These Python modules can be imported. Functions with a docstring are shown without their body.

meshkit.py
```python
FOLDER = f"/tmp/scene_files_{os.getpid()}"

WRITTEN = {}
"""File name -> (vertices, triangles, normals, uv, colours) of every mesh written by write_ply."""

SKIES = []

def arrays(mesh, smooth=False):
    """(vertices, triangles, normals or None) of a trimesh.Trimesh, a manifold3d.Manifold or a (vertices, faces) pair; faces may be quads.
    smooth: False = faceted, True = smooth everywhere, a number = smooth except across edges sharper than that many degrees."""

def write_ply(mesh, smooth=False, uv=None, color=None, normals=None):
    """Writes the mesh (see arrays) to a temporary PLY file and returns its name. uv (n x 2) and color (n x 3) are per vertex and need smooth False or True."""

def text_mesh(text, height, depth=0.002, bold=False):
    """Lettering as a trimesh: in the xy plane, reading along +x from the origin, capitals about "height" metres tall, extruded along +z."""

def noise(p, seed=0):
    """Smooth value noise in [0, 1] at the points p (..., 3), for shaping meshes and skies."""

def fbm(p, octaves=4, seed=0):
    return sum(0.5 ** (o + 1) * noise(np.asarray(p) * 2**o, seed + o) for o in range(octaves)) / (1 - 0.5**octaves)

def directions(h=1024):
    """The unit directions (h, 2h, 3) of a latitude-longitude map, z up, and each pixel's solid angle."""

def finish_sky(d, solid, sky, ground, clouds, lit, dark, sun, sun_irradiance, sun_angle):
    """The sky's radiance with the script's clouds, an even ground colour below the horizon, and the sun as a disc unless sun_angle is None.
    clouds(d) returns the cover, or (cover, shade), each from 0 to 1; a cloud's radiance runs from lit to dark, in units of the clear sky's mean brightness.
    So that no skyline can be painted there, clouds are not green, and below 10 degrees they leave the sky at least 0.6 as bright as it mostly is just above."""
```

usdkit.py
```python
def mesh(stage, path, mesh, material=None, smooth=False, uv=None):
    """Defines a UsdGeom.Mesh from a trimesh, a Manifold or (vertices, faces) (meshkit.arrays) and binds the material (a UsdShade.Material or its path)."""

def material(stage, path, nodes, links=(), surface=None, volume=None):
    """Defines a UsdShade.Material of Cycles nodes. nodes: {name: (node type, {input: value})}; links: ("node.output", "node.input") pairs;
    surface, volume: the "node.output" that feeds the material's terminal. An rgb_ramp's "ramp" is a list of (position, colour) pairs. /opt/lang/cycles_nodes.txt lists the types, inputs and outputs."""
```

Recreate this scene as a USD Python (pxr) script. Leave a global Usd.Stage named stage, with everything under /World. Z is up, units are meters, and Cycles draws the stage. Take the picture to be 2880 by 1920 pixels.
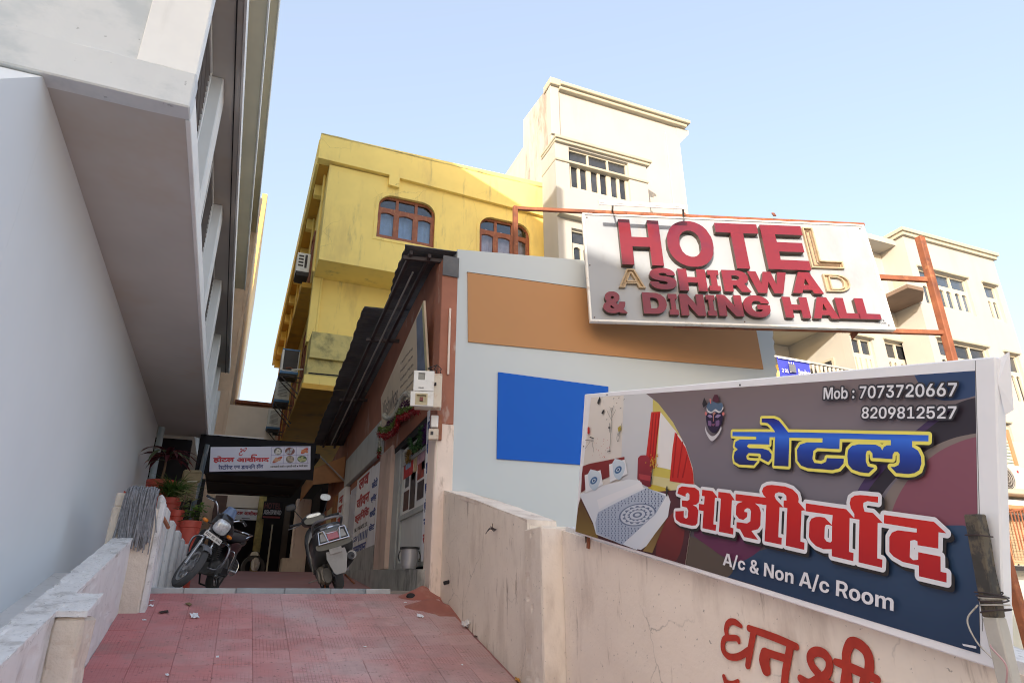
import math, glob, random
import numpy as np, trimesh, shapely, usdkit
from shapely import affinity
from shapely.geometry import Polygon, LineString, Point, MultiPolygon, box as sbox
from shapely.ops import unary_union
from PIL import Image, ImageDraw, ImageFont
from pxr import Usd, UsdGeom, UsdLux, UsdShade, Gf, Sdf
from meshkit import fbm, noise

stage = Usd.Stage.CreateInMemory()
UsdGeom.SetStageUpAxis(stage, UsdGeom.Tokens.z)
UsdGeom.SetStageMetersPerUnit(stage, 1.0)
world = UsdGeom.Xform.Define(stage, '/World')
stage.SetDefaultPrim(world.GetPrim())
UsdGeom.Scope.Define(stage, '/World/Looks')
rng = random.Random(7)

# ------------------------------------------------------------------ camera
EYE = np.array([0, 0, 1.75])
F = 1862.4
PITCH, YAW, ROLL = math.radians(21.87), math.radians(22.495), math.radians(-.3155)
cf = np.array([math.sin(YAW) * math.cos(PITCH), math.cos(YAW) * math.cos(PITCH), math.sin(PITCH)])
cr = np.array([math.cos(YAW), -math.sin(YAW), 0.])
cu = np.cross(cr, cf)
cr, cu = math.cos(ROLL) * cr + math.sin(ROLL) * cu, -math.sin(ROLL) * cr + math.cos(ROLL) * cu
cam = UsdGeom.Camera.Define(stage, '/World/camera')
m = Gf.Matrix4d(1)
for i, v in enumerate((cr, cu, -cf, EYE)):
    m.SetRow3(i, Gf.Vec3d(*map(float, v)))
cam.AddTransformOp().Set(m)
cam.CreateHorizontalApertureAttr(36.0)
cam.CreateVerticalApertureAttr(24.0)
cam.CreateFocalLengthAttr(F / 2880 * 36)
cam.CreateClippingRangeAttr(Gf.Vec2f(.05, 2000))
cam.CreateExposureAttr(EXPOSURE := 1.75)

# ------------------------------------------------------------------ light
SUN_AZ, SUN_EL = math.radians(180 + 38), math.radians(15)      # azimuth measured from +y towards +x
sd = np.array([math.sin(SUN_AZ) * math.cos(SUN_EL), math.cos(SUN_AZ) * math.cos(SUN_EL), math.sin(SUN_EL)])
dome = UsdLux.DomeLight.Define(stage, '/World/sky')
dome.GetPrim().SetCustomDataByKey('kind', 'structure')
skymat = usdkit.material(stage, '/World/Looks/sky_air', {
    "sky": ("sky_texture", {"sky_type": "single_scattering", "sun_disc": False, "sun_elevation": SUN_EL, "sun_rotation": SUN_AZ % (2 * math.pi),
                            "altitude": 300.0, "air_density": 1.3, "aerosol_density": 4.0, "ozone_density": 1.3}),
    "warm": ("mix_color", {"blend_type": "multiply", "fac": 1.0, "b": (1.0, .945, .92), "use_clamp_result": False}),
    "veil": ("mix_color", {"blend_type": "mix", "fac": .52, "b": (1.48, 1.67, 2.10), "use_clamp_result": False}),      # thin high haze over the whole sky
    "bg": ("background_shader", {"strength": .15})}, [("sky.color", "warm.a"), ("warm.result", "veil.a"), ("veil.result", "bg.color")], surface="bg.background")
UsdShade.MaterialBindingAPI.Apply(dome.GetPrim()).Bind(skymat)
sun = UsdLux.DistantLight.Define(stage, '/World/sun')
sun.CreateNormalizeAttr(True)
sun.CreateIntensityAttr(0.5)
sun.CreateAngleAttr(.5)
sun.CreateColorAttr(Gf.Vec3f(1.0, .92, .80))
zx = sd; xx = np.cross([0, 0, 1.], zx); xx /= np.linalg.norm(xx); yx = np.cross(zx, xx)
m = Gf.Matrix4d(1)
for i, v in enumerate((xx, yx, zx)):
    m.SetRow3(i, Gf.Vec3d(*map(float, v)))
sun.AddTransformOp().Set(m)

# ------------------------------------------------------------------ helpers
def ray(x, y):
    return cf * F + cr * (x - 1440) - cu * (y - 960)
def P(x, y, X=None, Y=None, Z=None):
    """Where the line of sight through a point of the photograph (2880 wide) meets a plane of the place."""
    d = ray(x, y)
    if X is not None: return EYE + d * (X / d[0])
    if Y is not None: return EYE + d * (Y / d[1])
    return EYE + d * ((Z - EYE[2]) / d[2])

class Frame:
    """A flat thing's own axes: u along it, v up it, n out of its face."""
    def __init__(s, o, u, n):
        s.o = np.asarray(o, float); s.u = np.asarray(u, float) / np.linalg.norm(u)
        n = np.asarray(n, float); n = n - s.u * (n @ s.u); s.n = n / np.linalg.norm(n); s.v = np.cross(s.n, s.u)
    def px(s, x, y, off=0.):
        d = ray(x, y); o = s.o + s.n * off
        q = EYE + d * (((o - EYE) @ s.n) / (d @ s.n)) - s.o
        return np.array([q @ s.u, q @ s.v])
    def pxs(s, pts, off=0.): return [tuple(s.px(x, y, off)) for x, y in pts]
    def matrix(s):
        m = Gf.Matrix4d(1)
        for i, v in enumerate((s.u, s.v, s.n, s.o)): m.SetRow3(i, Gf.Vec3d(*map(float, v)))
        return m

used = {}
def free(parent, name):
    k = f'{parent}/{name}'; n = used.get(k, 0); used[k] = n + 1
    return k if n == 0 else f'{k}_{n:03d}'
def keys(prim, **kw):
    for k, v in kw.items():
        if v is not None: prim.SetCustomDataByKey(k, v)
    return prim
def thing(name, label, cat, loc=(0, 0, 0), frame=None, rz=0, group=None, mtx=None):
    x = UsdGeom.Xform.Define(stage, free('/World', name))
    if mtx is not None: x.AddTransformOp().Set(mtx)
    elif frame is not None: x.AddTransformOp().Set(frame.matrix())
    elif any(loc) or rz:
        x.AddTranslateOp().Set(Gf.Vec3d(*map(float, loc)))
        if rz: x.AddRotateZOp().Set(float(rz))
    return keys(x.GetPrim(), label=label, category=cat, group=group)
def structure(name): return keys(UsdGeom.Xform.Define(stage, free('/World', name)).GetPrim(), kind='structure')
def part(parent, name, mesh, mat, smooth=False, label=None, kind=None):
    p = usdkit.mesh(stage, free(str(parent.GetPath()), name), mesh, mat, smooth).GetPrim()
    return keys(p, label=label, kind=kind)
def solo(name, mesh, mat, label=None, cat=None, group=None, kind=None, smooth=False):
    p = usdkit.mesh(stage, free('/World', name), mesh, mat, smooth).GetPrim()
    return keys(p, label=label, category=cat, group=group, kind=kind)
def copy_of(root, loc, label, rz=0, group=None, name=None):
    was = root.GetCustomData()
    x = UsdGeom.Xform.Define(stage, free('/World', name or root.GetName().rstrip('0123456789_')))
    x.GetPrim().GetReferences().AddInternalReference(root.GetPath())
    x.ClearXformOpOrder()
    x.AddTranslateOp(opSuffix='at').Set(Gf.Vec3d(*map(float, loc)))
    if rz: x.AddRotateZOp(opSuffix='turn').Set(float(rz))
    x.GetPrim().SetInstanceable(True)
    return keys(x.GetPrim(), label=label, category=was['category'], group=group or was.get('group'))

# ---- shapes
def cat(*ms):
    ms = [x for y in ms for x in (y if isinstance(y, (list, tuple)) else [y])]
    return trimesh.util.concatenate(ms)
def hull(pts): return trimesh.convex.convex_hull(np.asarray(pts, float))
def bx(x0, x1, y0, y1, z0, z1, b=0.):
    x0, x1 = sorted((x0, x1)); y0, y1 = sorted((y0, y1)); z0, z1 = sorted((z0, z1))
    if b <= 0:
        return trimesh.creation.box(bounds=[[x0, y0, z0], [x1, y1, z1]])
    b = min(b, (x1 - x0) * .45, (y1 - y0) * .45, (z1 - z0) * .45)
    pts = []
    for x, sx in ((x0, 1), (x1, -1)):
        for y, sy in ((y0, 1), (y1, -1)):
            for z, sz in ((z0, 1), (z1, -1)):
                pts += [(x, y + sy * b, z + sz * b), (x + sx * b, y, z + sz * b), (x + sx * b, y + sy * b, z)]
    return hull(pts)
def fine(mesh, edge):
    v, f = trimesh.remesh.subdivide_to_size(mesh.vertices, mesh.faces, edge, max_iter=12)
    t = trimesh.Trimesh(v, f, process=True); t.merge_vertices(); return t
def rough(mesh, edge=.05, amp=.006, scale=6, seed=0, drop=0.):
    t = fine(mesh, edge)
    n = t.vertex_normals
    a = fbm(t.vertices * scale, 3, seed) - .5
    a2 = noise(t.vertices * scale * 2.3, seed + 5)
    t.vertices = t.vertices + n * (amp * 2 * a)[:, None] - n * (drop * np.clip(a2 - .62, 0, 1))[:, None]
    return t
def ext(poly, depth, axes='uv', at=0.):
    """Extrudes a flat shape. axes 'uv': in xy, up z; 'xz': a wall facing -y, growing to +y; 'yz': a wall facing -x, growing to +x."""
    polys = list(poly.geoms) if hasattr(poly, 'geoms') else [poly]
    ms = [trimesh.creation.extrude_polygon(p, depth, engine='earcut') for p in polys if getattr(p, 'area', 0) > 1e-9]
    t = cat(ms); v = t.vertices.copy()
    if axes == 'xz':
        t.vertices = np.c_[v[:, 0], at + v[:, 2], v[:, 1]]; t.invert()
    elif axes == 'yz':
        t.vertices = np.c_[at + v[:, 2], v[:, 0], v[:, 1]]
    else:
        t.vertices = v + [0, 0, at]
    return t
def tube(path, r, n=8, closed=False, caps=True):
    p = np.asarray(path, float); r = np.broadcast_to(np.asarray(r, float), len(p))
    d = np.gradient(p, axis=0) if not closed else np.roll(p, -1, 0) - np.roll(p, 1, 0)
    d /= np.maximum(np.linalg.norm(d, axis=1, keepdims=True), 1e-9)
    a = np.array([0, 0, 1.]) if abs(d[0][2]) < .9 else np.array([1., 0, 0])
    rings = []
    e = a - d[0] * (a @ d[0]); e /= np.linalg.norm(e)
    t = np.linspace(0, 2 * math.pi, n, endpoint=False)
    for i in range(len(p)):
        e = e - d[i] * (e @ d[i]); e /= max(np.linalg.norm(e), 1e-9); g = np.cross(d[i], e)
        rings.append(p[i] + r[i] * (np.cos(t)[:, None] * e + np.sin(t)[:, None] * g))
    v = np.vstack(rings); fs = []
    L = len(p)
    for i in range(L if closed else L - 1):
        j = (i + 1) % L
        for k in range(n):
            k2 = (k + 1) % n
            fs += [(i * n + k, i * n + k2, j * n + k2), (i * n + k, j * n + k2, j * n + k)]
    if caps and not closed:
        v = np.vstack([v, p[0], p[-1]]); c0, c1 = len(v) - 2, len(v) - 1
        for k in range(n):
            k2 = (k + 1) % n
            fs += [(c0, k2, k), (c1, (L - 1) * n + k, (L - 1) * n + k2)]
    return trimesh.Trimesh(v, np.array(fs), process=False)
def bar(a, b, w, h=None, up=(0, 0, 1), bev=.1):
    """A square bar from a to b."""
    a, b = np.asarray(a, float), np.asarray(b, float); h = h or w
    d = b - a; L = np.linalg.norm(d); d /= L; up = np.asarray(up, float)
    if abs(d @ up) > .95: up = np.array([0, 1., 0])
    s = np.cross(d, up); s /= np.linalg.norm(s); u = np.cross(s, d)
    t = bx(-w / 2, w / 2, 0, L, -h / 2, h / 2, min(w, h) * bev)
    t.vertices = a + t.vertices @ np.array([s, d, u])
    return t
def lathe(prof, n=24, at=(0, 0, 0)):
    prof = np.asarray(prof, float); t = np.linspace(0, 2 * math.pi, n, endpoint=False)
    v = np.vstack([np.c_[r * np.cos(t), r * np.sin(t), np.full(n, z)] for r, z in prof]); fs = []
    for i in range(len(prof) - 1):
        for k in range(n):
            k2 = (k + 1) % n
            fs += [(i * n + k, i * n + k2, (i + 1) * n + k2), (i * n + k, (i + 1) * n + k2, (i + 1) * n + k)]
    tm = trimesh.Trimesh(v + np.asarray(at), np.array(fs), process=False); return tm
def turn(mesh, axis, deg, about=(0, 0, 0)):
    t = mesh.copy(); t.apply_transform(trimesh.transformations.rotation_matrix(math.radians(deg), axis, about)); return t
def move(mesh, d): t = mesh.copy(); t.apply_translation(d); return t
def curve(pts, n=6):
    """A smooth line through points (Catmull-Rom)."""
    p = np.asarray(pts, float); q = np.vstack([2 * p[0] - p[1], p, 2 * p[-1] - p[-2]]); out = []
    for i in range(1, len(q) - 2):
        for t in np.linspace(0, 1, n, endpoint=False):
            a, b, c, d = q[i - 1], q[i], q[i + 1], q[i + 2]
            out.append(.5 * (2 * b + (c - a) * t + (2 * a - 5 * b + 4 * c - d) * t ** 2 + (3 * b - a - 3 * c + d) * t ** 3))
    out.append(p[-1]); return np.array(out)

# ---- lettering
FD = glob.glob('/opt/blender-*/*/datafiles/fonts/')[0]
fonts = {}
def font(kind, w=700):
    k = (kind, w)
    if k not in fonts:
        f = ImageFont.truetype(FD + {'latin': 'Inter.woff2', 'hindi': 'NotoSansDevanagari-Regular.woff2'}[kind], 150)
        if kind == 'latin': f.set_variation_by_axes([32, w])
        fonts[k] = f
    return fonts[k]
def raster_poly(on, s=1., simp=.9):
    on = np.pad(on, ((0, 0), (1, 1))).astype(np.int8)
    rows, st = np.nonzero(np.diff(on, axis=1) == 1); en = np.nonzero(np.diff(on, axis=1) == -1)[1]
    g = unary_union(shapely.box(st, -rows - 1., en, -rows * 1.)).buffer(1.1).buffer(-1.1).simplify(simp)
    return g
def text(t, kind='latin', w=700, stroke=0, simp=.9):
    """Flat lettering as a shape; a consonant in {} is its half form."""
    f = font(kind, w); x = 0; out = []
    i = 0
    segs = []
    while i < len(t):
        if t[i] == '{': j = t.index('}', i); segs.append((t[i + 1:j], True)); i = j + 1
        else:
            j = t.find('{', i); j = len(t) if j < 0 else j
            segs.append((t[i:j], False)); i = j
    for s, half in segs:
        x0, y0, x1, y1 = f.getbbox(s, anchor='ls', stroke_width=stroke)
        im = Image.new('L', (x1 - x0 + 8, y1 - y0 + 8)); ImageDraw.Draw(im).text((4 - x0, 4 - y0), s, 255, f, anchor='ls', stroke_width=stroke)
        g = affinity.translate(raster_poly(np.asarray(im) > 127, simp=simp), x0 - 4, -(y0 - 4))
        adv = f.getlength(s)
        if half:
            adv *= .70; g = g.intersection(sbox(-50, -400, adv + 4, 400))
        out.append(affinity.translate(g, x, 0)); x += adv
    return unary_union(out)
def fit(g, u0, v0, u1, v1):
    a, b, c, d = g.bounds
    return affinity.affine_transform(g, [(u1 - u0) / (c - a), 0, 0, (v1 - v0) / (d - b), u0 - a * (u1 - u0) / (c - a), v0 - b * (v1 - v0) / (d - b)])
def warp(g, fn):
    return shapely.transform(shapely.segmentize(g, g.length / 400), lambda a: np.array([fn(x, y) for x, y in a]))
def quadfit(g, bl, br, tr, tl):
    """Lettering laid into a four-cornered field."""
    a, b, c, d = g.bounds; bl, br, tr, tl = map(np.asarray, (bl, br, tr, tl))
    def fn(x, y):
        s, t = (x - a) / (c - a), (y - b) / (d - b)
        return (1 - s) * (1 - t) * bl + s * (1 - t) * br + s * t * tr + (1 - s) * t * tl
    return warp(g, fn)

# ---- materials
def mat(name, col, rough=.6, var=.12, sc=1.5, bump=.2, bs=50., bd=.004, dirt=None, da=.5, ds=(1, 1, 1), dlo=.5, dhi=.7, dirt2=None, da2=.5, ds2=(4, 4, .4), dlo2=.52, dhi2=.7,
        metal=0., spec=.5, coat=0., rand=0., trans=0., emit=0., alpha=None, crack=None, speck=None):
    n = {"tc": ("texture_coordinate", {}), "n1": ("noise_texture", {"scale": sc, "detail": 6.0, "roughness": .62}),
         "r1": ("map_range", {"from_min": .28, "from_max": .72, "to_min": 1 - var, "to_max": 1 + var}),
         "c1": ("mix_color", {"blend_type": "multiply", "fac": 1.0, "a": col, "use_clamp_result": False}),
         "p": ("principled_bsdf", {"roughness": rough, "metallic": metal, "specular_ior_level": spec, "coat_weight": coat, "transmission_weight": trans})}
    l = [("tc.object", "n1.vector"), ("n1.fac", "r1.value"), ("r1.result", "c1.b")]
    last = "c1.result"
    for i, (d, a, s, lo, hi) in enumerate(((dirt, da, ds, dlo, dhi), (dirt2, da2, ds2, dlo2, dhi2))):
        if d is None: continue
        n[f"m{i}"] = ("mapping", {"scale": s, "location": (3.1 * i, 1.7, .3)}); n[f"d{i}"] = ("noise_texture", {"scale": 1.0, "detail": 8.0, "roughness": .65})
        n[f"k{i}"] = ("map_range", {"from_min": lo, "from_max": hi, "to_min": 0., "to_max": a, "clamp": True, "range_type": "smoothstep"})
        n[f"x{i}"] = ("mix_color", {"blend_type": "mix", "b": d})
        l += [("tc.object", f"m{i}.vector"), (f"m{i}.vector", f"d{i}.vector"), (f"d{i}.fac", f"k{i}.value"), (f"k{i}.result", f"x{i}.fac"), (last, f"x{i}.a")]
        last = f"x{i}.result"
    if crack:
        sc_, w_, a_ = crack
        n["cn"] = ("noise_texture", {"scale": sc_ * 2.2, "detail": 5.0, "roughness": .6}); n["cm"] = ("mix_vector", {"fac": .22}); n["cv"] = ("voronoi_texture", {"feature": "distance_to_edge", "scale": sc_})
        n["ck"] = ("map_range", {"from_min": 0., "from_max": w_, "to_min": a_, "to_max": 0., "clamp": True}); n["cz"] = ("noise_texture", {"scale": sc_ * .8, "detail": 3.0}); n["cq"] = ("map_range", {"from_min": .50, "from_max": .60, "clamp": True})
        n["ct"] = ("math", {"math_type": "multiply"}); n["cx"] = ("mix_color", {"b": tuple(.38 * q for q in col)})
        l += [("tc.object", "cn.vector"), ("tc.object", "cm.a"), ("cn.color", "cm.b"), ("cm.result", "cv.vector"), ("cv.distance", "ck.value"), ("tc.object", "cz.vector"), ("cz.fac", "cq.value"), ("ck.result", "ct.value1"), ("cq.result", "ct.value2"), ("ct.value", "cx.fac"), (last, "cx.a")]; last = "cx.result"
    if speck:
        sc_, lo_, a_ = speck
        n["sn"] = ("noise_texture", {"scale": sc_, "detail": 3.0, "roughness": .55}); n["sk"] = ("map_range", {"from_min": lo_, "from_max": lo_ + .05, "to_max": a_, "clamp": True}); n["sx"] = ("mix_color", {"b": tuple(.35 * q for q in col)})
        l += [("tc.object", "sn.vector"), ("sn.fac", "sk.value"), ("sk.result", "sx.fac"), (last, "sx.a")]; last = "sx.result"
    if rand:
        n["oi"] = ("object_info", {}); n["rr"] = ("map_range", {"to_min": 1 - rand, "to_max": 1 + rand})
        n["cr"] = ("mix_color", {"blend_type": "multiply", "fac": 1.0, "use_clamp_result": False})
        l += [("oi.random", "rr.value"), (last, "cr.a"), ("rr.result", "cr.b")]; last = "cr.result"
    l.append((last, "p.base_color"))
    if bump:
        n["nb"] = ("noise_texture", {"scale": bs, "detail": 5.0, "roughness": .6}); n["b"] = ("bump", {"strength": bump, "distance": bd})
        l += [("tc.object", "nb.vector"), ("nb.fac", "b.height"), ("b.normal", "p.normal")]
    if emit:
        n["p"][1]["emission_strength"] = emit; n["p"][1]["emission_color"] = col
    return usdkit.material(stage, '/World/Looks/' + name, n, l, surface="p.BSDF")
def flat(name, col, rough=.5, metal=0., spec=.5, coat=0., var=.05):
    return mat(name, col, rough, var, 4., 0, metal=metal, spec=spec, coat=coat)
def graded(name, stops, axis, lo, hi, rough=.45, var=.03):
    """Print that changes colour along one of the sheet's own axes."""
    n = {"tc": ("texture_coordinate", {}), "s": ("separate_xyz", {}), "r": ("map_range", {"from_min": lo, "from_max": hi, "clamp": True}),
         "g": ("rgb_ramp", {"ramp": stops}), "p": ("principled_bsdf", {"roughness": rough})}
    return usdkit.material(stage, '/World/Looks/' + name, n, [("tc.object", "s.vector"), (f"s.{axis}", "r.value"), ("r.result", "g.fac"), ("g.color", "p.base_color")], surface="p.BSDF")
def glass(name, tint=(.9, .95, 1.), rough=.02):
    n = {"t": ("transparent_bsdf", {"color": tint}), "g": ("glossy_bsdf", {"roughness": rough, "color": (1, 1, 1)}), "f": ("fresnel", {"IOR": 1.5}), "m": ("mix_closure", {})}
    return usdkit.material(stage, '/World/Looks/' + name, n, [("f.fac", "m.fac"), ("t.BSDF", "m.closure1"), ("g.BSDF", "m.closure2")], surface="m.closure")
def leafmat(name, col, tr=.35):
    n = {"oi": ("geometry", {}), "r": ("map_range", {"to_min": .6, "to_max": 1.35}), "c": ("mix_color", {"blend_type": "multiply", "fac": 1.0, "a": col, "use_clamp_result": False}),
         "d": ("principled_bsdf", {"roughness": .45}), "t": ("translucent_bsdf", {}), "m": ("mix_closure", {"fac": tr})}
    return usdkit.material(stage, '/World/Looks/' + name, n, [("oi.random_per_island", "r.value"), ("r.result", "c.b"), ("c.result", "d.base_color"), ("c.result", "t.color"), ("d.BSDF", "m.closure1"), ("t.BSDF", "m.closure2")], surface="m.closure")
# ------------------------------------------------------------------ materials of the place
GREY = (.40, .42, .45); 
M_left = mat('grey_white_plaster', (.53, .57, .59), .75, .07, .7, .25, 40, .006, dirt=(.42, .45, .465), da=.6, ds=(1.2, 1.2, .25), dirt2=(.74, .75, .75), da2=.6, ds2=(.5, .5, .7), dlo2=.5, dhi2=.6, crack=(.55, .004, .7), speck=(16, .70, .5))
M_leftwall = mat('plain_grey_paint', (.73, .755, .775), .8, .035, .5, .05, 60, .002)
M_soffit = mat('brownish_soffit_plaster', (.53, .51, .48), .85, .10, .6, .12, 40, .004, dirt=(.50, .40, .31), da=.5, ds=(.5, .5, .5))
M_white = mat('white_trim_paint', (.82, .82, .80), .6, .05, 2., .12, 50, .003, dirt=(.45, .44, .42), da=.3, ds=(2, 2, .4))
M_creamtrim = mat('cream_slab_paint', (.72, .655, .50), .7, .08, 1., .1, 40, .004)
M_yellow = mat('yellow_wall_paint', (.90, .69, .205), .75, .07, .8, .2, 45, .004, dirt=(.68, .50, .17), da=.6, ds=(1.3, 1.3, .35), dirt2=(.42, .34, .15), da2=.65, ds2=(2.8, 2.8, .5), dlo2=.56, dhi2=.72, crack=(.9, .005, .5))
M_yellowdirty = mat('stained_yellow_plaster', (.56, .46, .17), .8, .15, 1.5, .3, 40, .006, dirt=(.16, .15, .07), da=.75, ds=(1.6, 1.6, 1.4), dlo=.48, dhi=.66)
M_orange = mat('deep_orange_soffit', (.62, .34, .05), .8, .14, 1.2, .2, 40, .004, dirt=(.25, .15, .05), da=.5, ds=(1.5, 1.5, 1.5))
M_tower = mat('cream_white_wall', (.42, .40, .365), .75, .04, .7, .12, 40, .003, dirt=(.38, .35, .29), da=.4, ds=(1.2, 1.2, .2))
M_towerside = mat('weathered_cream_wall', (.50, .46, .40), .8, .10, 1.2, .35, 40, .006, dirt=(.24, .175, .13), da=.75, ds=(1.4, 1.4, .35), dlo=.47, dhi=.66, dirt2=(.09, .07, .06), da2=.8, ds2=(2.2, 2.2, .4), dlo2=.58, dhi2=.72)
M_cornice = mat('cornice_paint', (.42, .385, .30), .7, .08, 2., .1, 40, .003, dirt=(.38, .34, .26), da=.5, ds=(2, 2, 2))
M_peach = mat('peach_flaking_wall', (.85, .63, .46), .85, .12, 1.5, .4, 30, .01, dirt=(.72, .48, .32), da=.6, ds=(1.5, 1.5, 1.2))
M_ochre = mat('ochre_side_wall', (.72, .46, .15), .85, .10, .8, .2, 30, .005, dirt=(.58, .52, .47), da=.85, ds=(.12, .12, .06), dlo=.42, dhi=.6)
M_greyfront = mat('flat_pale_grey_paint', (.53, .575, .595), .85, .025, .4, .05, 60, .002)
M_brownpanel = mat('tan_brown_panel', (.45, .225, .092), .7, .03, .6, .04, 60, .002)
M_bluepanel = mat('royal_blue_panel', (.006, .10, .50), .9, .03, .6, .04, 60, .002)
M_pane = mat('dark_window_glass', (.035, .038, .045), .08, .3, 3., 0, spec=.6, rand=.4)
M_paneblue = mat('bluish_window_glass', (.055, .075, .11), .06, .3, 2., 0, spec=.7, rand=.3)
M_wframe = mat('cream_window_wood', (.50, .46, .37), .6, .05, 4., .1, 80, .002, dirt=(.5, .42, .3), da=.4, ds=(8, 8, 3))
M_brownwood = mat('brown_window_wood', (.25, .075, .03), .5, .25, 9., .2, 80, .002, dirt=(.45, .19, .07), da=.6, ds=(14, 14, 4))
M_louvre = mat('louvre_slats', (.33, .31, .29), .6, .05, 5., 0)
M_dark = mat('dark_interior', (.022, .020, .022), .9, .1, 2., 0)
M_ground = mat('street_surface', (.30, .285, .26), .9, .2, .6, .4, 30, .01)
M_lane = mat('lane_concrete', (.30, .265, .24), .85, .2, .9, .3, 30, .006, dirt=(.26, .10, .09), da=.6, ds=(.8, .8, .8))
M_ramp2 = mat('red_brown_cement', (.38, .20, .18), .8, .12, 1.2, .2, 40, .004, dirt=(.42, .13, .115), da=.6, ds=(1.2, 1.2, 1.2))
M_rampbase = mat('red_cement_bed', (.30, .125, .115), .85, .2, 2., .3, 40, .004)
M_granite = mat('blue_grey_slate', (.30, .34, .36), .5, .2, 5., .2, 40, .003, dirt=(.10, .13, .16), da=.6, ds=(3, 3, 3))
M_granitelight = mat('pale_slab_stone', (.42, .44, .44), .6, .15, 5., .2, 40, .003, dirt=(.22, .24, .25), da=.5, ds=(4, 4, 4))
M_parapet = mat('worn_white_plaster', (.76, .74, .725), .85, .08, 3., .5, 30, .012, dirt=(.40, .37, .35), da=.65, ds=(5, 5, 3), dlo=.5, dhi=.66, dirt2=(.16, .14, .13), da2=.5, ds2=(22, 22, 9), dlo2=.60, dhi2=.70, speck=(45, .64, .6))
M_parapetinner = mat('smooth_pale_plaster', (.75, .72, .70), .8, .06, 2., .3, 40, .006, dirt=(.46, .42, .39), da=.6, ds=(3, 3, 1), dirt2=(.13, .12, .11), da2=.5, ds2=(26, 26, 9), dlo2=.62, dhi2=.70, crack=(1.5, .005, .5))
M_tan = mat('tan_rough_plaster', (.74, .64, .535), .9, .1, 3., .6, 24, .016, dirt=(.36, .28, .22), da=.4, ds=(5, 5, 2))
M_pink = mat('beige_pink_wall', (.84, .745, .645), .8, .06, 1.2, .3, 30, .008, dirt=(.58, .48, .405), da=.75, ds=(2.2, 2.2, .8), dlo=.48, dhi=.68, dirt2=(.30, .22, .16), da2=.7, ds2=(9, 9, 1.4), dlo2=.585, dhi2=.72, crack=(1.1, .006, .8), speck=(38, .68, .7))
M_pinkface = mat('greyish_beige_wall', (.80, .715, .61), .85, .07, 1.5, .35, 30, .008, dirt=(.60, .51, .42), da=.6, ds=(3, 3, 1.), dlo=.48, dhi=.66, dirt2=(.20, .125, .08), da2=.7, ds2=(10, 10, 1.5), dlo2=.585, dhi2=.70, crack=(1.3, .006, .7), speck=(30, .67, .7))

def bake(mesh, fr):
    t = mesh.copy(); v = t.vertices
    t.vertices = fr.o + v[:, :1] * fr.u + v[:, 1:2] * fr.v + v[:, 2:3] * fr.n; return t
def YF(Y, X=0., Z=0.): return Frame((X, Y, Z), (1, 0, 0), (0, -1, 0))      # faces the street
def XF(X, s=-1, Y=0., Z=0.): return Frame((X, Y, Z), (0, s, 0) if s < 0 else (0, 1, 0), (s, 0, 0))
def rounded(x0, y0, x1, y1, r, n=6, low=None):
    """A box outline with its top corners rounded."""
    p = [(x0, y0), (x1, y0)]
    for k in range(n + 1): a = math.pi / 2 * k / n; p.append((x1 - r + r * math.cos(a), y1 - r + r * math.sin(a)))
    for k in range(n + 1): a = math.pi / 2 * (1 + k / n); p.append((x0 + r + r * math.cos(a), y1 - r + r * math.sin(a)))
    return Polygon(p)
def arch(x0, y0, x1, y1, rise, n=7):
    p = [(x0, y0), (x1, y0)] + [(x1 + (x0 - x1) * k / n, y1 - rise + rise * math.sin(math.pi * k / n)) for k in range(n + 1)]
    return Polygon(p)
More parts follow.
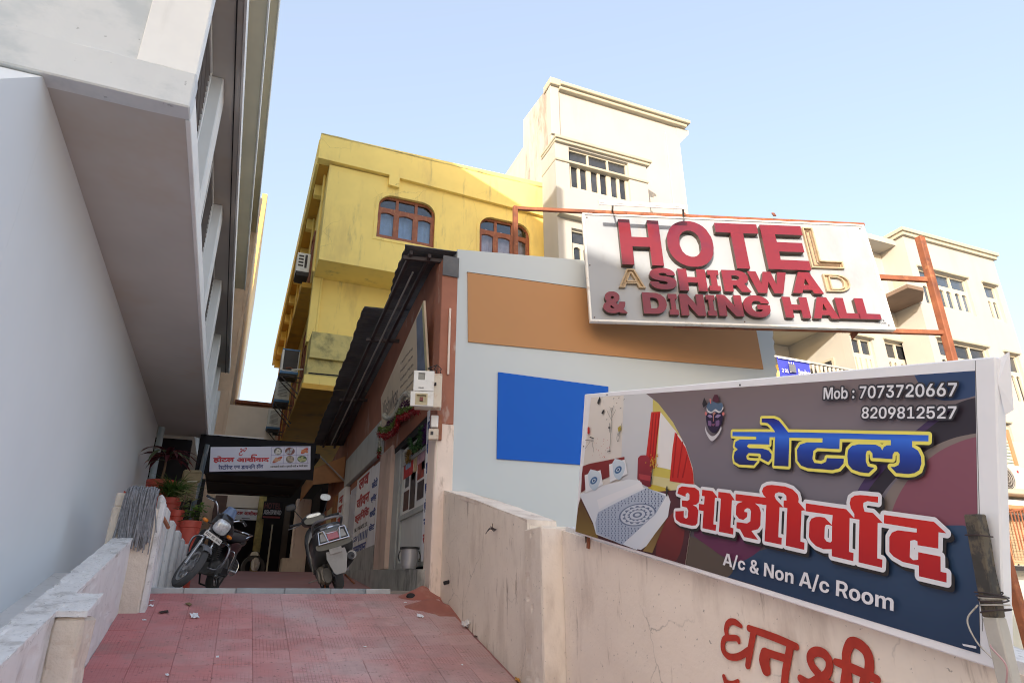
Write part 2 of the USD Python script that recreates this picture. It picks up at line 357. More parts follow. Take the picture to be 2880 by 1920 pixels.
def window(parent, fr, u0, v0, u1, v1, fm, pm, cols=3, lights=2, transom=.30, bar_w=.045, depth=.09, back=.0, curved=True, outline=None, rail=.04, label=None):
    """A casement window in the plane of fr: a frame, a row of top panes and tall panes below; panes are parts of the window."""
    W = u1 - u0; tz = v1 - (v1 - v0) * transom
    out = outline or sbox(u0, v0, u1, v1)
    holes = []; cw = W / cols
    for c in range(cols):
        a, b = u0 + c * cw + bar_w * (.9 if c == 0 else .5), u0 + (c + 1) * cw - bar_w * (.9 if c == cols - 1 else .5)
        if transom: holes.append(sbox(a, tz + bar_w * .5, b, v1 - bar_w))
        lw = (b - a) / lights
        for k in range(lights):
            s, e = a + k * lw + (rail if lights > 1 else rail * .7), a + (k + 1) * lw - (rail if lights > 1 else rail * .7)
            top = tz - bar_w * .5 - rail * (1.2 if transom else .8)
            holes.append(arch(s, v0 + bar_w + rail * 1.6, e, top, min(.05, (e - s) * .35)) if curved else sbox(s, v0 + bar_w + rail * 1.2, e, top))
    inner = out.buffer(-bar_w * .6, join_style=2)
    holes = [h.intersection(inner) for h in holes]; holes = [h for h in holes if h.area > 1e-4]
    fmsh = bake(ext(out.difference(unary_union(holes)), depth, at=-depth - back), fr)
    w = part(parent, 'window', fmsh, fm, label=label)
    for h in holes:
        part(w, 'pane', bake(ext(h.buffer(.004), .006, at=-depth * .6 - back), fr), pm() if callable(pm) else pm)
    return w

# ------------------------------------------------------------------ ground, ramp, lane
def ramp_z(y): return 1.75 + .285 * (y - 7.99)
YT = 8.55
solo('ground', bx(-400, 400, -400, 400, -1., 0.), M_ground, kind='structure')
ramp = structure('ramp')
y0 = 7.99 - 1.75 / .285
part(ramp, 'bed', ext(Polygon([(y0, -.2), (YT, -.2), (YT, ramp_z(YT) - .012), (y0, -.012)]), 3.40, 'yz', -.90), M_rampbase)
M_tile = []
for k, (c, d) in enumerate([((.60, .31, .295), (.53, .225, .215)), ((.62, .345, .335), (.55, .265, .25)), ((.59, .295, .285), (.61, .34, .33)), ((.62, .37, .36), (.56, .29, .28))]):
    n = {"tc": ("texture_coordinate", {}), "mp": ("mapping", {"rotation": (0, 0, 0)}), "ch": ("brick_texture", {"offset": 0., "scale": 1., "brick_width": .030, "row_height": .030, "mortar_size": .0035, "mortar_smooth": .3, "color1": (1, 1, 1), "color2": (1, 1, 1), "mortar": (.0, .0, .0)}),
         "n1": ("noise_texture", {"scale": 2.2, "detail": 8., "roughness": .65}), "k1": ("map_range", {"from_min": .42, "from_max": .62, "clamp": True}),
         "c": ("mix_color", {"a": c, "b": d}), "c2": ("mix_color", {"b": tuple(.62 * x for x in d)}), "n2": ("noise_texture", {"scale": 5., "detail": 6.}), "k2": ("map_range", {"from_min": .40, "from_max": .60, "to_min": .0, "to_max": .85, "clamp": True}), "iv": ("math", {"math_type": "subtract", "value1": 1.0}), "mm": ("math", {"math_type": "multiply"}),
         "n3": ("noise_texture", {"scale": 1.1, "detail": 5., "roughness": .6}), "k3": ("map_range", {"from_min": .47, "from_max": .62, "to_max": .6, "clamp": True}), "c3": ("mix_color", {"b": (.60, .47, .46)}),
         "sx": ("separate_xyz", {}), "n4": ("noise_texture", {"scale": .9, "detail": 4., "roughness": .6}), "a4": ("math", {"math_type": "multiply_add", "value2": 1.6, "value3": -.8}), "x4": ("math", {"math_type": "add"}),
         "kl": ("map_range", {"from_min": .75, "from_max": -.55, "to_max": .62, "clamp": True}), "cl": ("mix_color", {"b": (.52, .125, .125)}), "kr": ("map_range", {"from_min": 1.1, "from_max": 2.3, "to_max": .5, "clamp": True}), "crr": ("mix_color", {"b": (.36, .24, .205)}),
         "n5": ("noise_texture", {"scale": 26., "detail": 4.}), "k5": ("map_range", {"from_min": .62, "from_max": .70, "to_max": .55, "clamp": True}), "c5": ("mix_color", {"b": (.12, .07, .065)}), "n6": ("noise_texture", {"scale": 1.7, "detail": 7., "roughness": .7}), "k6": ("map_range", {"from_min": .52, "from_max": .68, "to_max": .55, "clamp": True}), "c6": ("mix_color", {"b": (.33, .22, .20)}),
         "oi": ("object_info", {}), "rr": ("map_range", {"to_min": .93, "to_max": 1.06}), "cv": ("mix_color", {"blend_type": "multiply", "fac": 1., "use_clamp_result": False}),
         "b": ("bump", {"strength": .35, "distance": .003}), "p": ("principled_bsdf", {"roughness": .75})}
    l = [("tc.object", "mp.vector"), ("mp.vector", "ch.vector"), ("tc.object", "n1.vector"), ("n1.fac", "k1.value"), ("k1.result", "c.fac"), ("tc.object", "n2.vector"), ("n2.fac", "k2.value"), ("ch.fac", "mm.value1"), ("k2.result", "mm.value2"),
         ("mm.value", "c2.fac"), ("c.result", "c2.a"), ("tc.object", "n3.vector"), ("n3.fac", "k3.value"), ("k3.result", "c3.fac"), ("c2.result", "c3.a"), ("tc.object", "sx.vector"), ("tc.object", "n4.vector"), ("n4.fac", "a4.value1"), ("sx.x", "x4.value1"), ("a4.value", "x4.value2"), ("x4.value", "kl.value"), ("x4.value", "kr.value"), ("kl.result", "cl.fac"), ("c3.result", "cl.a"), ("kr.result", "crr.fac"), ("cl.result", "crr.a"), ("oi.random", "rr.value"), ("tc.object", "n5.vector"), ("n5.fac", "k5.value"), ("k5.result", "c5.fac"), ("crr.result", "c5.a"), ("tc.object", "n6.vector"), ("n6.fac", "k6.value"), ("k6.result", "c6.fac"), ("c5.result", "c6.a"), ("c6.result", "cv.a"), ("rr.result", "cv.b"), ("cv.result", "p.base_color"), ("ch.fac", "iv.value2"), ("iv.value", "b.height"), ("b.normal", "p.normal")]
    M_tile.append(usdkit.material(stage, f'/World/Looks/chequered_tile_{k}', n, l, surface="p.BSDF"))
sl = math.atan(.285); ts = .305; cs, sn = math.cos(sl), math.sin(sl)
rows = 14
for i in range(rows):
    ya = YT - (i + 1) * ts * cs; yb = YT - i * ts * cs
    for j in range(12):
        xa = -.89 + j * ts + (.0 if j else -.0); xb = min(xa + ts, 2.50)
        if xb - xa < .05: continue
        g = .0011; dz = rng.uniform(-.0025, .0025); tl = [rng.uniform(-.0015, .0015) for _ in range(4)]
        co = [(xa + g, ya + g), (xb - g, ya + g), (xb - g, yb - g), (xa + g, yb - g)]
        top = [(x, y, ramp_z(y) + .004 + dz + t) for (x, y), t in zip(co, tl)]
        ins = [((x - (xa + xb) / 2) * .985 + (xa + xb) / 2, (y - (ya + yb) / 2) * .985 + (ya + yb) / 2, z) for x, y, z in top]
        t = hull(ins + [(x, y, z - .002) for x, y, z in top] + [(x, y, z - .02) for x, y, z in top])
        part(ramp, 'tile', t, M_tile[rng.choice([0, 0, 1, 1, 2, 3] if j > 3 else [0, 0, 2, 2, 1])])
y1 = YT - rows * ts * cs
part(ramp, 'lower_surface', ext(Polygon([(y0, -.02), (y0 + .02, -.02), (y1, ramp_z(y1) - .02), (y1, ramp_z(y1) + .003), (y0, .003)]), 3.395, 'yz', -.895), M_tile[0])
th = structure('threshold')
xs = [-.89] + [P(x, 1664, Y=YT)[0] for x in (515, 663, 800, 930)] + [1.62, 1.92]
for k in range(len(xs) - 1):
    part(th, 'slab', bx(xs[k] + .002, xs[k + 1] - .002, YT + .003, YT + .36, ramp_z(YT) - .10, ramp_z(YT) + .062 + rng.uniform(-.004, .004), .008), M_granitelight if k in (0, 1, 5) else M_granite)
ZL = ramp_z(YT) + .045
lane = structure('courtyard')
part(lane, 'floor', ext(Polygon([(YT + .30, ZL - .6), (46, ZL - .6), (46, ZL + .03 * (46 - YT)), (YT + .30, ZL)]), 4.3, 'yz', -1.7), M_lane)
part(lane, 'bank', bx(-30, 60, 19.5, 60, 0, 2.0), M_ground)
solo('cement_ramp', ext(Polygon([(11.4, ZL - .2), (23, ZL - .2), (23, 2.47), (14.7, 2.44), (11.4, ZL + .09)]), 3.2, 'yz', -.95), M_ramp2, kind='structure')

# ------------------------------------------------------------------ left building
HS = 4.92; YS = 4.17; XE = -.68
lb = thing('left_building', 'tall grey white building overhanging the ramp, ribbed with concrete slabs', 'building')
part(lb, 'lower_wall', bx(-12, -1.5, 4.45, 13.6, 0, HS - .003), M_leftwall)
qf = P(0, 222, X=-1.5); part(lb, 'front_fin', ext(Polygon([(4.449, 0), (4.449, HS - .003), (4.19, HS - .003), (qf[1], qf[2]), (2.4, qf[2] - .3), (2.4, 0)]), .25, 'yz', -1.75), M_leftwall)
part(lb, 'back_wall', bx(-4, -.95, 14.6, 14.8, 0, HS - .003), M_dark)  # near-black colour stands in for the shade of the recess
part(lb, 'soffit', bx(-12, XE, YS, 14.3, HS - .001, HS + .10), M_soffit)
zb = HS + .28
rim = bx(-12, XE + .035, YS - .035, YS + .12, HS - .012, zb, .01)
part(lb, 'front_band', rough(rim, .10, .006, 5, 1), M_left)
part(lb, 'front_wall', rough(bx(-12, XE + .015, YS, YS + .2, zb - .01, 17.5), .4, .004, 2, 2), M_left)
part(lb, 'corner_strip', bx(-1.02, XE + .03, YS - .022, YS + .10, zb + .001, 17.5, .006), M_white)
part(lb, 'side_band', bx(XE + .001, XE + .035, YS + .121, 17.4, HS - .012, HS + .20, .006), M_white)
XW = -.93
levels = [HS + .2, 7.36, 10.56, 13.76]
ends = [17.6, 19.4, 21.6]
part(lb, 'side_wall', bx(-8, XW, YS + .2, 21.4, HS + .1, 17.5), M_left)
for k in range(3):
    za, zc = levels[k] + (.0 if k == 0 else .16), levels[k + 1]
    part(lb, 'floor_slab', bx(-8, -.585, YS + .2 if k else YS + .2, ends[k], zc, zc + .16, .01), M_soffit if k == 0 else M_creamtrim)
    part(lb, 'slab_edge', bx(-.584, -.56, YS + .2, ends[k], zc - .02, zc + .17), M_white)
part(lb, 'drip_strip', bx(-.66, -.648, YS + .2, ends[0], levels[1] - .012, levels[1] + .01), M_dark)
part(lb, 'roof_parapet', bx(-8, -.60, YS + .2, 21.4, 13.93, 14.9), M_creamtrim)
za, zc = levels[0], levels[1]
fins = [P(598, 212, Z=zc)[1], P(603, 572, Z=zc)[1], P(603, 784, Z=zc)[1], P(609, 938, Z=zc)[1]]
fins += [fins[-1] + 2.3, fins[-1] + 4.4]
prev = YS + .2
M_leftfin = M_white
for k, fy in enumerate(fins):
    part(lb, 'fin', bx(XW + .0, -.765, fy - .0, fy + .42, za + .001, zc - .002, .012), M_leftfin)
    a, b = prev + .10, fy - .10
    if b - a > .5:
        fr = XF(XW + .05, 1, 0, 0)
        n = max(1, round((b - a) / 1.1))
        poly = sbox(a, za + .25, b, zc - .04)
        hs = [sbox(a + .06 + (b - a - .06) * i / n, za + .31, a + (b - a - .06) * (i + 1) / n, zc - .11) for i in range(n)]
        w = part(lb, 'window', bake(ext(poly.difference(unary_union(hs)), .05, at=-.05), fr), M_white)
        for h in hs:
            x0_, q0, x1_, q1 = h.bounds
            part(w, 'pane', bake(ext(h.buffer(.003), .006, at=-.042), fr), M_pane)
            if k < 3:
                nn = int((q1 - q0) / .075)
                for i in range(nn):
                    z = q0 + (i + .5) * (q1 - q0) / nn
                    part(w, 'slat', bx(XW + .016, XW + .040, x0_, x1_, z - .004, z + .004), M_louvre)
    prev = fy + .42
M_pipe = mat('pale_blue_pipe', (.42, .52, .58), .5, .08, 5., .05)
dp = thing('drain_pipe', 'pale blue vertical pipe at the far end of the plain grey wall', 'pipe')
part(dp, 'tube', tube([(-1.44, 13.72, 1.8), (-1.44, 13.72, HS)], .055, 12), M_pipe, 40)
for z in (2.6, 3.6, 4.5): part(dp, 'clamp', tube([(-1.44, 13.72, z), (-1.44, 13.72, z + .04)], .066, 12), M_louvre)

# far building on the left, behind the first
fb = thing('peach_building', 'narrow peach and ochre building with a flaking corner behind the overhanging one', 'building')
c = P(655, 1063, Y=21.7); XC = c[0]
part(fb, 'front_wall', rough(bx(-6, XC, 21.7, 21.9, 1.8, 15.2), .35, .03, 1.5, 3), M_peach)
part(fb, 'side_wall', ext(Polygon([(21.9, 1.8), (44, 1.8), (44, 21.0), (33, 22.4), (31.5, 21.6), (31.2, 15.9), (21.9, 15.2)]), .25, 'yz', XC - .26), M_ochre)
part(fb, 'corner_edge', rough(bx(XC - .05, XC + .03, 21.66, 21.80, 1.8, 15.2), .18, .035, 2.5, 4), M_peach)
part(fb, 'back_block', bx(-6, XC - .27, 22, 44, 1.8, 15.0), M_ochre)

# ------------------------------------------------------------------ yellow building
yb = thing('yellow_building', 'yellow plastered building with two brown curtained windows and a jutting upper storey', 'building')
YY = 17.; XL = 1.25; ZB = 10.84; XR = 8.3
pl = lambda x, y: tuple(P(x, y, Y=YY)[[0, 2]])
w1 = rounded(*[P(1065, 545, Y=YY)[0], P(1225, 692, Y=YY)[2], P(1223, 692, Y=YY)[0], P(1145, 553, Y=YY)[2]], .42)
a1 = (2.76, 11.78, 4.52, 13.30); a2 = (5.95, 11.7, 7.70, 13.30)
w1, w2 = rounded(*a1, .42), rounded(*a2, .42)
wall = Polygon([(XL, ZB), (XR, ZB), (XR, 13.9), (XL, 13.9)]).difference(w1.union(w2))
part(yb, 'front_wall', ext(wall, .22, 'xz', YY), M_yellow)
part(yb, 'parapet', ext(Polygon([(.90, 13.96), (3.0, 13.93), (3.0, 13.58), (3.32, 13.56), (3.32, 13.90), (XR, 13.70), (XR, 15.0), (.90, 14.83)]), .30, 'xz', YY - .13), M_yellow)
part(yb, 'parapet_cap', rough(bx(.90, XR, YY - .14, YY + .18, 14.80, 14.84), .25, .03, 2, 9), M_yellowdirty)
part(yb, 'roof_slab', bx(.90, XR, YY + .18, 36, 13.94, 14.2), M_orange)
part(yb, 'roof_fascia', bx(.88, .96, YY + .171, 36, 13.93, 14.82), M_yellow)
part(yb, 'bay_soffit', bx(XL, XR, YY + .001, 18.25, ZB - .1, ZB - .001), M_yellow)
part(yb, 'bay_side', bx(XL, XL + .2, YY + .221, 36, ZB, 13.93), M_yellow)
part(yb, 'lower_wall', bx(XL + .06, XR, 18.2, 18.4, 7.24, ZB - .101), M_yellow)
part(yb, 'corner_column', bx(XL + .0, XL + .22, 18.12, 18.45, 8.70, ZB - .102, .01), M_yellow)
part(yb, 'side_wall', bx(XL + .16, XL + .4, 18.41, 36, 7.24, ZB - .001), M_yellow)
for z in (7.6, ):
    pass
part(yb, 'sunshade', rough(bx(XL + .08, 3.6, 17.35, 18.19, 7.98, 8.72), .14, .02, 2, 11, drop=.05), M_yellowdirty)
part(yb, 'sunshade_soffit', rough(bx(XL + .06, 3.6, 17.45, 18.19, 7.5, 7.975), .2, .02, 2, 12), M_yellowdirty)
part(yb, 'ledge', bx(XL - .0, 3.6, 17.35, 18.19, 7.24, 7.49, .01), M_yellow)

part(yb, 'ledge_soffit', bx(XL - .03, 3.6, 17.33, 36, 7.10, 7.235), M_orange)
ys = 18.5
for z0_, z1_ in ((11.2, 13.0), (7.9, 9.9)):
    for k in range(5):
        y_ = 19.4 + 3.1 * k
        fr = XF(XL + (.0 if z0_ > 10 else .16), -1, 0, 0)
        window(yb, fr, -y_ - 1.5, z0_, -y_, z1_, M_brownwood, M_pane, 2, 1, .3, .06, .12, back=-.05, curved=False)
for k in range(9):
    part(yb, 'bracket', bx(.98, XL, 18.2 + 2.1 * k, 18.45 + 2.1 * k, 13.55, 13.93, .01), M_yellow)
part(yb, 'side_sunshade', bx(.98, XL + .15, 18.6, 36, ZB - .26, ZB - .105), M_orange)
for k in range(6): part(yb, 'pipe', tube([(XL - .06, 17.6 + 2.6 * k, ZB - .2), (XL - .06, 17.6 + 2.6 * k, 13.9)], .035, 8), M_yellow, 40)
part(yb, 'pipe', tube([(1.49, 18.13, 8.72), (1.49, 18.13, ZB - .1)], .035, 8), M_yellow, 40)
part(yb, 'thin_pipe', tube([(1.35, 17.33, 7.52), (3.5, 17.33, 7.58)], .022, 8), M_dark)
# its two windows
M_glass = glass('clear_window_glass', (.80, .86, .92))
M_curtblue = mat('blue_curtain', (.46, .58, .76), .8, .2, 3., 0, dirt=(.5, .58, .68), da=.7, ds=(6, 6, .5))
M_curtpink = mat('pink_curtain', (.78, .62, .66), .8, .2, 3., 0, dirt=(.40, .27, .32), da=.7, ds=(6, 6, .5))
def waved(u0, v0, u1, v1, amp=.035, n=90, freq=13, top_wave=0.):
    u = np.linspace(u0, u1, n); vs = np.linspace(0, 1, 5); v = []
    for t in vs:
        for i, x in enumerate(u):
            v.append((x, v0 + (v1 - v0) * t - (top_wave * abs(math.sin(x * 6)) if t == 1 else 0), amp * math.sin(x * freq * 2 + 1.3 * math.sin(x * 7)) * (1 - .3 * t)))
    f = []
    for r in range(4):
        for i in range(n - 1):
            a = r * n + i; f += [(a, a + 1, a + n + 1), (a, a + n + 1, a + n)]
    return trimesh.Trimesh(np.array(v), np.array(f), process=False)
for (u0, v0, u1, v1), cm, nm in ((a1, M_curtblue, 'blue'), (a2, M_curtpink, 'pink')):
    fr = YF(YY + .10)
    w = window(yb, fr, u0, v0, u1, v1, M_brownwood, M_glass, 3, 1, .30, .085, .08, outline=rounded(u0, v0, u1, v1, .42), rail=.055)
    part(w, 'curtain', bake(move(waved(u0, v0, u1, v1 - .25, top_wave=.12), (0, 0, -.25)), fr), cm, True, label=f'{nm} curtain hanging behind the panes')
    part(w, 'rough_surround', rough(ext(rounded(u0 - .09, v0 - .08, u1 + .09, v1 + .07, .46).difference(rounded(u0 + .01, v0 + .01, u1 - .01, v1 - .01, .42)), .03, 'xz', YY - .018), .12, .012, 6, 21), M_yellow)
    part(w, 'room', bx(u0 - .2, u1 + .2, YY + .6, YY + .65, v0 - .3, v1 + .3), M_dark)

# ------------------------------------------------------------------ white tower
tw = thing('cream_tower', 'tall cream stair tower with stained side wall rising behind the yellow building', 'building')
YW = 16.3; XT = 8.22; YBAY = 15.3
bt = [P(*p, Y=YBAY)[[0, 2]] for p in ((1560, 392), (1815, 452), (1824, 600))]
bx0, bx1, bz = bt[0][0], bt[1][0], bt[0][1]
wt = [P(1599, 417, Y=YBAY), P(1776, 575, Y=YBAY)]; wz1 = P(1690, 438, Y=YBAY)[2]
hole = sbox(wt[0][0], wt[1][2] + .05, wt[1][0], wz1)
lw = [P(1607, 640, Y=YBAY), P(1700, 780, Y=YBAY)]
hole2 = sbox(lw[0][0], lw[1][2], lw[0][0] + 2.2, lw[0][2])
part(tw, 'bay_wall', ext(sbox(bx0, 4, bx1, bz).difference(hole.union(hole2)), .25, 'xz', YBAY), M_tower)
part(tw, 'bay_cornice', cat(bx(bx0 - .04, bx1 + .16, YBAY - .16, YW, bz - .005, bz + .10, .015), bx(bx0 - .02, bx1 + .10, YBAY - .10, YW, bz - .10, bz - .008, .015)), M_cornice)
zs = P(1558, 376 + 62, Y=YBAY)[2]
part(tw, 'bay_band', bx(bx0 - .015, bx1 + .03, YBAY - .05, YW, bz - .78, bz - .70, .01), M_cornice)
part(tw, 'bay_side', bx(bx0 + .001, bx0 + .2, YBAY + .25, YW, 4, bz - .12), M_tower)
part(tw, 'bay_side', bx(bx1 - .2, bx1 - .001, YBAY + .25, YW, 4, bz - .12), M_tower)
ledge_z = P(1564, 603, Y=YBAY)[2]
part(tw, 'bay_ledge', bx(bx0 - .02, bx1 + .12, YBAY - .22, YBAY - .001, ledge_z - .06, ledge_z + .02, .01), M_cornice)
ZT = P(1545, 243, Y=YW)[2]
part(tw, 'front_wall', bx(XT, 13.52, YW, YW + .25, 2, ZT), M_tower)
part(tw, 'corner_strip', bx(XT - .01, XT + .32, YW - .08, YW + .1, 16.6, ZT - .01, .01), M_tower)
part(tw, 'end_strip', bx(12.95, 13.56, YW - .05, YW + .1, 4, ZT - .5, .01), M_tower)
part(tw, 'roof_cornice', cat(bx(XT + .32, 14.0, YW - .28, YW + .5, ZT + .0, ZT + .14, .02), bx(XT + .32, 13.9, YW - .18, YW + .5, ZT - .12, ZT - .002, .02)), M_cornice)
part(tw, 'corner_cap', bx(XT - .05, XT + .36, YW - .2, YW + .4, ZT - .02, ZT + .26, .02), M_cornice)
part(tw, 'corner_bracket', ext(Polygon([(13.5, ZT - .13), (14.05, ZT - .13), (14.05, ZT - .3), (13.5, ZT - .95)]), .5, 'xz', YW - .02), M_tower)
sp = [P(*p, X=XT)[[1, 2]] for p in ((1532, 229), (1471.5, 338), (1471.5, 419), (1422, 512))]
side = [(YW + .251, 2), (26, 2), (26, sp[3][1]), tuple(sp[3]), tuple(sp[2]), tuple(sp[1]), (YW + .251, ZT + .1)]
part(tw, 'side_wall', ext(Polygon(side), .25, 'yz', XT), M_towerside)
part(tw, 'back_wall', bx(XT + .3, 13.4, YW + .3, 22, 2, ZT - .3), M_tower)
fr = YF(YBAY + .1)
window(tw, fr, *hole.bounds, M_wframe, M_pane, 3, 2, .33, .06, .1, rail=.05)
window(tw, fr, *hole2.bounds, M_wframe, M_pane, 3, 2, .33, .06, .1, rail=.05)

# ------------------------------------------------------------------ cream building on the right
rb = thing('cream_building', 'cream three storey building with tall white framed windows and a corner recess', 'building')
YR = 12.5; X0 = P(2537, 657, Y=YR)[0]; X1 = P(2789, 718, Y=YR)[0]; ZR = 12.95
inner = P(2488, 690, X=X0); YI = min(max(inner[1], 13.4), 15.5)
def rY(x0, y0, x1, y1, Y=YR):
    a, b = P(x0, y0, Y=Y), P(x1, y1, Y=Y); return (a[0], b[2], b[0], a[2])
wins = [(20.0 - 1.05, 10.5, 21.66, 11.85), (22.46, 10.5, 23.15, 11.87), (20.0 - 1.05, 7.9, 21.66, 9.39), (22.46, 7.6, 23.15, 9.36)]
wins = [(19.35, 10.5, 21.66, 11.87), (22.46, 10.5, 23.16, 11.88), (19.35, 7.9, 21.70, 9.40), (22.50, 7.6, 23.2, 9.37), (19.4, 5.2, 21.7, 6.9)]
fw = sbox(X0, 0, X1, ZR).difference(unary_union([sbox(*w) for w in wins]))
part(rb, 'front_wall', ext(fw, .28, 'xz', YR), M_tower)
part(rb, 'side_wall', bx(X1 - .28, X1, YR + .281, 24, 0, ZR), M_tower)
part(rb, 'return_wall', bx(X0, X0 + .28, YR + .281, YI + .001, 0, ZR), M_tower)
low = [(15.0, 12.9)]
lwz = [P(*p, Y=YI) for p in ((2391, 942), (2452, 953), (2486, 955), (2556, 968))]
lh = [(lwz[0][0], 7.6, lwz[1][0], lwz[0][2]), (lwz[2][0], 7.6, lwz[3][0], lwz[2][2])]
XB0 = P(2387, 935, Y=YI)[0]
part(rb, 'recessed_wall', ext(sbox(XB0, 0, X0, ZR - .0).difference(unary_union([sbox(*w) for w in lh])), .28, 'xz', YI), M_tower)
part(rb, 'room_back', bx(XB0 + .3, X1 - .3, YI + 1.2, YI + 1.3, 0, ZR - .1), M_dark)
part(rb, 'roof', bx(XB0, X1, YR + .3, 24, ZR - .2, ZR - .01), M_tower)
def corn(pts, z0, z1, o):
    return ext(LineString(pts).buffer(o, join_style=2, cap_style=2), z1 - z0, 'uv', z0)
pth = [(XB0, YI), (X0, YI), (X0, YR), (X1, YR), (X1, 24)]
part(rb, 'cornice', cat(corn(pth, ZR + .12, ZR + .24, .15), corn(pth, ZR, ZR + .118, .09)), M_cornice)
for i, w in enumerate(wins):
    window(rb, YF(YR + .09), *w, M_wframe, M_paneblue if i < 2 else M_pane, 3 if w[2] - w[0] > 1 else 1, 2, .36, .07, .1, rail=.055)
    part(rb, 'window_hood', bx(w[0] - .05, w[2] + .05, YR - .08, YR - .001, w[3] + .0, w[3] + .07, .01), M_cornice)
for w in lh:
    window(rb, YF(YI + .09), *w, M_wframe, M_pane, 2, 2, .30, .07, .1, rail=.06)
    part(rb, 'window_hood', bx(w[0] - .05, w[2] + .05, YI - .08, YI - .001, w[3] + .0, w[3] + .07, .01), M_cornice)
# the hanging polygonal balcony box in the recess
M_brownsoffit = mat('brown_soffit', (.19, .13, .095), .85, .15, 1.5, .2)
c1 = [P(*p, Z=10.6)[:2] for p in ((2420, 762), (2550, 792), (2565, 848), (2533, 866), (2470, 850), (2430, 845))]
part(rb, 'balcony_floor', ext(Polygon([(XB0 + 1, YI - .002), (X0 - .003, YI - .002), (X0 - .003, YI - 1.0), (X0 - .6, YI - 1.5), (XB0 + 1, YI - 1.5)]), .12, 'uv', 10.55), M_brownsoffit)
part(rb, 'balcony_wall', cat(bar((X0 - .6, YI - 1.46, 10.68), (X0 - .0, YI - .98, 10.68), .1, .02), bx(XB0 + 1, X0 - .6, YI - 1.5, YI - 1.42, 10.672, 10.75)), M_tower)
a = P(2545, 740, X=X0)
part(rb, 'niche', bx(X0 - .006, X0 + .02, YR + .3, YR + .7, 11.35, 11.7), M_cornice)
# porch with balusters and open side window
YP = YI
part(rb, 'porch_wall', bx(XB0 - .001, XB0 + .25, YI + .281, YI + 5.0, 0, ZR - 2.2), M_tower)
part(rb, 'porch_back', bx(XB0 - 7.0, XB0 - .002, YI + 5.0, YI + 5.2, 0, ZR - 2.2), M_tower)
part(rb, 'porch_ceiling', bx(XB0 - 7.0, XB0 - .002, YI - .4, YI + 5.0, 9.95, 10.15), M_tower)
part(rb, 'porch_beam', bx(XB0 - 7.0, XB0 - .002, YI + 2.4, YI + 2.75, 9.2, 9.949, .03), M_tower)
cap = ext(Point(0, 0).buffer(.75).intersection(sbox(-1, -1, 1, 0)), .34, 'xz', YI + 2.405); cap.apply_translation((XB0 - .75, 0, 9.2))
part(rb, 'beam_haunch', cap, M_yellow)
fr = XF(XB0, -1, 0, 0)
w = part(rb, 'side_window', bake(ext(sbox(-(YI + 3.6), 7.75, -(YI + .7), 8.95).difference(unary_union([sbox(-(YI + 3.5) + i * .56, 7.82, -(YI + 3.5) + i * .56 + .48, 8.88) for i in range(5)])), .05, at=.0), fr), M_cornice)
for i in range(5):
    part(w, 'pane', bake(ext(sbox(-(YI + 3.5) + i * .56, 7.82, -(YI + 3.5) + i * .56 + .48, 8.88), .01, at=.004), fr), M_pane)
    part(w, 'bars', bake(cat([ext(sbox(-(YI + 3.5) + i * .56, 7.82 + .26 * j, -(YI + 3.5) + i * .56 + .48, 7.84 + .26 * j), .012, at=.02) for j in range(1, 4)]), fr), M_cornice)

# ------------------------------------------------------------------ unseen houses added across the street to cast shade
M_across = mat('across_street_wall', (.74, .70, .64), .8, .1, .5, .1)  # kept pale so the added houses bounce light back
for nm, x0_, x1_, h_, n_, lab in (('street_house', -25, -14, 15.2, 3, 'tall plain house added behind the viewer to shade the left front'), ('street_house', -13.9, -8.3, 12.7, 2, 'lower plain house added behind the viewer to shade the banner and ramp')):
    sh = thing(nm, lab, 'building')
    part(sh, 'wall', bx(x0_, x1_, -26, -14, 0, h_), M_across)
    part(sh, 'cornice', bx(x0_ - .1, x1_ + .1, -14, -13.8, h_ - .5, h_ - .2), M_creamtrim)
    for k in range(n_):
        for r_ in range(3):
            xw = x0_ + (k + .3) * (x1_ - x0_) / n_
            part(sh, 'window', bx(xw, xw + 1.3, -13.999, -13.95, 1.2 + 3.6 * r_, 2.8 + 3.6 * r_), M_pane)
# ------------------------------------------------------------------ grey front building with its blank panels
gb = thing('grey_building', 'pale grey windowless building front with tan and blue blank panels', 'building')
YG = 8.40
g = lambda x, y: tuple(P(x, y, Y=YG)[[0, 2]])
XG0 = 2.60
out = [(XG0, 0), (XG0, g(1270, 698)[1]), g(1647, 732), (6.4, 6.85), g(2122, 922), g(2172, 925)]
jag = [(g(2172 + 14 * t + 2.5 * math.sin(9 * t * 6), 925 + 135 * t)) for t in np.linspace(.05, 1, 14)]
part(gb, 'front_wall', ext(Polygon(out + jag + [(jag[-1][0], 0)]), .26, 'xz', YG), M_greyfront)
tanp = Polygon([g(1314, 768), g(1500, 793), g(1660, 815), g(1900, 850), g(2122, 915), g(2145, 1039), g(1822, 1011), g(1316, 962)])
part(gb, 'tan_panel', ext(tanp, .02, 'xz', YG - .022), M_brownpanel)
part(gb, 'panel_shadow_edge', ext(LineString([g(1314, 767), g(1500, 792), g(1660, 814)]).buffer(.008), .012, 'xz', YG - .014), M_dark)
part(gb, 'blue_panel', ext(Polygon([g(1400, 1047), g(1709, 1088), g(1709, 1312), g(1396, 1290)]), .02, 'xz', YG - .022), M_bluepanel)
part(gb, 'roof', bx(2.9, 8.3, YG + .27, 16, 5.9, 6.1), M_greyfront)
part(gb, 'end_wall', bx(8.2, 8.45, YG + .27, 16, 0, 6.3), M_peach)

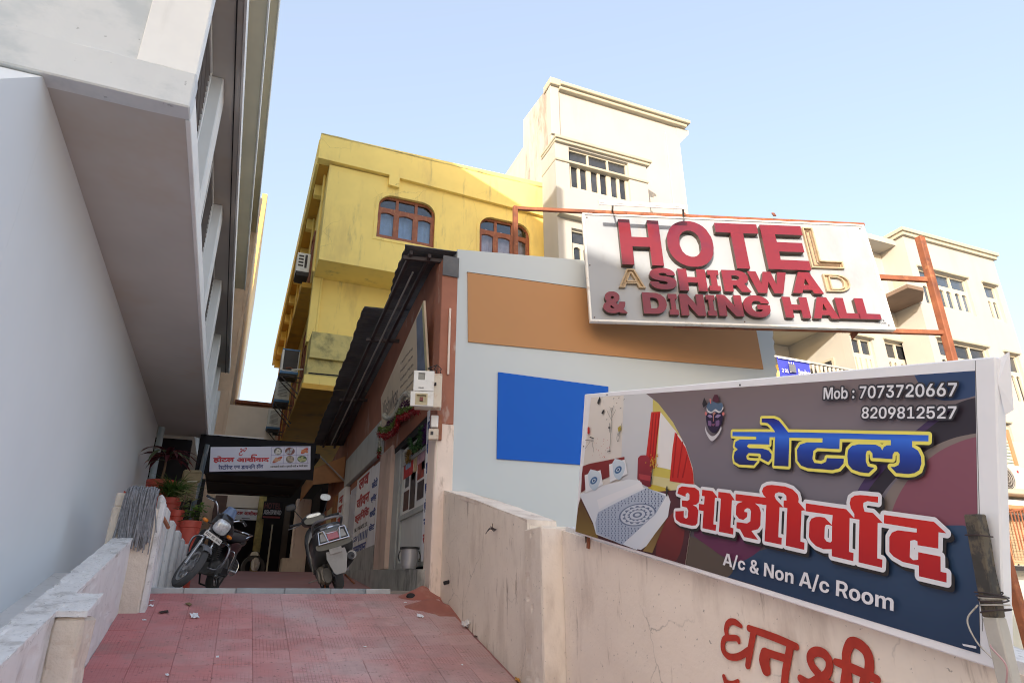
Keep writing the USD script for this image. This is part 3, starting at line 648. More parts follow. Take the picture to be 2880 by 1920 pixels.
# ------------------------------------------------------------------ shop row along the lane
sr = thing('shop_row', 'row of small shops with painted walls stepping up the lane', 'building')
XS = 2.42; YN = 8.44
M_redpaint = mat('faded_terracotta_paint', (.34, .135, .085), .8, .15, 2., .3, 40, .006, dirt=(.48, .36, .30), da=.7, ds=(3, 3, 1), dlo=.58, dhi=.66)
M_pinkpaint = mat('faded_pink_paint', (.64, .48, .40), .8, .12, 2., .3, 40, .006, dirt=(.40, .28, .21), da=.7, ds=(3, 3, 1), dirt2=(.78, .72, .66), da2=.6, ds2=(6, 6, 2), dlo2=.62, dhi2=.68)
M_postcol = mat('pale_peach_paint', (.78, .65, .56), .8, .08, 2., .3, 40, .006, dirt=(.34, .24, .18), da=.6, ds=(7, 7, 2), dlo=.55, dhi=.68)
M_greydoor = mat('grey_door_paint', (.40, .42, .41), .5, .1, 3., .15, 60, .003, dirt=(.15, .155, .15), da=.4, ds=(4, 4, 1))
M_greypanel = mat('light_grey_panel', (.58, .60, .60), .5, .08, 2., .1, 60, .003, dirt=(.46, .46, .45), da=.5, ds=(5, 5, 1.5))
M_plinth = mat('damp_cement_plinth', (.38, .375, .35), .85, .2, 3., .4, 30, .008, dirt=(.09, .09, .085), da=.7, ds=(3, 3, 1.5), dirt2=(.5, .49, .47), da2=.5, ds2=(7, 7, 5), dlo2=.63, dhi2=.70)
M_signwhite = mat('weathered_white_board', (.78, .78, .80), .6, .07, 2., .08, 60, .002, dirt=(.46, .38, .30), da=.7, ds=(3, 3, 1), dlo=.52, dhi=.7)
M_inkblue = flat('blue_sign_ink', (.035, .065, .22), .6)
M_inkred = flat('red_sign_ink', (.40, .045, .05), .6)
M_inkdark = flat('dark_sign_ink', (.04, .035, .04), .6)
M_bluegrey = mat('blue_grey_frame_paint', (.50, .50, .57), .5, .1, 3., .1)
s = lambda x, y, X=XS: P(x, y, X=X)
def slope(y): return 2.22 + .045 * (y - 8.9)          # the plinth climbs with the lane
plin = Polygon([(8.62, 1.6), (20, 1.6), (20, slope(20)), (8.62, slope(8.62))])
part(sr, 'plinth', rough(ext(plin, .5, 'yz', 2.26), .12, .012, 3, 31), M_plinth)
part(sr, 'near_pillar', bx(2.36, 2.62, YG - .02, YG + .34, 1.5, 4.05, .015), M_postcol)
part(sr, 'near_pillar_top', bx(2.37, 2.61, YG - .015, YG + .34, 4.051, 6.55, .01), M_redpaint)
part(sr, 'pipe', tube([(2.50, YG - .04, 4.75), (2.50, YG - .04, 5.75)], .016, 8), M_postcol, 40)
yd0, yd1 = 8.80, 11.55                       # the near shop's door opening
part(sr, 'upper_wall', ext(Polygon([(YG + .34, 4.35), (19.5, 4.05), (19.5, 5.6), (YG + .34, 6.85)]), .12, 'yz', XS), M_redpaint)
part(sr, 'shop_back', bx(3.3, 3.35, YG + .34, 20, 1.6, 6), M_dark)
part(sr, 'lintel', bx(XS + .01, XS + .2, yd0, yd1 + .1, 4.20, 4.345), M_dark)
ya = [s(1085, 1300)[1], s(1045, 1300)[1], s(1000, 1300)[1]]
part(sr, 'pillar', bx(XS - .05, XS + .25, 11.15, 12.05, slope(11.5), 4.349, .01), M_pinkpaint)
# door leaf with posters
yq0, yq1 = 8.98, 10.75
dz0, dz1 = slope(9.8) + .02, 4.15
frd = Frame((XS + .10, yq1, dz0), (0, -1, 0), (-1, 0, 0))
W_, H_ = yq1 - yq0, dz1 - dz0
door = part(sr, 'door', bake(ext(sbox(0, 0, W_, H_).difference(unary_union([sbox(.14, .1, W_ - .14, H_ * .40), sbox(.14, H_ * .44, W_ - .14, H_ * .86), sbox(.14, H_ * .89, W_ - .14, H_ - .05)])), .06), frd), M_greydoor)
part(door, 'panel', bake(ext(sbox(.12, .08, W_ - .12, H_ * .41), .02, at=.01), frd), M_greypanel)
part(door, 'poster_board', bake(ext(sbox(.12, H_ * .43, W_ - .12, H_ * .87), .02, at=.012), frd), mat('pale_poster_sheet', (.72, .72, .71), .5, .06, 3., 0))
cols = [(.30, .05, .035), (.05, .04, .04), (.08, .035, .03), (.30, .16, .06), (.04, .05, .07), (.34, .30, .05)]
for k, (u, v, w, h, c) in enumerate([(.22, .47, .32, .16, 2), (.62, .46, .30, .30, 1), (1.05, .50, .36, .14, 1), (1.02, .66, .36, .16, 0), (.28, .66, .22, .14, 4), (1.25, .72, .3, .14, 1), (.66, .69, .22, .06, 5)]):
    part(door, 'poster', bake(ext(sbox(u, H_ * v, u + w, H_ * (v + h)), .004, at=.033), frd), mat(f'poster_print_{k}', cols[c], .5, .5, 9., 0))
for k, (u, v, w, h, c) in enumerate([(.14, .76, .55, .11, (.55, .03, .03)), (.28, .83, .28, .15, (.25, .36, .50)), (.30, .93, .26, .06, (.48, .27, .16)), (.9, .80, .5, .07, (.42, .25, .30)), (.8, .76, .14, .2, (.5, .36, .2))]):
    part(door, 'picture', bake(ext(sbox(u, H_ * v, u + w, H_ * (v + h)).buffer(.03), .004, at=.0335 + .0005 * k), frd), mat(f'cloth_print_{k}', c, .6, .3, 12., 0))
part(sr, 'jamb', bx(XS + .02, XS + .16, yq1 + .004, yq1 + .38, slope(10.8), 4.2), M_greydoor)
part(sr, 'jamb', bx(XS + .02, XS + .16, yq0 - .16, yq0 - .004, slope(9), 4.2), M_greydoor)
# narrow painted sign strip on the near jamb
fr = Frame((XS - .012, 8.98, 2.32), (0, -1, 0), (-1, 0, 0))
st = part(sr, 'painted_strip', bake(ext(sbox(0, 0, .36, 2.05), .012), fr), M_signwhite)
for k, (t, c, v0, h) in enumerate([('फोटो', M_inkblue, 1.72, .22), ('वीडियो', M_inkblue, 1.42, .2), ('शुटींग', M_inkblue, 1.14, .2), ('एल.सी.डी', M_inkblue, .88, .17), ('प्रोजेक्टर', M_inkblue, .62, .18), ('र', M_inkblue, .42, .12), ('सम', M_inkred, .22, .12)]):
    part(st, 'lettering', bake(ext(fit(text(t, 'hindi', stroke=5), .05, v0, .32, v0 + h), .003, at=.0122), fr), c)
# the tall boards between the doors
def board(name, ya_, yb_, z0_, z1_, rows, xo=.0, w=.02, base=M_signwhite):
    fr = Frame((XS - xo, yb_, z0_), (0, -1, 0), (-1, 0, 0)); Wd = yb_ - ya_
    b = part(sr, name, bake(ext(sbox(0, 0, Wd, z1_ - z0_), w), fr), base)
    for t, c, v0, h, a, e in rows:
        part(b, 'lettering', bake(ext(fit(text(t, 'hindi' if ord(t[0]) > 0x900 else 'latin', stroke=6 if ord(t[0]) > 0x900 else 0), Wd * a, v0, Wd * e, v0 + h), .003, at=w + .0003), fr), c)
    return b
yA = s(1062, 1300)[1]; yB = s(1008, 1300)[1]
board('painted_board', 12.1, 12.75, slope(12.4) + .1, 4.25, [('फोटो', M_inkblue, 1.35, .16, .1, .9), ('प्रिन्ट', M_inkblue, 1.08, .15, .1, .9), ('शादी', M_inkblue, .82, .15, .1, .9), ('सेट', M_inkblue, .58, .13, .1, .9)], .03)
board('painted_board', 12.8, 14.5, slope(13.6) + .05, 4.3, [('लव', M_inkred, 1.55, .22, .15, .8), ('जीवन', M_inkred, 1.18, .26, .1, .9), ('क्लिनिक', M_inkred, .86, .24, .06, .94), ('M. 9460111', M_inkdark, .72, .08, .1, .9), ('SSV नमस्या', M_inkblue, .50, .15, .06, .94), ('समाधान', M_inkblue, .28, .15, .1, .9)], .01)
part(sr, 'damp_patch', bx(XS - .055, XS + .05, 12.1, 14.5, slope(12), slope(12) + .42), M_plinth)
part(sr, 'grey_shutter_frame', bx(XS - .02, XS + .1, 14.55, 15.3, slope(14.6), 4.2), M_bluegrey)
for k in range(4): part(sr, 'hinge', bx(XS - .05, XS + .0, 14.52, 14.62, 2.75 + .42 * k, 2.80 + .42 * k), M_bluegrey)
part(sr, 'shop_sign_blank', bx(XS - .10, XS - .002, 12.0, 15.9, 4.36, 5.0, .01), M_greydoor)
part(sr, 'pillar', bx(XS - .12, XS + .25, 15.55, 16.5, slope(15), 4.34, .01), M_signwhite)
fr = Frame((XS - .121, 16.5, 2.4), (0, -1, 0), (-1, 0, 0))
for k, t in enumerate(['व', 'जी', 'व', 'न', 'व', 'जी', 'व', 'न']):
    part(sr, 'lettering', bake(ext(fit(text(t, 'hindi', stroke=8), .22, .10 + .215 * k, .80, .27 + .215 * k), .003), fr), M_inkred)
part(sr, 'orange_post', bx(XS - .16, XS + .2, 16.7, 17.1, slope(16), 4.3), mat('orange_brown_post', (.30, .12, .035), .6, .2, 3., .1))
part(sr, 'cream_door', bx(XS - .14, XS + .2, 17.15, 18.2, slope(17), 4.1), mat('cream_yellow_door', (.52, .44, .28), .6, .1, 3., .1))
part(sr, 'brown_door', bx(XS - .1, XS + .2, 18.3, 19.6, slope(18), 4.2), M_brownwood)
part(sr, 'cream_pillar', bx(1.62, 2.02, 19.6, 20.0, 1.9, 4.6, .02), M_postcol)
part(sr, 'cream_pillar', bx(1.9, 2.2, 22.6, 23.0, 1.9, 4.6, .02), M_postcol)
part(sr, 'dark_side', bx(2.3, 2.5, 20, 30, 1.9, 5), M_dark)
# big shop sign above the near door
M_signtan = mat('faded_tan_sign', (.56, .46, .34), .6, .10, 1.5, .06, 60, .002, dirt=(.40, .32, .23), da=.4, ds=(2, 2, 2))
sg = thing('shop_sign', 'faded tan shop sign board leaning out above the near shop door', 'sign')
q = [s(1190, 940, XS - .06), s(1202, 905, XS - .06)]
ysn, ysf = 8.78, 11.9
frs = Frame((XS - .04, ysf, 4.60), (0, -1, 0), (-1, 0, -.10)); Ws = ysf - ysn
part(sg, 'panel', ext(Polygon([(0, 0), (Ws, .0), (Ws, 1.42), (0, .80)]), .03), M_signtan)
tt = sg.GetPath()
UsdGeom.Xformable(sg).AddTransformOp().Set(frs.matrix())
part(sg, 'blue_patch', ext(Polygon([(Ws * .80, .02), (Ws * .97, .02), (Ws * .97, 1.36), (Ws * .86, 1.3), (Ws * .84, .7)]), .002, at=.0302), mat('sign_blue_print', (.10, .13, .20), .5, .4, 3., 0))
part(sg, 'yellow_edge', ext(Polygon([(Ws * .965, .02), (Ws * .995, .02), (Ws * .995, 1.40), (Ws * .965, 1.39)]), .002, at=.0304), mat('sign_yellow_print', (.40, .36, .20), .5, .3, 3., 0))
part(sg, 'lettering', ext(fit(text('Vishwkar', 'latin', 500), Ws * .05, .34, Ws * .42, .66), .002, at=.0304), mat('sign_brown_print', (.12, .10, .09), .5, .1, 3., 0))
for k in range(6):
    keys(part(sg, 'small_print', ext(fit(text(['Photo Studio', 'Video Shooting', 'Wedding Album', 'Colour Prints', 'Passport Photo', 'Card Printing'][k], 'latin', 400), Ws * (.46 + .01 * k), .26 + .13 * k, Ws * .76, .31 + .13 * k), .002, at=.0304), '/World/Looks/sign_brown_print'), kind='stuff')
part(sg, 'swoosh', ext(LineString(curve([(Ws * .05, .05), (Ws * .22, .16), (Ws * .42, .38), (Ws * .30, .12)])).buffer(.022), .002, at=.0304), '/World/Looks/sign_brown_print')

# ------------------------------------------------------------------ tin canopy over the shops
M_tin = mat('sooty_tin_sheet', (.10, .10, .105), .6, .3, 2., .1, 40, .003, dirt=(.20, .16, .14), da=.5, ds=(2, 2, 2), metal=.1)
M_purlin = mat('dark_steel_angle', (.05, .035, .035), .6, .2, 4., .1)
i1, i2, i3 = P(1258, 785, X=2.40), P(1217, 842, X=2.40), P(905, 1240, X=2.40)
tc = thing('tin_canopy', 'dark corrugated tin canopy sloping down along the shops', 'canopy')
def sheet(pa, pb, x1, dxz, pitch=.076, amp=.012):
    """Corrugated sheet from y0 to y1; ridges run across the lane."""
    y0_, y1_, za, zb = pa[1], pb[1], pa[2], pb[2]; ys_ = np.arange(y0_, y1_ + .001, pitch / 6); v = []
    for y in ys_:
        t = (y - y0_) / (y1_ - y0_); x0 = pa[0] + (pb[0] - pa[0]) * t + .012 * math.sin(3.1 * y) + .008 * math.sin(17 * y); xs_ = np.linspace(x0, x1, 5)
        for x in xs_:
            v.append((x, y, za + (zb - za) * t + dxz * (x - x0) + amp * math.sin(2 * math.pi * y / pitch)))
    v = np.array(v); n = 5; f = []
    for i in range(len(ys_) - 1):
        for j in range(n - 1):
            a = i * n + j; f += [(a, a + 1, a + n + 1), (a, a + n + 1, a + n)]
    f = np.array(f); w = v + [0, 0, -.003]
    return trimesh.Trimesh(np.vstack([v, w]), np.vstack([f, f[:, ::-1] + len(v)]), process=False)
def cz(y): return P(1139, 686, Y=8.42)[2] + (y - 8.42) * (5.72 - P(1139, 686, Y=8.42)[2]) / (17.3 - 8.42)
xo = P(1139, 688, Y=8.42)[0]
e1, e2 = P(1139, 686, Y=8.42), P(1082, 866, Y=11.3); e3, e4 = P(1024, 862, Y=11.2), P(880, 1250, Y=17.3); e5 = e3 + (e4 - e3) * .52
for a, b in ((e1, e2), (e3, e5), (e5 + [0, -.1, -.03], e4)):
    part(tc, 'sheet', sheet(a, b, 2.62, .06), M_tin)
part(tc, 'wall_flashing', ext(Polygon([(8.44, i2[2] + .15), (i2[1], i2[2]), (i3[1], i3[2]), (17.4, e4[2] + .05), (11.3, e2[2] + .08), (8.44, e1[2] + .05)]), .015, 'yz', 2.385), M_tin)  # added dark sheet, stands in for the shaded underside of the canopy
part(tc, 'end_flashing', bx(2.37, 2.615, 8.36, 8.378, P(1267, 776, Y=8.36)[2], 6.60), M_tin)  # same dark stand-in for canopy shade, added over the pillar top
for x in (xo + .12, 2.2):
    part(tc, 'purlin', bar((x, 8.5, cz(8.5) - .06), (x, 17.3, cz(17.3) - .12), .05, .07), M_purlin)
for y in (8.6, 11.3, 14.2, 17.2):
    part(tc, 'rafter', bar((xo + .02, y, cz(y) - .11), (2.5, y, cz(y) - .04), .05, .06), M_purlin)
part(tc, 'stay_rod', tube([(2.05, 8.9, cz(9) - .12), (1.95, 16, cz(16) - .5)], .016, 8), M_louvre)
part(tc, 'tube_light', tube([(2.36, 9.3, 5.95), (2.36, 11.2, 5.72)], .016, 8), mat('dull_tube', (.5, .5, .55), .4, .1, 3., 0))
aw = thing('shop_awning', 'rust brown folded metal awning over a doorway beyond the shop boards', 'awning')
M_awn = mat('rust_brown_awning', (.38, .18, .07), .6, .2, 3., .1)
part(aw, 'top', hull([(2.4, 16.6, 5.25), (2.4, 19.4, 5.25), (1.7, 16.6, 4.9), (1.7, 19.4, 4.9), (2.4, 16.6, 5.22), (2.4, 19.4, 5.22), (1.7, 16.6, 4.87), (1.7, 19.4, 4.87)]), M_awn)
part(aw, 'front_flap', bx(1.68, 1.70, 16.6, 19.4, 4.50, 4.89), M_awn)
part(aw, 'side_flap', ext(Polygon([(1.70, 4.50), (2.4, 4.62), (2.4, 5.24), (1.70, 4.89)]), .02, 'xz', 16.58), M_awn)
part(aw, 'stay', tube([(2.4, 16.4, 4.6), (1.75, 16.5, 5.2)], .02, 8), M_louvre)

# ------------------------------------------------------------------ walls beside the ramp
bw = thing('boundary_wall', 'beige plastered wall right of the ramp with painted red letters', 'wall')
a, b_, c_ = P(1264, 1387, X=2.5), P(1481, 1467, X=2.5), P(1526, 1481, X=2.5)
prof = lambda pts: Polygon(pts)
part(bw, 'ramp_section', rough(ext(prof([(5.70, .2), (YG - .02, .8), (YG - .02, 3.16), (8.13, a[2]), (7.2, a[2] - .22), (6.3, 2.63), (5.70, b_[2])]), .24, 'yz', 2.5), .07, .006, 3, 41), M_pinkface)
part(bw, 'coping', rough(ext(prof([(5.70, b_[2] - .03), (6.3, 2.60), (7.2, a[2] - .25), (8.13, a[2] - .03), (8.39, 3.12), (8.39, 3.17), (8.13, a[2] + .02), (7.2, a[2] - .2), (6.3, 2.65), (5.70, b_[2] + .02)]), .30, 'yz', 2.50), .06, .012, 5, 42), M_pink)
part(bw, 'end_pillar', rough(bx(2.475, 2.80, 5.355, 5.72, 0, c_[2] + .01, .012), .03, .008, 5, 43, drop=.05), M_pinkface)
part(bw, 'pillar_face', rough(bx(2.478, 2.80, 5.345, 5.358, 0, c_[2] - .01, .004), .04, .004, 4, 44), M_pink)
wz = lambda y: 2.36 - (5.36 - y) * .232
part(bw, 'banner_section', rough(ext(prof([(-6, 0), (5.34, 0), (5.34, 2.37), (1.7, wz(1.7)), (-.5, wz(-.2) - .1), (-6, .4)]), .26, 'yz', 2.67), .12, .008, 3, 45), M_pink)
part(bw, 'wall_top', rough(ext(prof([(1.4, wz(1.4) - .02), (5.30, 2.34), (5.30, 2.40), (1.4, wz(1.4) + .04)]), .22, 'yz', 2.69), .06, .02, 6, 46), M_parapet)
# red hand-painted letters on it
XWL = 2.67
M_redpaintletter = mat('red_brush_paint', (.43, .035, .018), .55, .12, 14., .15, 60, .002, dirt=(.30, .03, .015), da=.5, ds=(14, 14, 14))
def zl(x, y): return P(2000 + x * .2126, 1720 + y * .2126, X=XWL - .012)
def stroke(pts, r, closed=False):
    q = np.array([zl(*p)[[1, 2]] for p in pts]); q = curve(q, 6)
    rr = np.interp(np.linspace(0, 1, len(q)), np.linspace(0, 1, len(np.atleast_1d(r))), np.atleast_1d(r)) * .2126 * .00172
    return unary_union([hullp(q[i], q[i + 1], rr[i], rr[i + 1]) for i in range(len(q) - 1)])
def hullp(a, b, ra, rb): return unary_union([Point(a).buffer(ra, 8), Point(b).buffer(rb, 8)]).convex_hull
strokes = [
    stroke([(390, 185), (330, 140), (265, 125), (215, 160), (195, 230), (205, 300), (205, 300)], [28, 45, 46, 42, 36, 36]),
    stroke([(365, 400), (345, 350), (260, 340), (180, 350), (150, 430), (165, 520), (230, 585), (330, 595), (420, 560), (490, 510)], [22, 40, 44, 42, 40, 42, 46, 48, 48, 48]),
    stroke([(560, 250), (530, 420), (505, 560), (480, 710)], [52, 52, 52, 44]),
    stroke([(500, 215), (700, 285), (900, 360), (1120, 455)], [46, 50, 50, 46]),
    stroke([(1045, 440), (1010, 640), (980, 800), (960, 1010)], [58, 58, 58, 56]),
    stroke([(975, 610), (860, 575), (720, 530)], [50, 48, 50]),
    stroke([(715, 560), (700, 650), (722, 760)], [88, 96, 80]),
    stroke([(1430, 830), (1340, 720), (1305, 620), (1330, 550), (1400, 520), (1490, 550), (1555, 640), (1560, 740), (1520, 830), (1430, 900), (1300, 950), (1180, 880)], [52, 52, 52, 56, 58, 58, 54, 50, 54, 70, 60, 48]),
    stroke([(1500, 940), (1600, 985), (1700, 1050)], [60, 56, 50]),
    stroke([(1650, 660), (1760, 700), (1900, 760), (2060, 830), (2190, 890)], [42, 52, 54, 54, 46]),
    stroke([(1830, 1060), (1800, 860), (1790, 700), (1785, 560), (1830, 430), (1880, 400), (1960, 430), (2050, 520), (2090, 650), (2080, 800), (2030, 900), (2000, 1050)], [62, 60, 58, 58, 60, 62, 64, 62, 60, 58, 58, 58]),
    stroke([(1790, 760), (1770, 900), (1750, 1060)], [60, 60, 60]),
    stroke([(165, 850), (200, 930), (290, 955), (350, 915)], [30, 40, 46, 30]),
]
for idx in ((0, 1, 2, 3, 4, 5, 6), (7, 8), (9, 10, 11), (12,)):
    g_ = unary_union([strokes[i] for i in idx]).buffer(.001).intersection(sbox(-1, .3, 6, 3)).simplify(.0008)
    if idx == (9, 10, 11): g_ = g_.difference(unary_union([strokes[7], strokes[8]]).buffer(.001))
    part(bw, 'painted_letter', ext(g_, .004, 'yz', XWL - .0125), M_redpaintletter)
part(bw, 'pipe_stub', tube([(2.52, P(1262, 1634, X=2.5)[1], P(1262, 1634, X=2.5)[2]), (2.44, P(1262, 1634, X=2.5)[1], P(1262, 1634, X=2.5)[2] - .02)], .022, 10), M_dark)
q = P(1396, 1488, X=2.49)
part(bw, 'wire_stub', cat([tube(curve([q, q + [-.05, .02 * k, .01 * k], q + [-.09, .05 * k - .03, -.02 * k]]), .004, 5) for k in range(-2, 3)]), M_purlin)

lw_ = thing('parapet_wall', 'worn white parapet wall with a block pilaster left of the ramp', 'wall')
pz = lambda y: 1.51 + .235 * (y - 4.02)
part(lw_, 'wall', rough(ext(prof([(1.0, -.2), (7.86, -.2), (7.86, pz(7.86)), (1.0, pz(1.0))]), .16, 'yz', -1.05), .05, .007, 4, 51, drop=.03), M_parapetinner)
part(lw_, 'coping', rough(ext(prof([(1.0, pz(1.0) - .02), (7.83, pz(7.83) - .02), (7.83, pz(7.83) + .012), (1.0, pz(1.0) + .012)]), .175, 'yz', -1.062), .03, .012, 9, 52, drop=.05), M_parapet)
part(lw_, 'pilaster', rough(bx(-.90, -.735, 4.98, 5.42, 0, pz(5.0) - .03, .02), .03, .010, 7, 53, drop=.03), M_tan)
part(lw_, 'pilaster_cap', rough(ext(prof([(4.97, pz(4.97) - .025), (5.44, pz(5.44) - .025), (5.44, pz(5.44) + .012), (4.97, pz(4.97) + .012)]), .18, 'yz', -.905), .03, .012, 9, 54, drop=.04), M_parapet)
part(lw_, 'back_fill', ext(prof([(3.0, 0), (13.6, 0), (13.6, 2.0), (7.9, pz(7.9) - .34), (3.0, pz(3.0) - .34)]), .449, 'yz', -1.4999), M_parapetinner)  # unseen pale fill, added to bounce light onto the grey wall
gp = thing('gate_pillar', 'tan plaster gate pillar at the left top of the ramp with a grey mop on it', 'pillar')
part(gp, 'shaft', rough(bx(-1.13, -.715, 7.85, 8.02, 1.5, 2.72, .015), .05, .007, 5, 55), M_tan)
part(gp, 'side_slab', rough(bx(-.714, -.66, 7.87, 8.10, 1.6, 2.80, .01), .06, .006, 5, 56), M_parapet)
part(gp, 'top', rough(bx(-1.12, -.80, 7.86, 8.04, 2.721, 2.86, .015), .05, .008, 5, 57), M_tan)
# stepped stair slabs behind it
ss = thing('stair_side_wall', 'row of pale upright concrete slabs stepping down beside the motorcycle', 'stair wall')
for k, (l_, r_, t_) in enumerate(((447, 463, 1390), (461, 476, 1424), (474, 493, 1462), (491, 509, 1490), (507, 519, 1512), (517, 532, 1529))):
    yk = (8.2, 8.6, 9.35, 9.9, 10.3, 10.7)[k]
    a, b_ = P(l_, t_, Y=yk), P(r_, t_, Y=yk)
    part(ss, 'slab', rough(bx(a[0], b_[0], yk, yk + .35, 1.6, a[2], .02), .06, .005, 5, 60 + k), M_parapetinner)
# ------------------------------------------------------------------ the hotel sign on its steel frame
yaw, tilt = math.radians(107.683), math.radians(4.629)
ux = np.array([math.sin(yaw), math.cos(yaw), 0.]); nh = np.cross(ux, [0, 0, 1.])
nb = nh * math.cos(tilt) + np.array([0, 0, 1.]) * math.sin(tilt)
d = ray(1643, 605); A = EYE + d * (8.2 / d[1])
fs = Frame(A, ux, nb); o2 = fs.px(1666, 899); fs = Frame(A + fs.u * fs.px(1643, 605)[0] + fs.v * o2[1], ux, nb)
WB, HB = fs.px(2466, 640)[0], fs.px(1643, 605)[1]
WB = (fs.px(2422, 634)[0] + fs.px(2510, 919)[0]) / 2
M_board = mat('painted_sign_board', (.32, .335, .36), .5, .04, 1.2, .06, 60, .002, dirt=(.26, .265, .27), da=.6, ds=(1.5, .8, 1), dirt2=(.36, .29, .24), da2=.4, ds2=(6, 1, 6), dlo2=.58, dhi2=.75)
M_trim = mat('sign_edge_trim', (.78, .76, .72), .45, .05, 4., .05, dirt=(.40, .30, .22), da=.5, ds=(6, 6, 6), dlo=.55, dhi=.7)
M_face = mat('red_acrylic_face', (.165, .010, .017), .28, .08, 1.5, .03, 30, .001, dirt=(.11, .011, .030), da=.7, ds=(.9, .9, .9), dirt2=(.28, .016, .012), da2=.6, ds2=(.7, .7, .7), spec=.6)
M_rim = mat('bronze_letter_side', (.095, .066, .05), .5, .12, 3., .05, metal=.3)
M_open = mat('cream_channel_letter', (.40, .30, .19), .6, .12, 5., .1, dirt=(.24, .16, .095), da=.6, ds=(9, 9, 9))
M_neon = mat('clear_neon_tube', (.20, .13, .08), .3, .2, 8., 0, dirt=(.2, .12, .07), da=.6, ds=(12, 12, 12))
M_rust = mat('rusted_steel', (.26, .085, .038), .75, .25, 4., .35, 60, .004, dirt=(.11, .04, .028), da=.7, ds=(4, 4, 4), dirt2=(.44, .19, .08), da2=.6, ds2=(5, 5, 5), dlo2=.55, dhi2=.7)
hs = thing('hotel_sign', 'large white sign board with raised red letters HOTEL ASHIRWAD & DINING HALL', 'sign', frame=fs)
part(hs, 'board', bx(0, WB, 0, HB, -.05, 0), M_board)
for a in ((0, WB, HB - .0, HB + .03), (0, WB, -.035, -.0), ): part(hs, 'edge', bx(a[0] - .035, a[1] + .035, a[2] + .001, a[3], -.06, .022, .004), M_trim)
for a in ((-.035, -.001), (WB + .001, WB + .035)): part(hs, 'edge', bx(a[0], a[1], 0, HB, -.06, .022, .004), M_trim)
Zx = lambda x, y: (1630 + x * .3784, 560 + y * .3784)
DEP = .105
def lbox(x0, y0, x1, y1, off):
    """Letter box from its lower left and upper right corners in the photograph."""
    a, b = fs.px(*Zx(x0, y1), off), fs.px(*Zx(x1, y0), off); return a[0], a[1], b[0], b[1]
def letter(ch, x0, yb, x1, yt, w=800, dep=DEP, open_=False, sx=0):
    a = fs.px(*Zx(x0, yb), .012 if open_ else dep); b = fs.px(*Zx(x1, yt), .012 if open_ else dep)
    g_ = fit(text(ch, 'latin', w), a[0], a[1], b[0], b[1])
    nm = {'&': 'ampersand'}.get(ch, 'letter')
    if not open_:
        L = part(hs, nm, ext(g_, dep - .012), M_rim)
        part(L, 'face', ext(g_.buffer(.004), .012, at=dep - .0118), M_face)
    else:
        L = part(hs, 'open_letter', ext(g_.difference(g_.buffer(-.022)), .05, at=.001), M_open, label='letter with its red face missing, bare tubes inside')
        part(L, 'back', ext(g_.buffer(-.0225), .004, at=.001), M_open)
        c = g_.buffer(-.055)
        for q in (list(c.geoms) if hasattr(c, 'geoms') else [c]):
            if q.area < .0008: continue
            ring = np.array(q.exterior.coords)[:-1]
            ring = np.array(q.exterior.segmentize(.05).coords)[:-1]
            part(L, 'tube', tube(np.c_[ring, np.full(len(ring), .03)], .009, 6, closed=True), M_neon)
    return L
lean = lambda x, y0, y1: (.078 + x / 2090 * .23) * (y1 - y0)
for ch, x0, x1, yt, yb in (('H', 320, 582, 162, 482), ('T', 1062, 1312, 190, 508), ('E', 1410, 1640, 203, 517)):
    letter(ch, x0, yb, x1 + (0 if ch != 'T' else 0), yt)
letter('O', 678, 494, 962, 172)
letter('L', 1722, 516, 1880, 228, 700, open_=True)
for ch, x0, x1, yt, yb, op in (('A', 290, 472, 530, 662, 1), ('S', 532, 706, 516, 664, 0), ('H', 750, 928, 524, 676, 0), ('I', 972, 1026, 530, 677, 0), ('R', 1082, 1246, 533, 683, 0), ('W', 1278, 1530, 546, 692, 0), ('A', 1590, 1776, 548, 694, 0), ('D', 1832, 1984, 570, 692, 1)):
    letter(ch, x0, yb, x1, yt, 700 if op else 900, .088, bool(op))
for ch, x0, x1, yt, yb in (('&', 182, 340, 690, 842), ('D', 482, 636, 698, 847), ('I', 676, 718, 706, 855), ('N', 762, 916, 710, 860), ('I', 962, 998, 714, 862), ('N', 1044, 1195, 716, 864), ('G', 1236, 1398, 720, 872), ('H', 1538, 1685, 731, 877), ('A', 1744, 1892, 733, 882), ('L', 1936, 2048, 738, 883), ('L', 2082, 2200, 742, 887)):
    letter(ch, x0, yb, x1, yt, 900, .082)
mk = [fs.px(*Zx(2195, 925)), fs.px(*Zx(2285, 900))]
part(hs, 'maker_mark', ext(fit(text("Moon's", 'latin', 800), mk[0][0], mk[0][1] + .045, mk[0][0] + .17, mk[0][1] + .085), .002, at=.0005), M_inkdark)
part(hs, 'maker_mark', ext(fit(text("97993-14688", 'latin', 500), mk[0][0], mk[0][1], mk[0][0] + .19, mk[0][1] + .03), .002, at=.0005), M_inkdark)
for (u, v) in ((.04, .04), (.04, HB - .05), (WB - .05, .05), (WB - .05, HB - .05), (.03, HB * .5), (WB * .5, .04)):
    part(hs, 'screw', lathe([(0, .006), (.012, .006), (.012, 0)], 10, (u, v, .0)), M_rim)

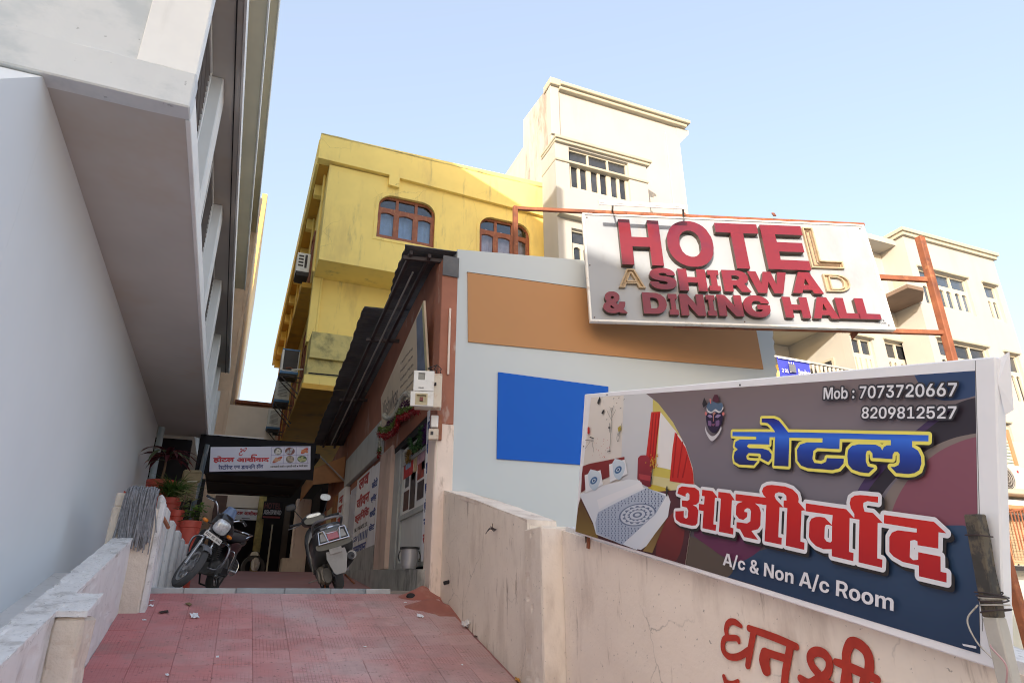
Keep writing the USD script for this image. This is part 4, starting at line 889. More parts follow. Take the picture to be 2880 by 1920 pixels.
# the frame: in a plane just behind the board
fp = Frame(A - nh * .10, ux, nh)
sf = thing('steel_sign_support', 'rusty steel frame of square posts and bars carrying the hotel sign', 'frame')
def w3(x, y, off=0.): u, v = fp.px(x, y, off); return fp.o + fp.u * u + fp.v * v + fp.n * off
a, b_ = w3(1449, 581), w3(1449, 705)
part(sf, 'post', bar(b_ - [0, 0, .35], a, .075), M_rust)
e = w3(2430, 633); part(sf, 'top_bar', bar(a + [0, 0, -.035], e, .06, .06), M_rust)
pt, pb = w3(2586, 667), w3(2690, 1015)
dn = (pb - pt); pb2 = np.array([pt[0], pt[1], 0.])
part(sf, 'post', bar(pb2, pt, .125, .115), M_rust, label='thick rusty right hand post with streaked paint')
part(sf, 'middle_bar', bar(w3(2440, 777) - fp.u * .3, w3(2606, 787), .07, .085), M_rust)
part(sf, 'bottom_bar', bar(w3(2120, 921) - fp.u * 1.3, w3(2658, 936), .07, .075), M_rust)
part(sf, 'bottom_angle', bar(w3(2125, 924) - fp.u * .05 + fp.n * .05, w3(2395, 932) + fp.n * .05, .05, .06), M_rust)
gx = w3(2392, 935)
part(sf, 'gusset', hull([gx + fp.n * k + q for k in (0, .012) for q in (fp.u * -.01, fp.u * .14, np.array([0, 0, -.13]))]), M_rust)
for x in (1660, 1764, 1920, 2170):
    q = w3(x, 600); part(sf, 'clip', bar(q + [0, 0, -.02] + fp.n * .04, q + [0, 0, -.11] + fp.n * .09, .05, .02), M_rust)
# tube light above the sign
tl = thing('sign_tube_light', 'long white tube light fixed on an arm above the hotel sign', 'lamp')
La, Lb = w3(1684, 573, .55), w3(1928, 586, .55)
M_fix = mat('white_lamp_housing', (.75, .76, .78), .35, .04, 3., 0)
part(tl, 'housing', bar(La + [0, 0, .03], Lb + [0, 0, .03], .06, .05), M_fix)
part(tl, 'tube', tube([La - [0, 0, .005], Lb - [0, 0, .005]], .016, 10), mat('white_tube_glass', (.85, .86, .88), .2, .02, 3., 0))
for x, y in ((1722, 592), (1922, 610)):
    q = w3(x, y); h = La + (Lb - La) * (.16 if x < 1800 else .97)
    part(tl, 'arm', bar(q + [0, 0, -.02], h + [0, 0, .0], .03, .02), M_rim)

# ------------------------------------------------------------------ flex banner on the boundary wall
XBN = 2.60
TLb, TRb, BRb, BLb = [P(*p, X=XBN) for p in ((1653, 1104), (2822, 1008), (2812, 1868), (1617.6, 1498))]
ub = (BRb - BLb) + (TRb - TLb)
ub[0] = 0
fbn = Frame(BLb, ub, (-1, 0, 0))
WN = (fbn.px(2791, 1010)[0] + fbn.px(2802, 1862)[0]) / 2 + .02; HN = (fbn.px(1653, 1104)[1] + fbn.px(2791, 1010)[1]) / 2
bn = thing('flex_banner', 'wide printed flex banner with a hotel room picture and Hindi hotel name', 'banner', frame=fbn)
M_flex = mat('white_flex_sheet', (.88, .87, .89), .35, .03, 2., .05, 30, .003, spec=.4)
t_ = fine(bx(0, WN, 0, HN, -.055, 0, .006), .12)
part(bn, 'sheet', t_, M_flex)
ZL_ = 0.0
lay = [0]
def ink(name, g_, m_, parent=None, th=.0006, label=None):
    """One printed colour area on the sheet; later ones lie on earlier ones."""
    lay[0] += 1
    g_ = g_.buffer(0)
    return part(parent or bn, name, ext(g_, th, at=.0004 + .00025 * lay[0]), m_, label=label)
pr = fbn.px
Z8 = lambda x, y: (1600 + x * .58662, 1000 + y * .58662)
L8 = lambda pts: [tuple(pr(*Z8(x, y))) for x, y in pts]
inner_q = [pr(*Z8(108, 200)), pr(*Z8(1948, 72)), pr(*Z8(1973, 1428)), pr(*Z8(35, 842))]
field = Polygon([inner_q[0], inner_q[1], inner_q[2], inner_q[3]])
u0_, v0_, u1_, v1_ = field.bounds
M_bg = graded('banner_grey_purple', [(0, (.065, .055, .072)), (.25, (.10, .085, .10)), (.5, (.18, .16, .19)), (.75, (.215, .18, .205)), (1, (.20, .15, .15))], 'y', v0_, v1_)
ink('background', field, M_bg)
def shade(name, c1, c2, axis='y', lo=None, hi=None):
    return graded(name, [(0, c1), (1, c2)], axis, v0_ if lo is None else lo, v1_ if hi is None else hi)
area = lambda pts: Polygon(L8(curve(pts, 5))).buffer(0).intersection(field)
areaS = lambda pts: Polygon(L8(pts)).buffer(0).intersection(field)
ink('blue_corner', area([(1640, 60), (1700, 160), (1800, 215), (1980, 175), (1990, 40), (1650, 40)]), shade('banner_blue_corner', (.05, .09, .19), (.03, .06, .15)))
ink('dark_band', area([(1990, 190), (1860, 230), (1700, 330), (1560, 470), (1400, 640), (1330, 800), (1420, 800), (1520, 640), (1660, 500), (1800, 420), (1990, 370)]), shade('banner_dark_band', (.022, .017, .025), (.03, .022, .034)))
ink('violet_band', area([(1860, 232), (1760, 285), (1640, 380), (1500, 500), (1400, 620), (1320, 800), (1350, 800), (1440, 640), (1560, 495), (1680, 385), (1790, 300)]), shade('banner_violet_band', (.055, .03, .10), (.075, .04, .12)))
ink('tan_band', area([(1990, 365), (1830, 400), (1680, 480), (1540, 640), (1470, 800), (1560, 900), (1990, 900)]), shade('banner_tan_band', (.19, .15, .135), (.25, .20, .18)))
ink('rose_field', area([(1990, 380), (1880, 410), (1760, 470), (1640, 580), (1560, 720), (1540, 860), (1660, 900), (1990, 900)]), shade('banner_rose_field', (.20, .055, .085), (.26, .095, .13)))
ink('blue_field', area([(700, 1040), (900, 940), (1150, 880), (1450, 830), (1700, 820), (1990, 880), (1990, 1500), (1500, 1300), (900, 1100)]), shade('banner_blue_field', (.012, .035, .085), (.075, .13, .24)))
ink('magenta_field', area([(600, 860), (620, 820), (760, 830), (930, 900), (830, 985), (740, 960), (660, 910)]), shade('banner_magenta_field', (.10, .02, .06), (.19, .05, .14)))
ink('brown_field', area([(560, 860), (620, 880), (720, 950), (790, 1010), (760, 1060), (680, 1040), (560, 1010)]), shade('banner_brown_field', (.085, .065, .05), (.16, .12, .10)))
# the printed room picture
pic = thing  # (printed on the sheet: parts of the banner)
roomclip = Polygon(L8([(108, 200), (240, 192), (372, 182)] + [(430, 228), (500, 318), (560, 430), (596, 540), (606, 640), (600, 760), (580, 870), (560, 1010)] + [(35, 842)])).buffer(0).intersection(field)
def room(name, pts, col, col2=None, smooth=False, axis='y'):
    g_ = Polygon(L8(curve(pts, 4) if smooth else pts)).buffer(0).intersection(roomclip)
    if g_.is_empty: return
    b = g_.bounds
    i0 = 1 if axis == 'y' else 0
    m_ = graded('room_' + name, [(0, col), (1, col2 or col)], axis, b[i0], b[i0 + 2])
    return ink('picture_' + name, g_, m_, pict)
pict = ink('room_picture', roomclip, graded('room_wall_print', [(0, (.62, .58, .54)), (1, (.80, .74, .66))], 'y', v0_, v1_), label='printed picture of a hotel bedroom')
room('shaded_wall', [(265, 190), (372, 182), (415, 215), (385, 640), (250, 600)], (.58, .60, .63), (.66, .66, .66))
room('yellow_wall', [(405, 210), (420, 215), (520, 340), (600, 560), (600, 700), (560, 720), (400, 640)], (.66, .60, .34), (.62, .52, .12))
room('bright_window', [(440, 268), (560, 420), (600, 560), (600, 620), (420, 560)], (.80, .77, .74), (.82, .80, .78))
room('yellow_valance', [(408, 530), (440, 535), (500, 548), (495, 590), (405, 575)], (.60, .50, .10))
room('yellow_sill', [(385, 615), (420, 620), (490, 640), (485, 672), (380, 640)], (.58, .44, .05))
for k, pts in enumerate(([(398, 270), (442, 268), (415, 500), (405, 545), (366, 540)], [(512, 365), (570, 450), (600, 560), (602, 625), (560, 612), (520, 606), (487, 600), (500, 450)])):
    room(f'red_curtain_{k}', pts, (.52, .02, .015), (.62, .03, .02))
    for j in range(3):
        room(f'curtain_fold_{k}{j}', [(pts[0][0] + 8 + 14 * j + (15 * j if k else 0), pts[0][1] + 5 + 30 * j * k), (pts[0][0] + 12 + 14 * j + (15 * j if k else 0), pts[0][1] + 8 + 30 * j * k), (pts[0][0] - 8 + 12 * j + (12 * j if k else 0), 540 + 45 * k), (pts[0][0] - 14 + 12 * j + (12 * j if k else 0), 540 + 45 * k)], (.33, .008, .008))
room('floor', [(60, 680), (560, 640), (620, 760), (590, 1010), (35, 850), (35, 760)], (.045, .012, .014), (.10, .03, .04))
room('carpet_shine', [(430, 840), (520, 740), (560, 820), (520, 980), (420, 960)], (.10, .015, .015), (.22, .03, .03), True)
room('headboard', [(68, 530), (100, 518), (270, 484), (272, 540), (210, 575), (150, 600), (62, 655)], (.13, .012, .014), (.25, .03, .028))
room('chair', [(336, 490), (350, 478), (384, 482), (402, 530), (398, 590), (396, 628), (360, 618), (332, 590)], (.15, .012, .02), (.32, .03, .045), True)
room('chair_seat', [(340, 565), (395, 575), (398, 602), (344, 590)], (.40, .05, .06))
room('bed_skirt_left', [(36, 770), (60, 690), (130, 830), (148, 880), (36, 845)], (.20, .13, .03), (.10, .05, .02))
room('bed_cover', [(55, 665), (150, 625), (290, 592), (345, 598), (360, 630), (480, 665), (492, 700), (480, 760), (330, 930), (135, 855), (120, 800)], (.60, .66, .74), (.74, .77, .80))
room('bed_front', [(492, 695), (480, 770), (435, 870), (350, 930), (330, 925), (470, 745)], (.62, .66, .72), (.70, .74, .78))
room('bed_skirt', [(478, 775), (440, 860), (405, 945), (360, 935), (420, 850)], (.24, .16, .05), (.10, .04, .02))
room('sheet_fold', [(140, 690), (240, 650), (352, 605), (362, 632), (250, 680), (150, 735)], (.74, .76, .80), (.80, .81, .83))
room('patterned_throw', [(145, 750), (240, 700), (380, 632), (470, 672), (462, 690), (420, 760), (260, 905), (138, 850), (132, 800)], (.34, .41, .53), (.44, .50, .60))
rr_ = random.Random(3)
dots = []
thr = Polygon(L8([(145, 750), (240, 700), (380, 632), (470, 672), (462, 690), (420, 760), (260, 905), (138, 850), (132, 800)])).buffer(-.006)
for i in range(22):
    for j in range(26):
        p_ = (130 + 16 * i + 3 * (j % 2), 630 + 11 * j)
        q_ = Point(pr(*Z8(*p_)))
        med = ((p_[0] - 335) / 95) ** 2 + ((p_[1] - 765) / 62) ** 2
        if thr.contains(q_) and med > 1: dots.append(q_.buffer(.0062, 2))
pk = ink('picture_throw_dots', unary_union(dots), flat('throw_blue_ink', (.05, .075, .17), .4), pict); keys(pk, kind='stuff')
def ell(cx, cy, rx, ry, n=28, wav=0.): return [(cx + rx * math.cos(t) * (1 + wav * math.cos(14 * t)) + .35 * ry * math.sin(t), cy - ry * math.sin(t) * (1 + wav * math.cos(14 * t)) - .0 * rx) for t in np.linspace(0, 2 * math.pi, n, endpoint=False)]
for k, (r_, c_m) in enumerate(((88, 0), (80, 1), (66, 0), (58, 1), (44, 0), (36, 1), (22, 0), (12, 1))):
    g_ = Polygon(L8(ell(335, 762, r_, r_ * .62, 84 if k in (2, 4) else 30, .10 if k in (2, 4) else 0))).buffer(0).intersection(thr)
    ink('picture_medallion', g_, flat(f'medallion_ink_{k}', (.12, .16, .26) if c_m == 0 else (.55, .60, .68), .4), pict)
for k, (px_, py_) in enumerate(((120, 596), (238, 545))):
    room(f'pillow_{k}', [(px_ - 38, py_ - 24), (px_ + 38, py_ - 48), (px_ + 50, py_ + 22), (px_ - 34, py_ + 62)], (.72, .74, .77), (.80, .80, .82))
    room(f'cushion_{k}', [(px_ - 10, py_ - 52), (px_ + 28, py_ - 40), (px_ + 40, py_ - 10), (px_ + 15, py_ + 48), (px_ - 14, py_ + 30), (px_ - 22, py_ - 30)], (.45, .56, .66), (.62, .70, .76), True)
    for r_, c_m in ((16, (.05, .14, .30)), (8, (.6, .68, .74)), (5, (.03, .08, .2))):
        room(f'cushion_flower_{k}{r_}', ell(px_ + 6, py_ + 2, r_, r_ * 1.15, 16), c_m)
M_decal = flat('wall_decal_black', (.03, .028, .028), .4); M_decalred = flat('wall_decal_red', (.45, .02, .015), .4); M_decalyel = flat('wall_decal_yellow', (.45, .36, .05), .4)
ln = lambda pts, w: LineString([tuple(pr(*Z8(x, y))) for x, y in pts]).buffer(w)
ink('picture_tree_decal', unary_union([ln([(203, 458), (212, 330), (214, 250)], .0022), ln([(212, 310), (195, 275), (190, 262)], .0012), ln([(212, 300), (228, 270), (232, 258)], .0012), ln([(213, 275), (204, 245)], .0011), ln([(213, 268), (222, 240)], .001), ln([(192, 460), (206, 457)], .003), ln([(205, 345), (197, 345)], .005), ln([(204, 325), (204, 365)], .0035)]), M_decal, pict)
ink('picture_birds', unary_union([Polygon(L8([(143, 228), (148, 212), (156, 196), (158, 210), (152, 236)])), Polygon(L8([(163, 278), (170, 262), (178, 258), (173, 280)])), *[ln([(x, y), (x + 5, y - 4)], .0018) for x, y in ((220, 207), (245, 205), (270, 212), (234, 230), (253, 254), (186, 308))]]), M_decal, pict)
ink('picture_red_flower', unary_union([Point(pr(*Z8(102, 358 + d_))).buffer(.018) for d_ in (0, 8, -6)]), M_decalred, pict)
ink('picture_bench_decal', unary_union([ln([(103, 372), (102, 392)], .001), ln([(86, 405), (125, 408)], .002), ln([(118, 410), (128, 462)], .0014), ln([(108, 390), (126, 396)], .004), ln([(110, 412), (86, 445)], .0012)]), M_decal, pict)
wheel = Point(pr(*Z8(244, 392))); ink('picture_bicycle_decal', unary_union([affinity.scale(wheel.buffer(.026), .65, 1.25).difference(affinity.scale(wheel.buffer(.0225), .62, 1.25)), ln([(246, 385), (258, 350), (263, 325)], .0018)]), M_decal, pict)
ink('picture_bicycle_basket', Polygon(L8([(243, 345), (257, 335), (258, 355), (246, 368)])), M_decalyel, pict)
pk = ink('picture_red_petals', unary_union([Point(pr(*Z8(120 + rr_.random() * 85, 395 + rr_.random() * 100))).buffer(.0028, 2) for _ in range(26)]), M_decalred, pict); keys(pk, kind='stuff')
pk = ink('picture_orange_flowers', unary_union([Point(pr(*Z8(400 + rr_.gauss(14, 10), 515 + rr_.gauss(0, 17)))).buffer(.006, 2) for _ in range(40)]), flat('orange_flower_ink', (.55, .26, .03), .4), pict); keys(pk, kind='stuff')
ink('picture_flower_stem', unary_union([ln([(412, 530), (404, 612)], .003), ln([(404, 585), (402, 612)], .006), ln([(480, 630), (478, 668)], .007), ln([(476, 640), (486, 645)], .006)]), M_decal, pict)
# round printed emblem: a plain masked head with a turban
em = lambda x, y: (1960 + x * .1084, 1090 + y * .1084)
E8 = lambda pts, n=4: Polygon([tuple(pr(*em(x, y))) for x, y in curve(pts, n)]).buffer(0)
emblem = ink('emblem', E8([(295, 720), (360, 650), (500, 640), (640, 650), (725, 720), (715, 900), (640, 1050), (540, 1160), (460, 1170), (370, 1080), (305, 900), (295, 720)]), flat('emblem_dark_face', (.022, .012, .04), .4), label='printed head of a dark masked figure with a turban')
M_emw = flat('emblem_white', (.62, .60, .62), .4)
em_in = lambda n_, g_, m_: ink('emblem_' + n_, g_, m_, emblem)
em_in('turban', E8([(310, 480), (380, 380), (520, 360), (600, 410), (700, 400), (740, 520), (690, 650), (560, 640), (420, 670), (330, 620), (310, 480)]), flat('emblem_blue', (.09, .14, .22), .4))
em_in('turban_trim', E8([(310, 520), (330, 620), (420, 670), (520, 610), (640, 660), (740, 560), (735, 500), (690, 600), (620, 610), (540, 560), (440, 630), (350, 590)]), M_emw)
em_in('crest', E8([(460, 310), (515, 185), (595, 185), (650, 350), (560, 400), (470, 350)], 1), flat('emblem_maroon', (.09, .02, .035), .4))
em_in('plume', E8([(250, 260), (330, 430), (230, 520), (200, 420)], 1), flat('emblem_black', (.02, .015, .02), .4))
em_in('jewel', unary_union([E8([(265, 680), (290, 620), (325, 680), (295, 730), (265, 680)]), E8([(710, 680), (745, 630), (780, 690), (745, 735), (710, 680)]), E8([(440, 1260), (480, 1260), (475, 1340), (440, 1340)], 1), E8([(390, 290), (430, 300), (430, 420), (405, 420)], 1)]), flat('emblem_rose', (.62, .18, .17), .4))
em_in('cheek', unary_union([E8([(350, 860), (430, 870), (430, 1000), (360, 980)]), E8([(550, 870), (640, 850), (640, 980), (550, 1010)])]), flat('emblem_violet', (.19, .10, .23), .4))
em_in('eye', unary_union([E8([(335, 740), (400, 700), (470, 760), (400, 790)]), E8([(530, 770), (600, 700), (690, 720), (610, 790)])]), flat('emblem_lilac', (.30, .22, .38), .4))
em_in('necklace', E8([(280, 1000), (320, 1130), (400, 1230), (470, 1260), (560, 1220), (640, 1120), (690, 1010), (700, 1080), (620, 1240), (500, 1370), (420, 1370), (320, 1220), (275, 1080)]).difference(E8([(330, 1120), (400, 1200), (470, 1230), (550, 1190), (620, 1110), (550, 1215), (470, 1250), (400, 1220)])), M_emw)
em_in('lips', E8([(445, 950), (490, 945), (540, 950), (490, 1005)]), flat('emblem_rose_dark', (.22, .08, .15), .4))
em_in('brow_mark', E8([(470, 670), (515, 630), (560, 660), (510, 720), (500, 880), (485, 880), (490, 720)], 1), flat('emblem_salmon', (.45, .20, .16), .4))
# lettering
ZA = lambda x, y: (2050 + x * .15945, 1150 + y * .15945)      # enlarged views of the photograph
ZB_ = lambda x, y: (2350 + x * .1318, 1180 + y * .1318)
ZC = lambda x, y: (1880 + x * .15306, 1340 + y * .15306)
ZD = lambda x, y: (2120 + x * .17857, 1340 + y * .17857)
ZE = lambda x, y: (2380 + x * .20408, 1360 + y * .20408)
PG = lambda f_, pts, holes=(): Polygon([tuple(pr(*f_(*p))) for p in pts], [[tuple(pr(*f_(*p))) for p in h] for h in holes]).buffer(0)
ho = PG(ZA, [(112, 405), (870, 408), (790, 300), (740, 255), (690, 242), (630, 240), (634, 172), (850, 172), (930, 205), (980, 260), (1095, 410), (1120, 415), (1118, 512), (1105, 1015), (850, 1000), (868, 500), (770, 500), (766, 628), (400, 622), (366, 655), (400, 690), (650, 700), (750, 730), (805, 800), (800, 870), (745, 938), (605, 862), (622, 830), (600, 788), (400, 778), (356, 830), (370, 890), (430, 910), (556, 916), (488, 995), (230, 980), (150, 930), (135, 850), (150, 760), (205, 715), (150, 660), (165, 580), (240, 540), (532, 540), (532, 490), (112, 480)])
ta = PG(ZA, [(1110, 412), (2200, 432), (2200, 532), (2012, 530), (2004, 708), (1610, 692), (1545, 740), (1530, 880), (1560, 950), (1690, 970), (1770, 930), (1785, 866), (2085, 880), (2080, 960), (2000, 1050), (1880, 1078), (1450, 1045), (1330, 1000), (1262, 910), (1255, 720), (1310, 630), (1430, 590), (1705, 595), (1708, 520), (1118, 508)])
la = PG(ZB_, [(-30, 290), (2058, 335), (2055, 468), (1705, 462), (1705, 585), (1830, 660), (1895, 790), (1905, 940), (1860, 1080), (1750, 1145), (1620, 1162), (1368, 1140), (1245, 1008), (1330, 1010), (1415, 970), (1440, 900), (1438, 740), (1400, 690), (1330, 690), (1292, 745), (1285, 842), (862, 818), (855, 720), (800, 658), (740, 670), (716, 740), (716, 900), (760, 1000), (895, 1030), (775, 1142), (600, 1125), (430, 1065), (340, 960), (318, 780), (340, 640), (420, 560), (560, 528), (930, 538), (1030, 590), (1068, 660), (1100, 590), (1160, 552), (1252, 548), (1252, 442), (-30, 405)])
hotel_g = unary_union([ho, ta, la]).buffer(.0012).buffer(-.0012)
anah = PG(ZC, [(215, 310), (240, 210), (300, 178), (540, 205), (610, 260), (625, 340), (610, 470), (560, 515), (500, 520), (570, 560), (600, 620), (585, 850), (550, 895), (480, 900), (270, 850), (190, 790), (175, 720), (180, 635), (335, 628), (332, 745), (375, 772), (408, 745), (414, 620), (390, 570), (300, 545), (300, 435), (400, 445), (436, 420), (438, 330), (405, 292), (370, 320), (366, 372)])
a_stem = PG(ZC, [(672, 240), (865, 265), (955, 385), (908, 392), (878, 875), (930, 884), (922, 996), (678, 945), (696, 632), (610, 615), (614, 498), (706, 510), (718, 362), (668, 352)])
aa = PG(ZC, [(970, 278), (1185, 305), (1275, 435), (1222, 435), (1195, 932), (1250, 946), (1242, 1062), (980, 1010), (1018, 405), (966, 388)])
sh = PG(ZC, [(1290, 318), (1840, 385), (1850, 520), (1650, 492), (1725, 560), (1755, 660), (1745, 900), (1700, 965), (1580, 995), (1705, 1162), (1450, 1108), (1370, 965), (1304, 945), (1308, 832), (1500, 858), (1560, 820), (1575, 640), (1550, 590), (1500, 578), (1455, 605), (1450, 645), (1505, 655), (1500, 740), (1430, 795), (1350, 770), (1295, 700), (1300, 540), (1330, 490), (1415, 460), (1285, 440)])
ii = PG(ZD, [(240, 330), (200, 290), (176, 230), (200, 170), (260, 138), (330, 130), (540, 155), (660, 200), (740, 280), (760, 350), (752, 402), (865, 530), (802, 536), (785, 1020), (850, 1036), (845, 1150), (555, 1085), (578, 495), (518, 484), (522, 375), (566, 376), (560, 300), (515, 258), (440, 246), (385, 268), (378, 310), (400, 360), (518, 484), (455, 482), (436, 950), (492, 962), (486, 1070), (220, 1015), (246, 448), (180, 440), (180, 322)])
va = PG(ZD, [(872, 420), (1500, 512), (1636, 655), (1564, 652), (1552, 1180), (1626, 1202), (1620, 1328), (1282, 1250), (1282, 1142), (1150, 1140), (1030, 1090), (950, 1010), (920, 950), (928, 720), (960, 660), (1030, 634), (1100, 632), (1170, 645), (1282, 760), (1295, 605), (868, 545)], [[(1172, 790), (1190, 758), (1230, 756), (1286, 775), (1284, 1010), (1260, 1035), (1200, 1020), (1164, 970)]])
ra = PG(ZE, [(0, 342), (45, 350), (158, 474), (158, 415), (110, 340), (95, 270), (110, 200), (160, 165), (240, 155), (486, 180), (484, 262), (340, 240), (285, 262), (280, 310), (300, 385), (415, 402), (552, 540), (482, 540), (474, 1025), (546, 1042), (542, 1155), (218, 1080), (228, 494), (96, 472), (0, 420)])
da = PG(ZE, [(570, 428), (1260, 525), (1430, 682), (1322, 668), (1318, 892), (1032, 845), (1030, 790), (990, 772), (930, 785), (925, 1010), (970, 1050), (1040, 1045), (1042, 940), (1350, 1000), (1352, 1208), (1434, 1228), (1434, 1358), (1054, 1272), (1052, 1125), (830, 1075), (700, 1000), (642, 935), (642, 735), (680, 670), (760, 640), (1022, 672), (1024, 618), (568, 545)])
ash_g = unary_union([anah, a_stem, aa, sh, ii, va.union(PG(ZD, [(1500, 512), (1640, 655), (1560, 650)])), ra, da])
M_blueg = graded('letter_blue_print', [(0, (.01, .012, .09)), (.35, (.012, .05, .35)), (.62, (.035, .16, .72)), (.80, (.015, .06, .50)), (1, (.02, .008, .16))], 'y', hotel_g.bounds[1], hotel_g.bounds[3])
M_yelp = flat('letter_yellow_print', (.86, .77, .14), .4); M_blackp = flat('letter_black_print', (.018, .014, .014), .4); M_whitep = flat('letter_white_print', (.76, .75, .78), .4)
M_redg = graded('letter_red_print', [(0, (.42, .008, .012)), (.45, (.52, .012, .010)), (1, (.62, .02, .010))], 'y', ash_g.bounds[1], ash_g.bounds[3])
wb = .0145
ink('letter_shadow', affinity.translate(hotel_g.buffer(wb), .008, -.009).intersection(field), M_blackp)
ink('letter_outline', hotel_g.buffer(wb), M_yelp)
ink('hotel_word', hotel_g, M_blueg, label='large blue Hindi word for hotel with yellow outline')
wb = .0185
ink('letter_shadow', affinity.translate(ash_g.buffer(wb), .013, -.014).intersection(field), M_blackp)
ink('letter_outline', ash_g.buffer(wb), M_whitep)
ink('name_word', ash_g, M_redg, label='large red Hindi name with white outline')
def line8(t, bl, br, tr, tl, w=800, out=None):
    g_ = quadfit(text(t, 'latin', w), *[pr(*Z8(*p)) for p in (bl, br, tr, tl)])
    if out: ink('text_outline', g_.buffer(out), flat('text_dark_outline', (.035, .032, .04), .4)) if not stage.GetPrimAtPath('/World/Looks/text_dark_outline') else ink('text_outline', g_.buffer(out), '/World/Looks/text_dark_outline')
    ink('text_line', g_, M_whitep)
line8('Mob : 7073720667', (1236, 211), (1878, 196), (1878, 131), (1238, 155), 650, .0075)
line8('8209812527', (1420, 303), (1876, 305), (1876, 243), (1422, 248), 650, .0075)
line8('A/c & Non A/c Room', (752, 1010), (1574, 1235), (1576, 1135), (756, 940), 700)
ink('worn_streak', Polygon(L8([(1905, 1378), (1972, 1390), (1972, 1402), (1910, 1388)])), M_whitep)
part(bn, 'loose_flap', hull([(WN - .02, HN - .01, -.03), (WN + .03, HN + .02, -.035), (WN + .035, HN - .2, -.04), (WN + .01, HN - .22, -.03), (WN, HN - .1, -.01)]), M_flex)
part(bn, 'seam', bx(WN - .075, WN - .0735, .12, HN - .01, .0002, .0012), M_decal)
for k, (u, v) in enumerate(((.38, HN - .02), (.05, .7), (1.9, HN - .03))):
    part(bn, 'nail', lathe([(0, .004), (.006, .003), (.006, 0)], 8, (u, v, 0)), M_decal)
part(bn, 'back_batten', bx(.1, .14, -.10, HN, -.065, -.0555), M_rust)
part(bn, 'torn_tab', hull([(.13, -.001, -.02), (.17, -.001, -.02), (.16, -.055, -.012), (.145, -.05, -.03)]), M_rim)
# ------------------------------------------------------------------ vehicles
M_tyre = mat('dusty_tyre_rubber', (.075, .073, .074), .85, .15, 6., .25, 120, .002, dirt=(.16, .145, .135), da=.5, ds=(5, 5, 5))
M_tyredark = mat('dark_tyre_rubber', (.03, .03, .03), .8, .15, 6., .2, 120, .002)
M_alloy = mat('brushed_alloy', (.42, .42, .43), .35, .1, 5., .05, metal=.8)
M_chrome = mat('chrome_tube', (.62, .62, .64), .14, .05, 5., 0, metal=1.)
M_steelgrey = mat('painted_grey_tube', (.20, .20, .215), .4, .08, 5., 0, metal=.4)
M_black = mat('gloss_black_paint', (.012, .012, .015), .22, .1, 4., 0, coat=.5)
M_blackplastic = mat('black_plastic', (.022, .022, .024), .5, .1, 6., .05)
M_seat = mat('black_seat_vinyl', (.02, .02, .024), .38, .1, 4., .08, 90, .002)
M_maroon = mat('maroon_side_panel', (.03, .009, .012), .25, .1, 4., 0, coat=.4)
M_engine = mat('dull_engine_metal', (.12, .118, .115), .5, .2, 9., .15, metal=.5, dirt=(.06, .05, .045), da=.6, ds=(9, 9, 9))
M_amber = mat('amber_lens', (.70, .20, .01), .2, .05, 8., 0, coat=.4)
M_lens = mat('clear_headlamp_lens', (.62, .64, .66), .12, .4, 26., .3, 60, .003, coat=.6, metal=.3)
M_blueglass = mat('blue_tint_visor', (.12, .17, .28), .12, .1, 3., 0, coat=.5)
M_plate = mat('white_number_plate', (.68, .66, .62), .5, .05, 5., .03)
M_scoot = mat('dark_grey_scooter_paint', (.032, .034, .036), .28, .12, 3., .03, coat=.4, dirt=(.05, .048, .046), da=.5, ds=(4, 4, 4))
M_flap = mat('pale_grey_mudflap', (.30, .29, .27), .6, .1, 4., .1, dirt=(.2, .18, .16), da=.5, ds=(6, 6, 6))
M_castmetal = mat('dusty_cast_metal', (.27, .24, .205), .55, .2, 7., .15, metal=.25, dirt=(.15, .12, .10), da=.6, ds=(7, 7, 7))
M_redlens = mat('faded_red_lens', (.36, .09, .10), .25, .1, 6., 0, coat=.4)
def loft(secs, n=20, p=2.6, caps=True):
    """A body through upright cross sections (x, y, z, half width, half height[, power])."""
    t = np.linspace(0, 2 * math.pi, n, endpoint=False); rings = []
    for s_ in secs:
        x, y, z, w, h = s_[:5]; pw = s_[5] if len(s_) > 5 else p
        c, q = np.cos(t), np.sin(t)
        rings.append(np.c_[np.full(n, x), y + w * np.sign(c) * np.abs(c) ** (2 / pw), z + h * np.sign(q) * np.abs(q) ** (2 / pw)])
    v = np.vstack(rings); f = []
    for i in range(len(secs) - 1):
        for k in range(n):
            k2 = (k + 1) % n; f += [(i * n + k, i * n + k2, (i + 1) * n + k2), (i * n + k, (i + 1) * n + k2, (i + 1) * n + k)]
    if caps:
        v = np.vstack([v, rings[0].mean(0), rings[-1].mean(0)]); a, b = len(v) - 2, len(v) - 1
        for k in range(n):
            k2 = (k + 1) % n; f += [(a, k2, k), (b, (len(secs) - 1) * n + k, (len(secs) - 1) * n + k2)]
    m_ = trimesh.Trimesh(v, np.array(f), process=False); m_.fix_normals(); return m_
def rings(secs, k=4):
    s_ = np.array(secs, float); return [tuple(r) for r in curve(s_, k)]
def ring_lathe(prof, n=36):
    """Lathe about the y axis (a wheel): profile (radius, y)."""
    m_ = lathe(prof + [prof[0]], n); v = m_.vertices.copy(); m_.vertices = np.c_[v[:, 0], v[:, 2], v[:, 1]]; m_.fix_normals(); return m_
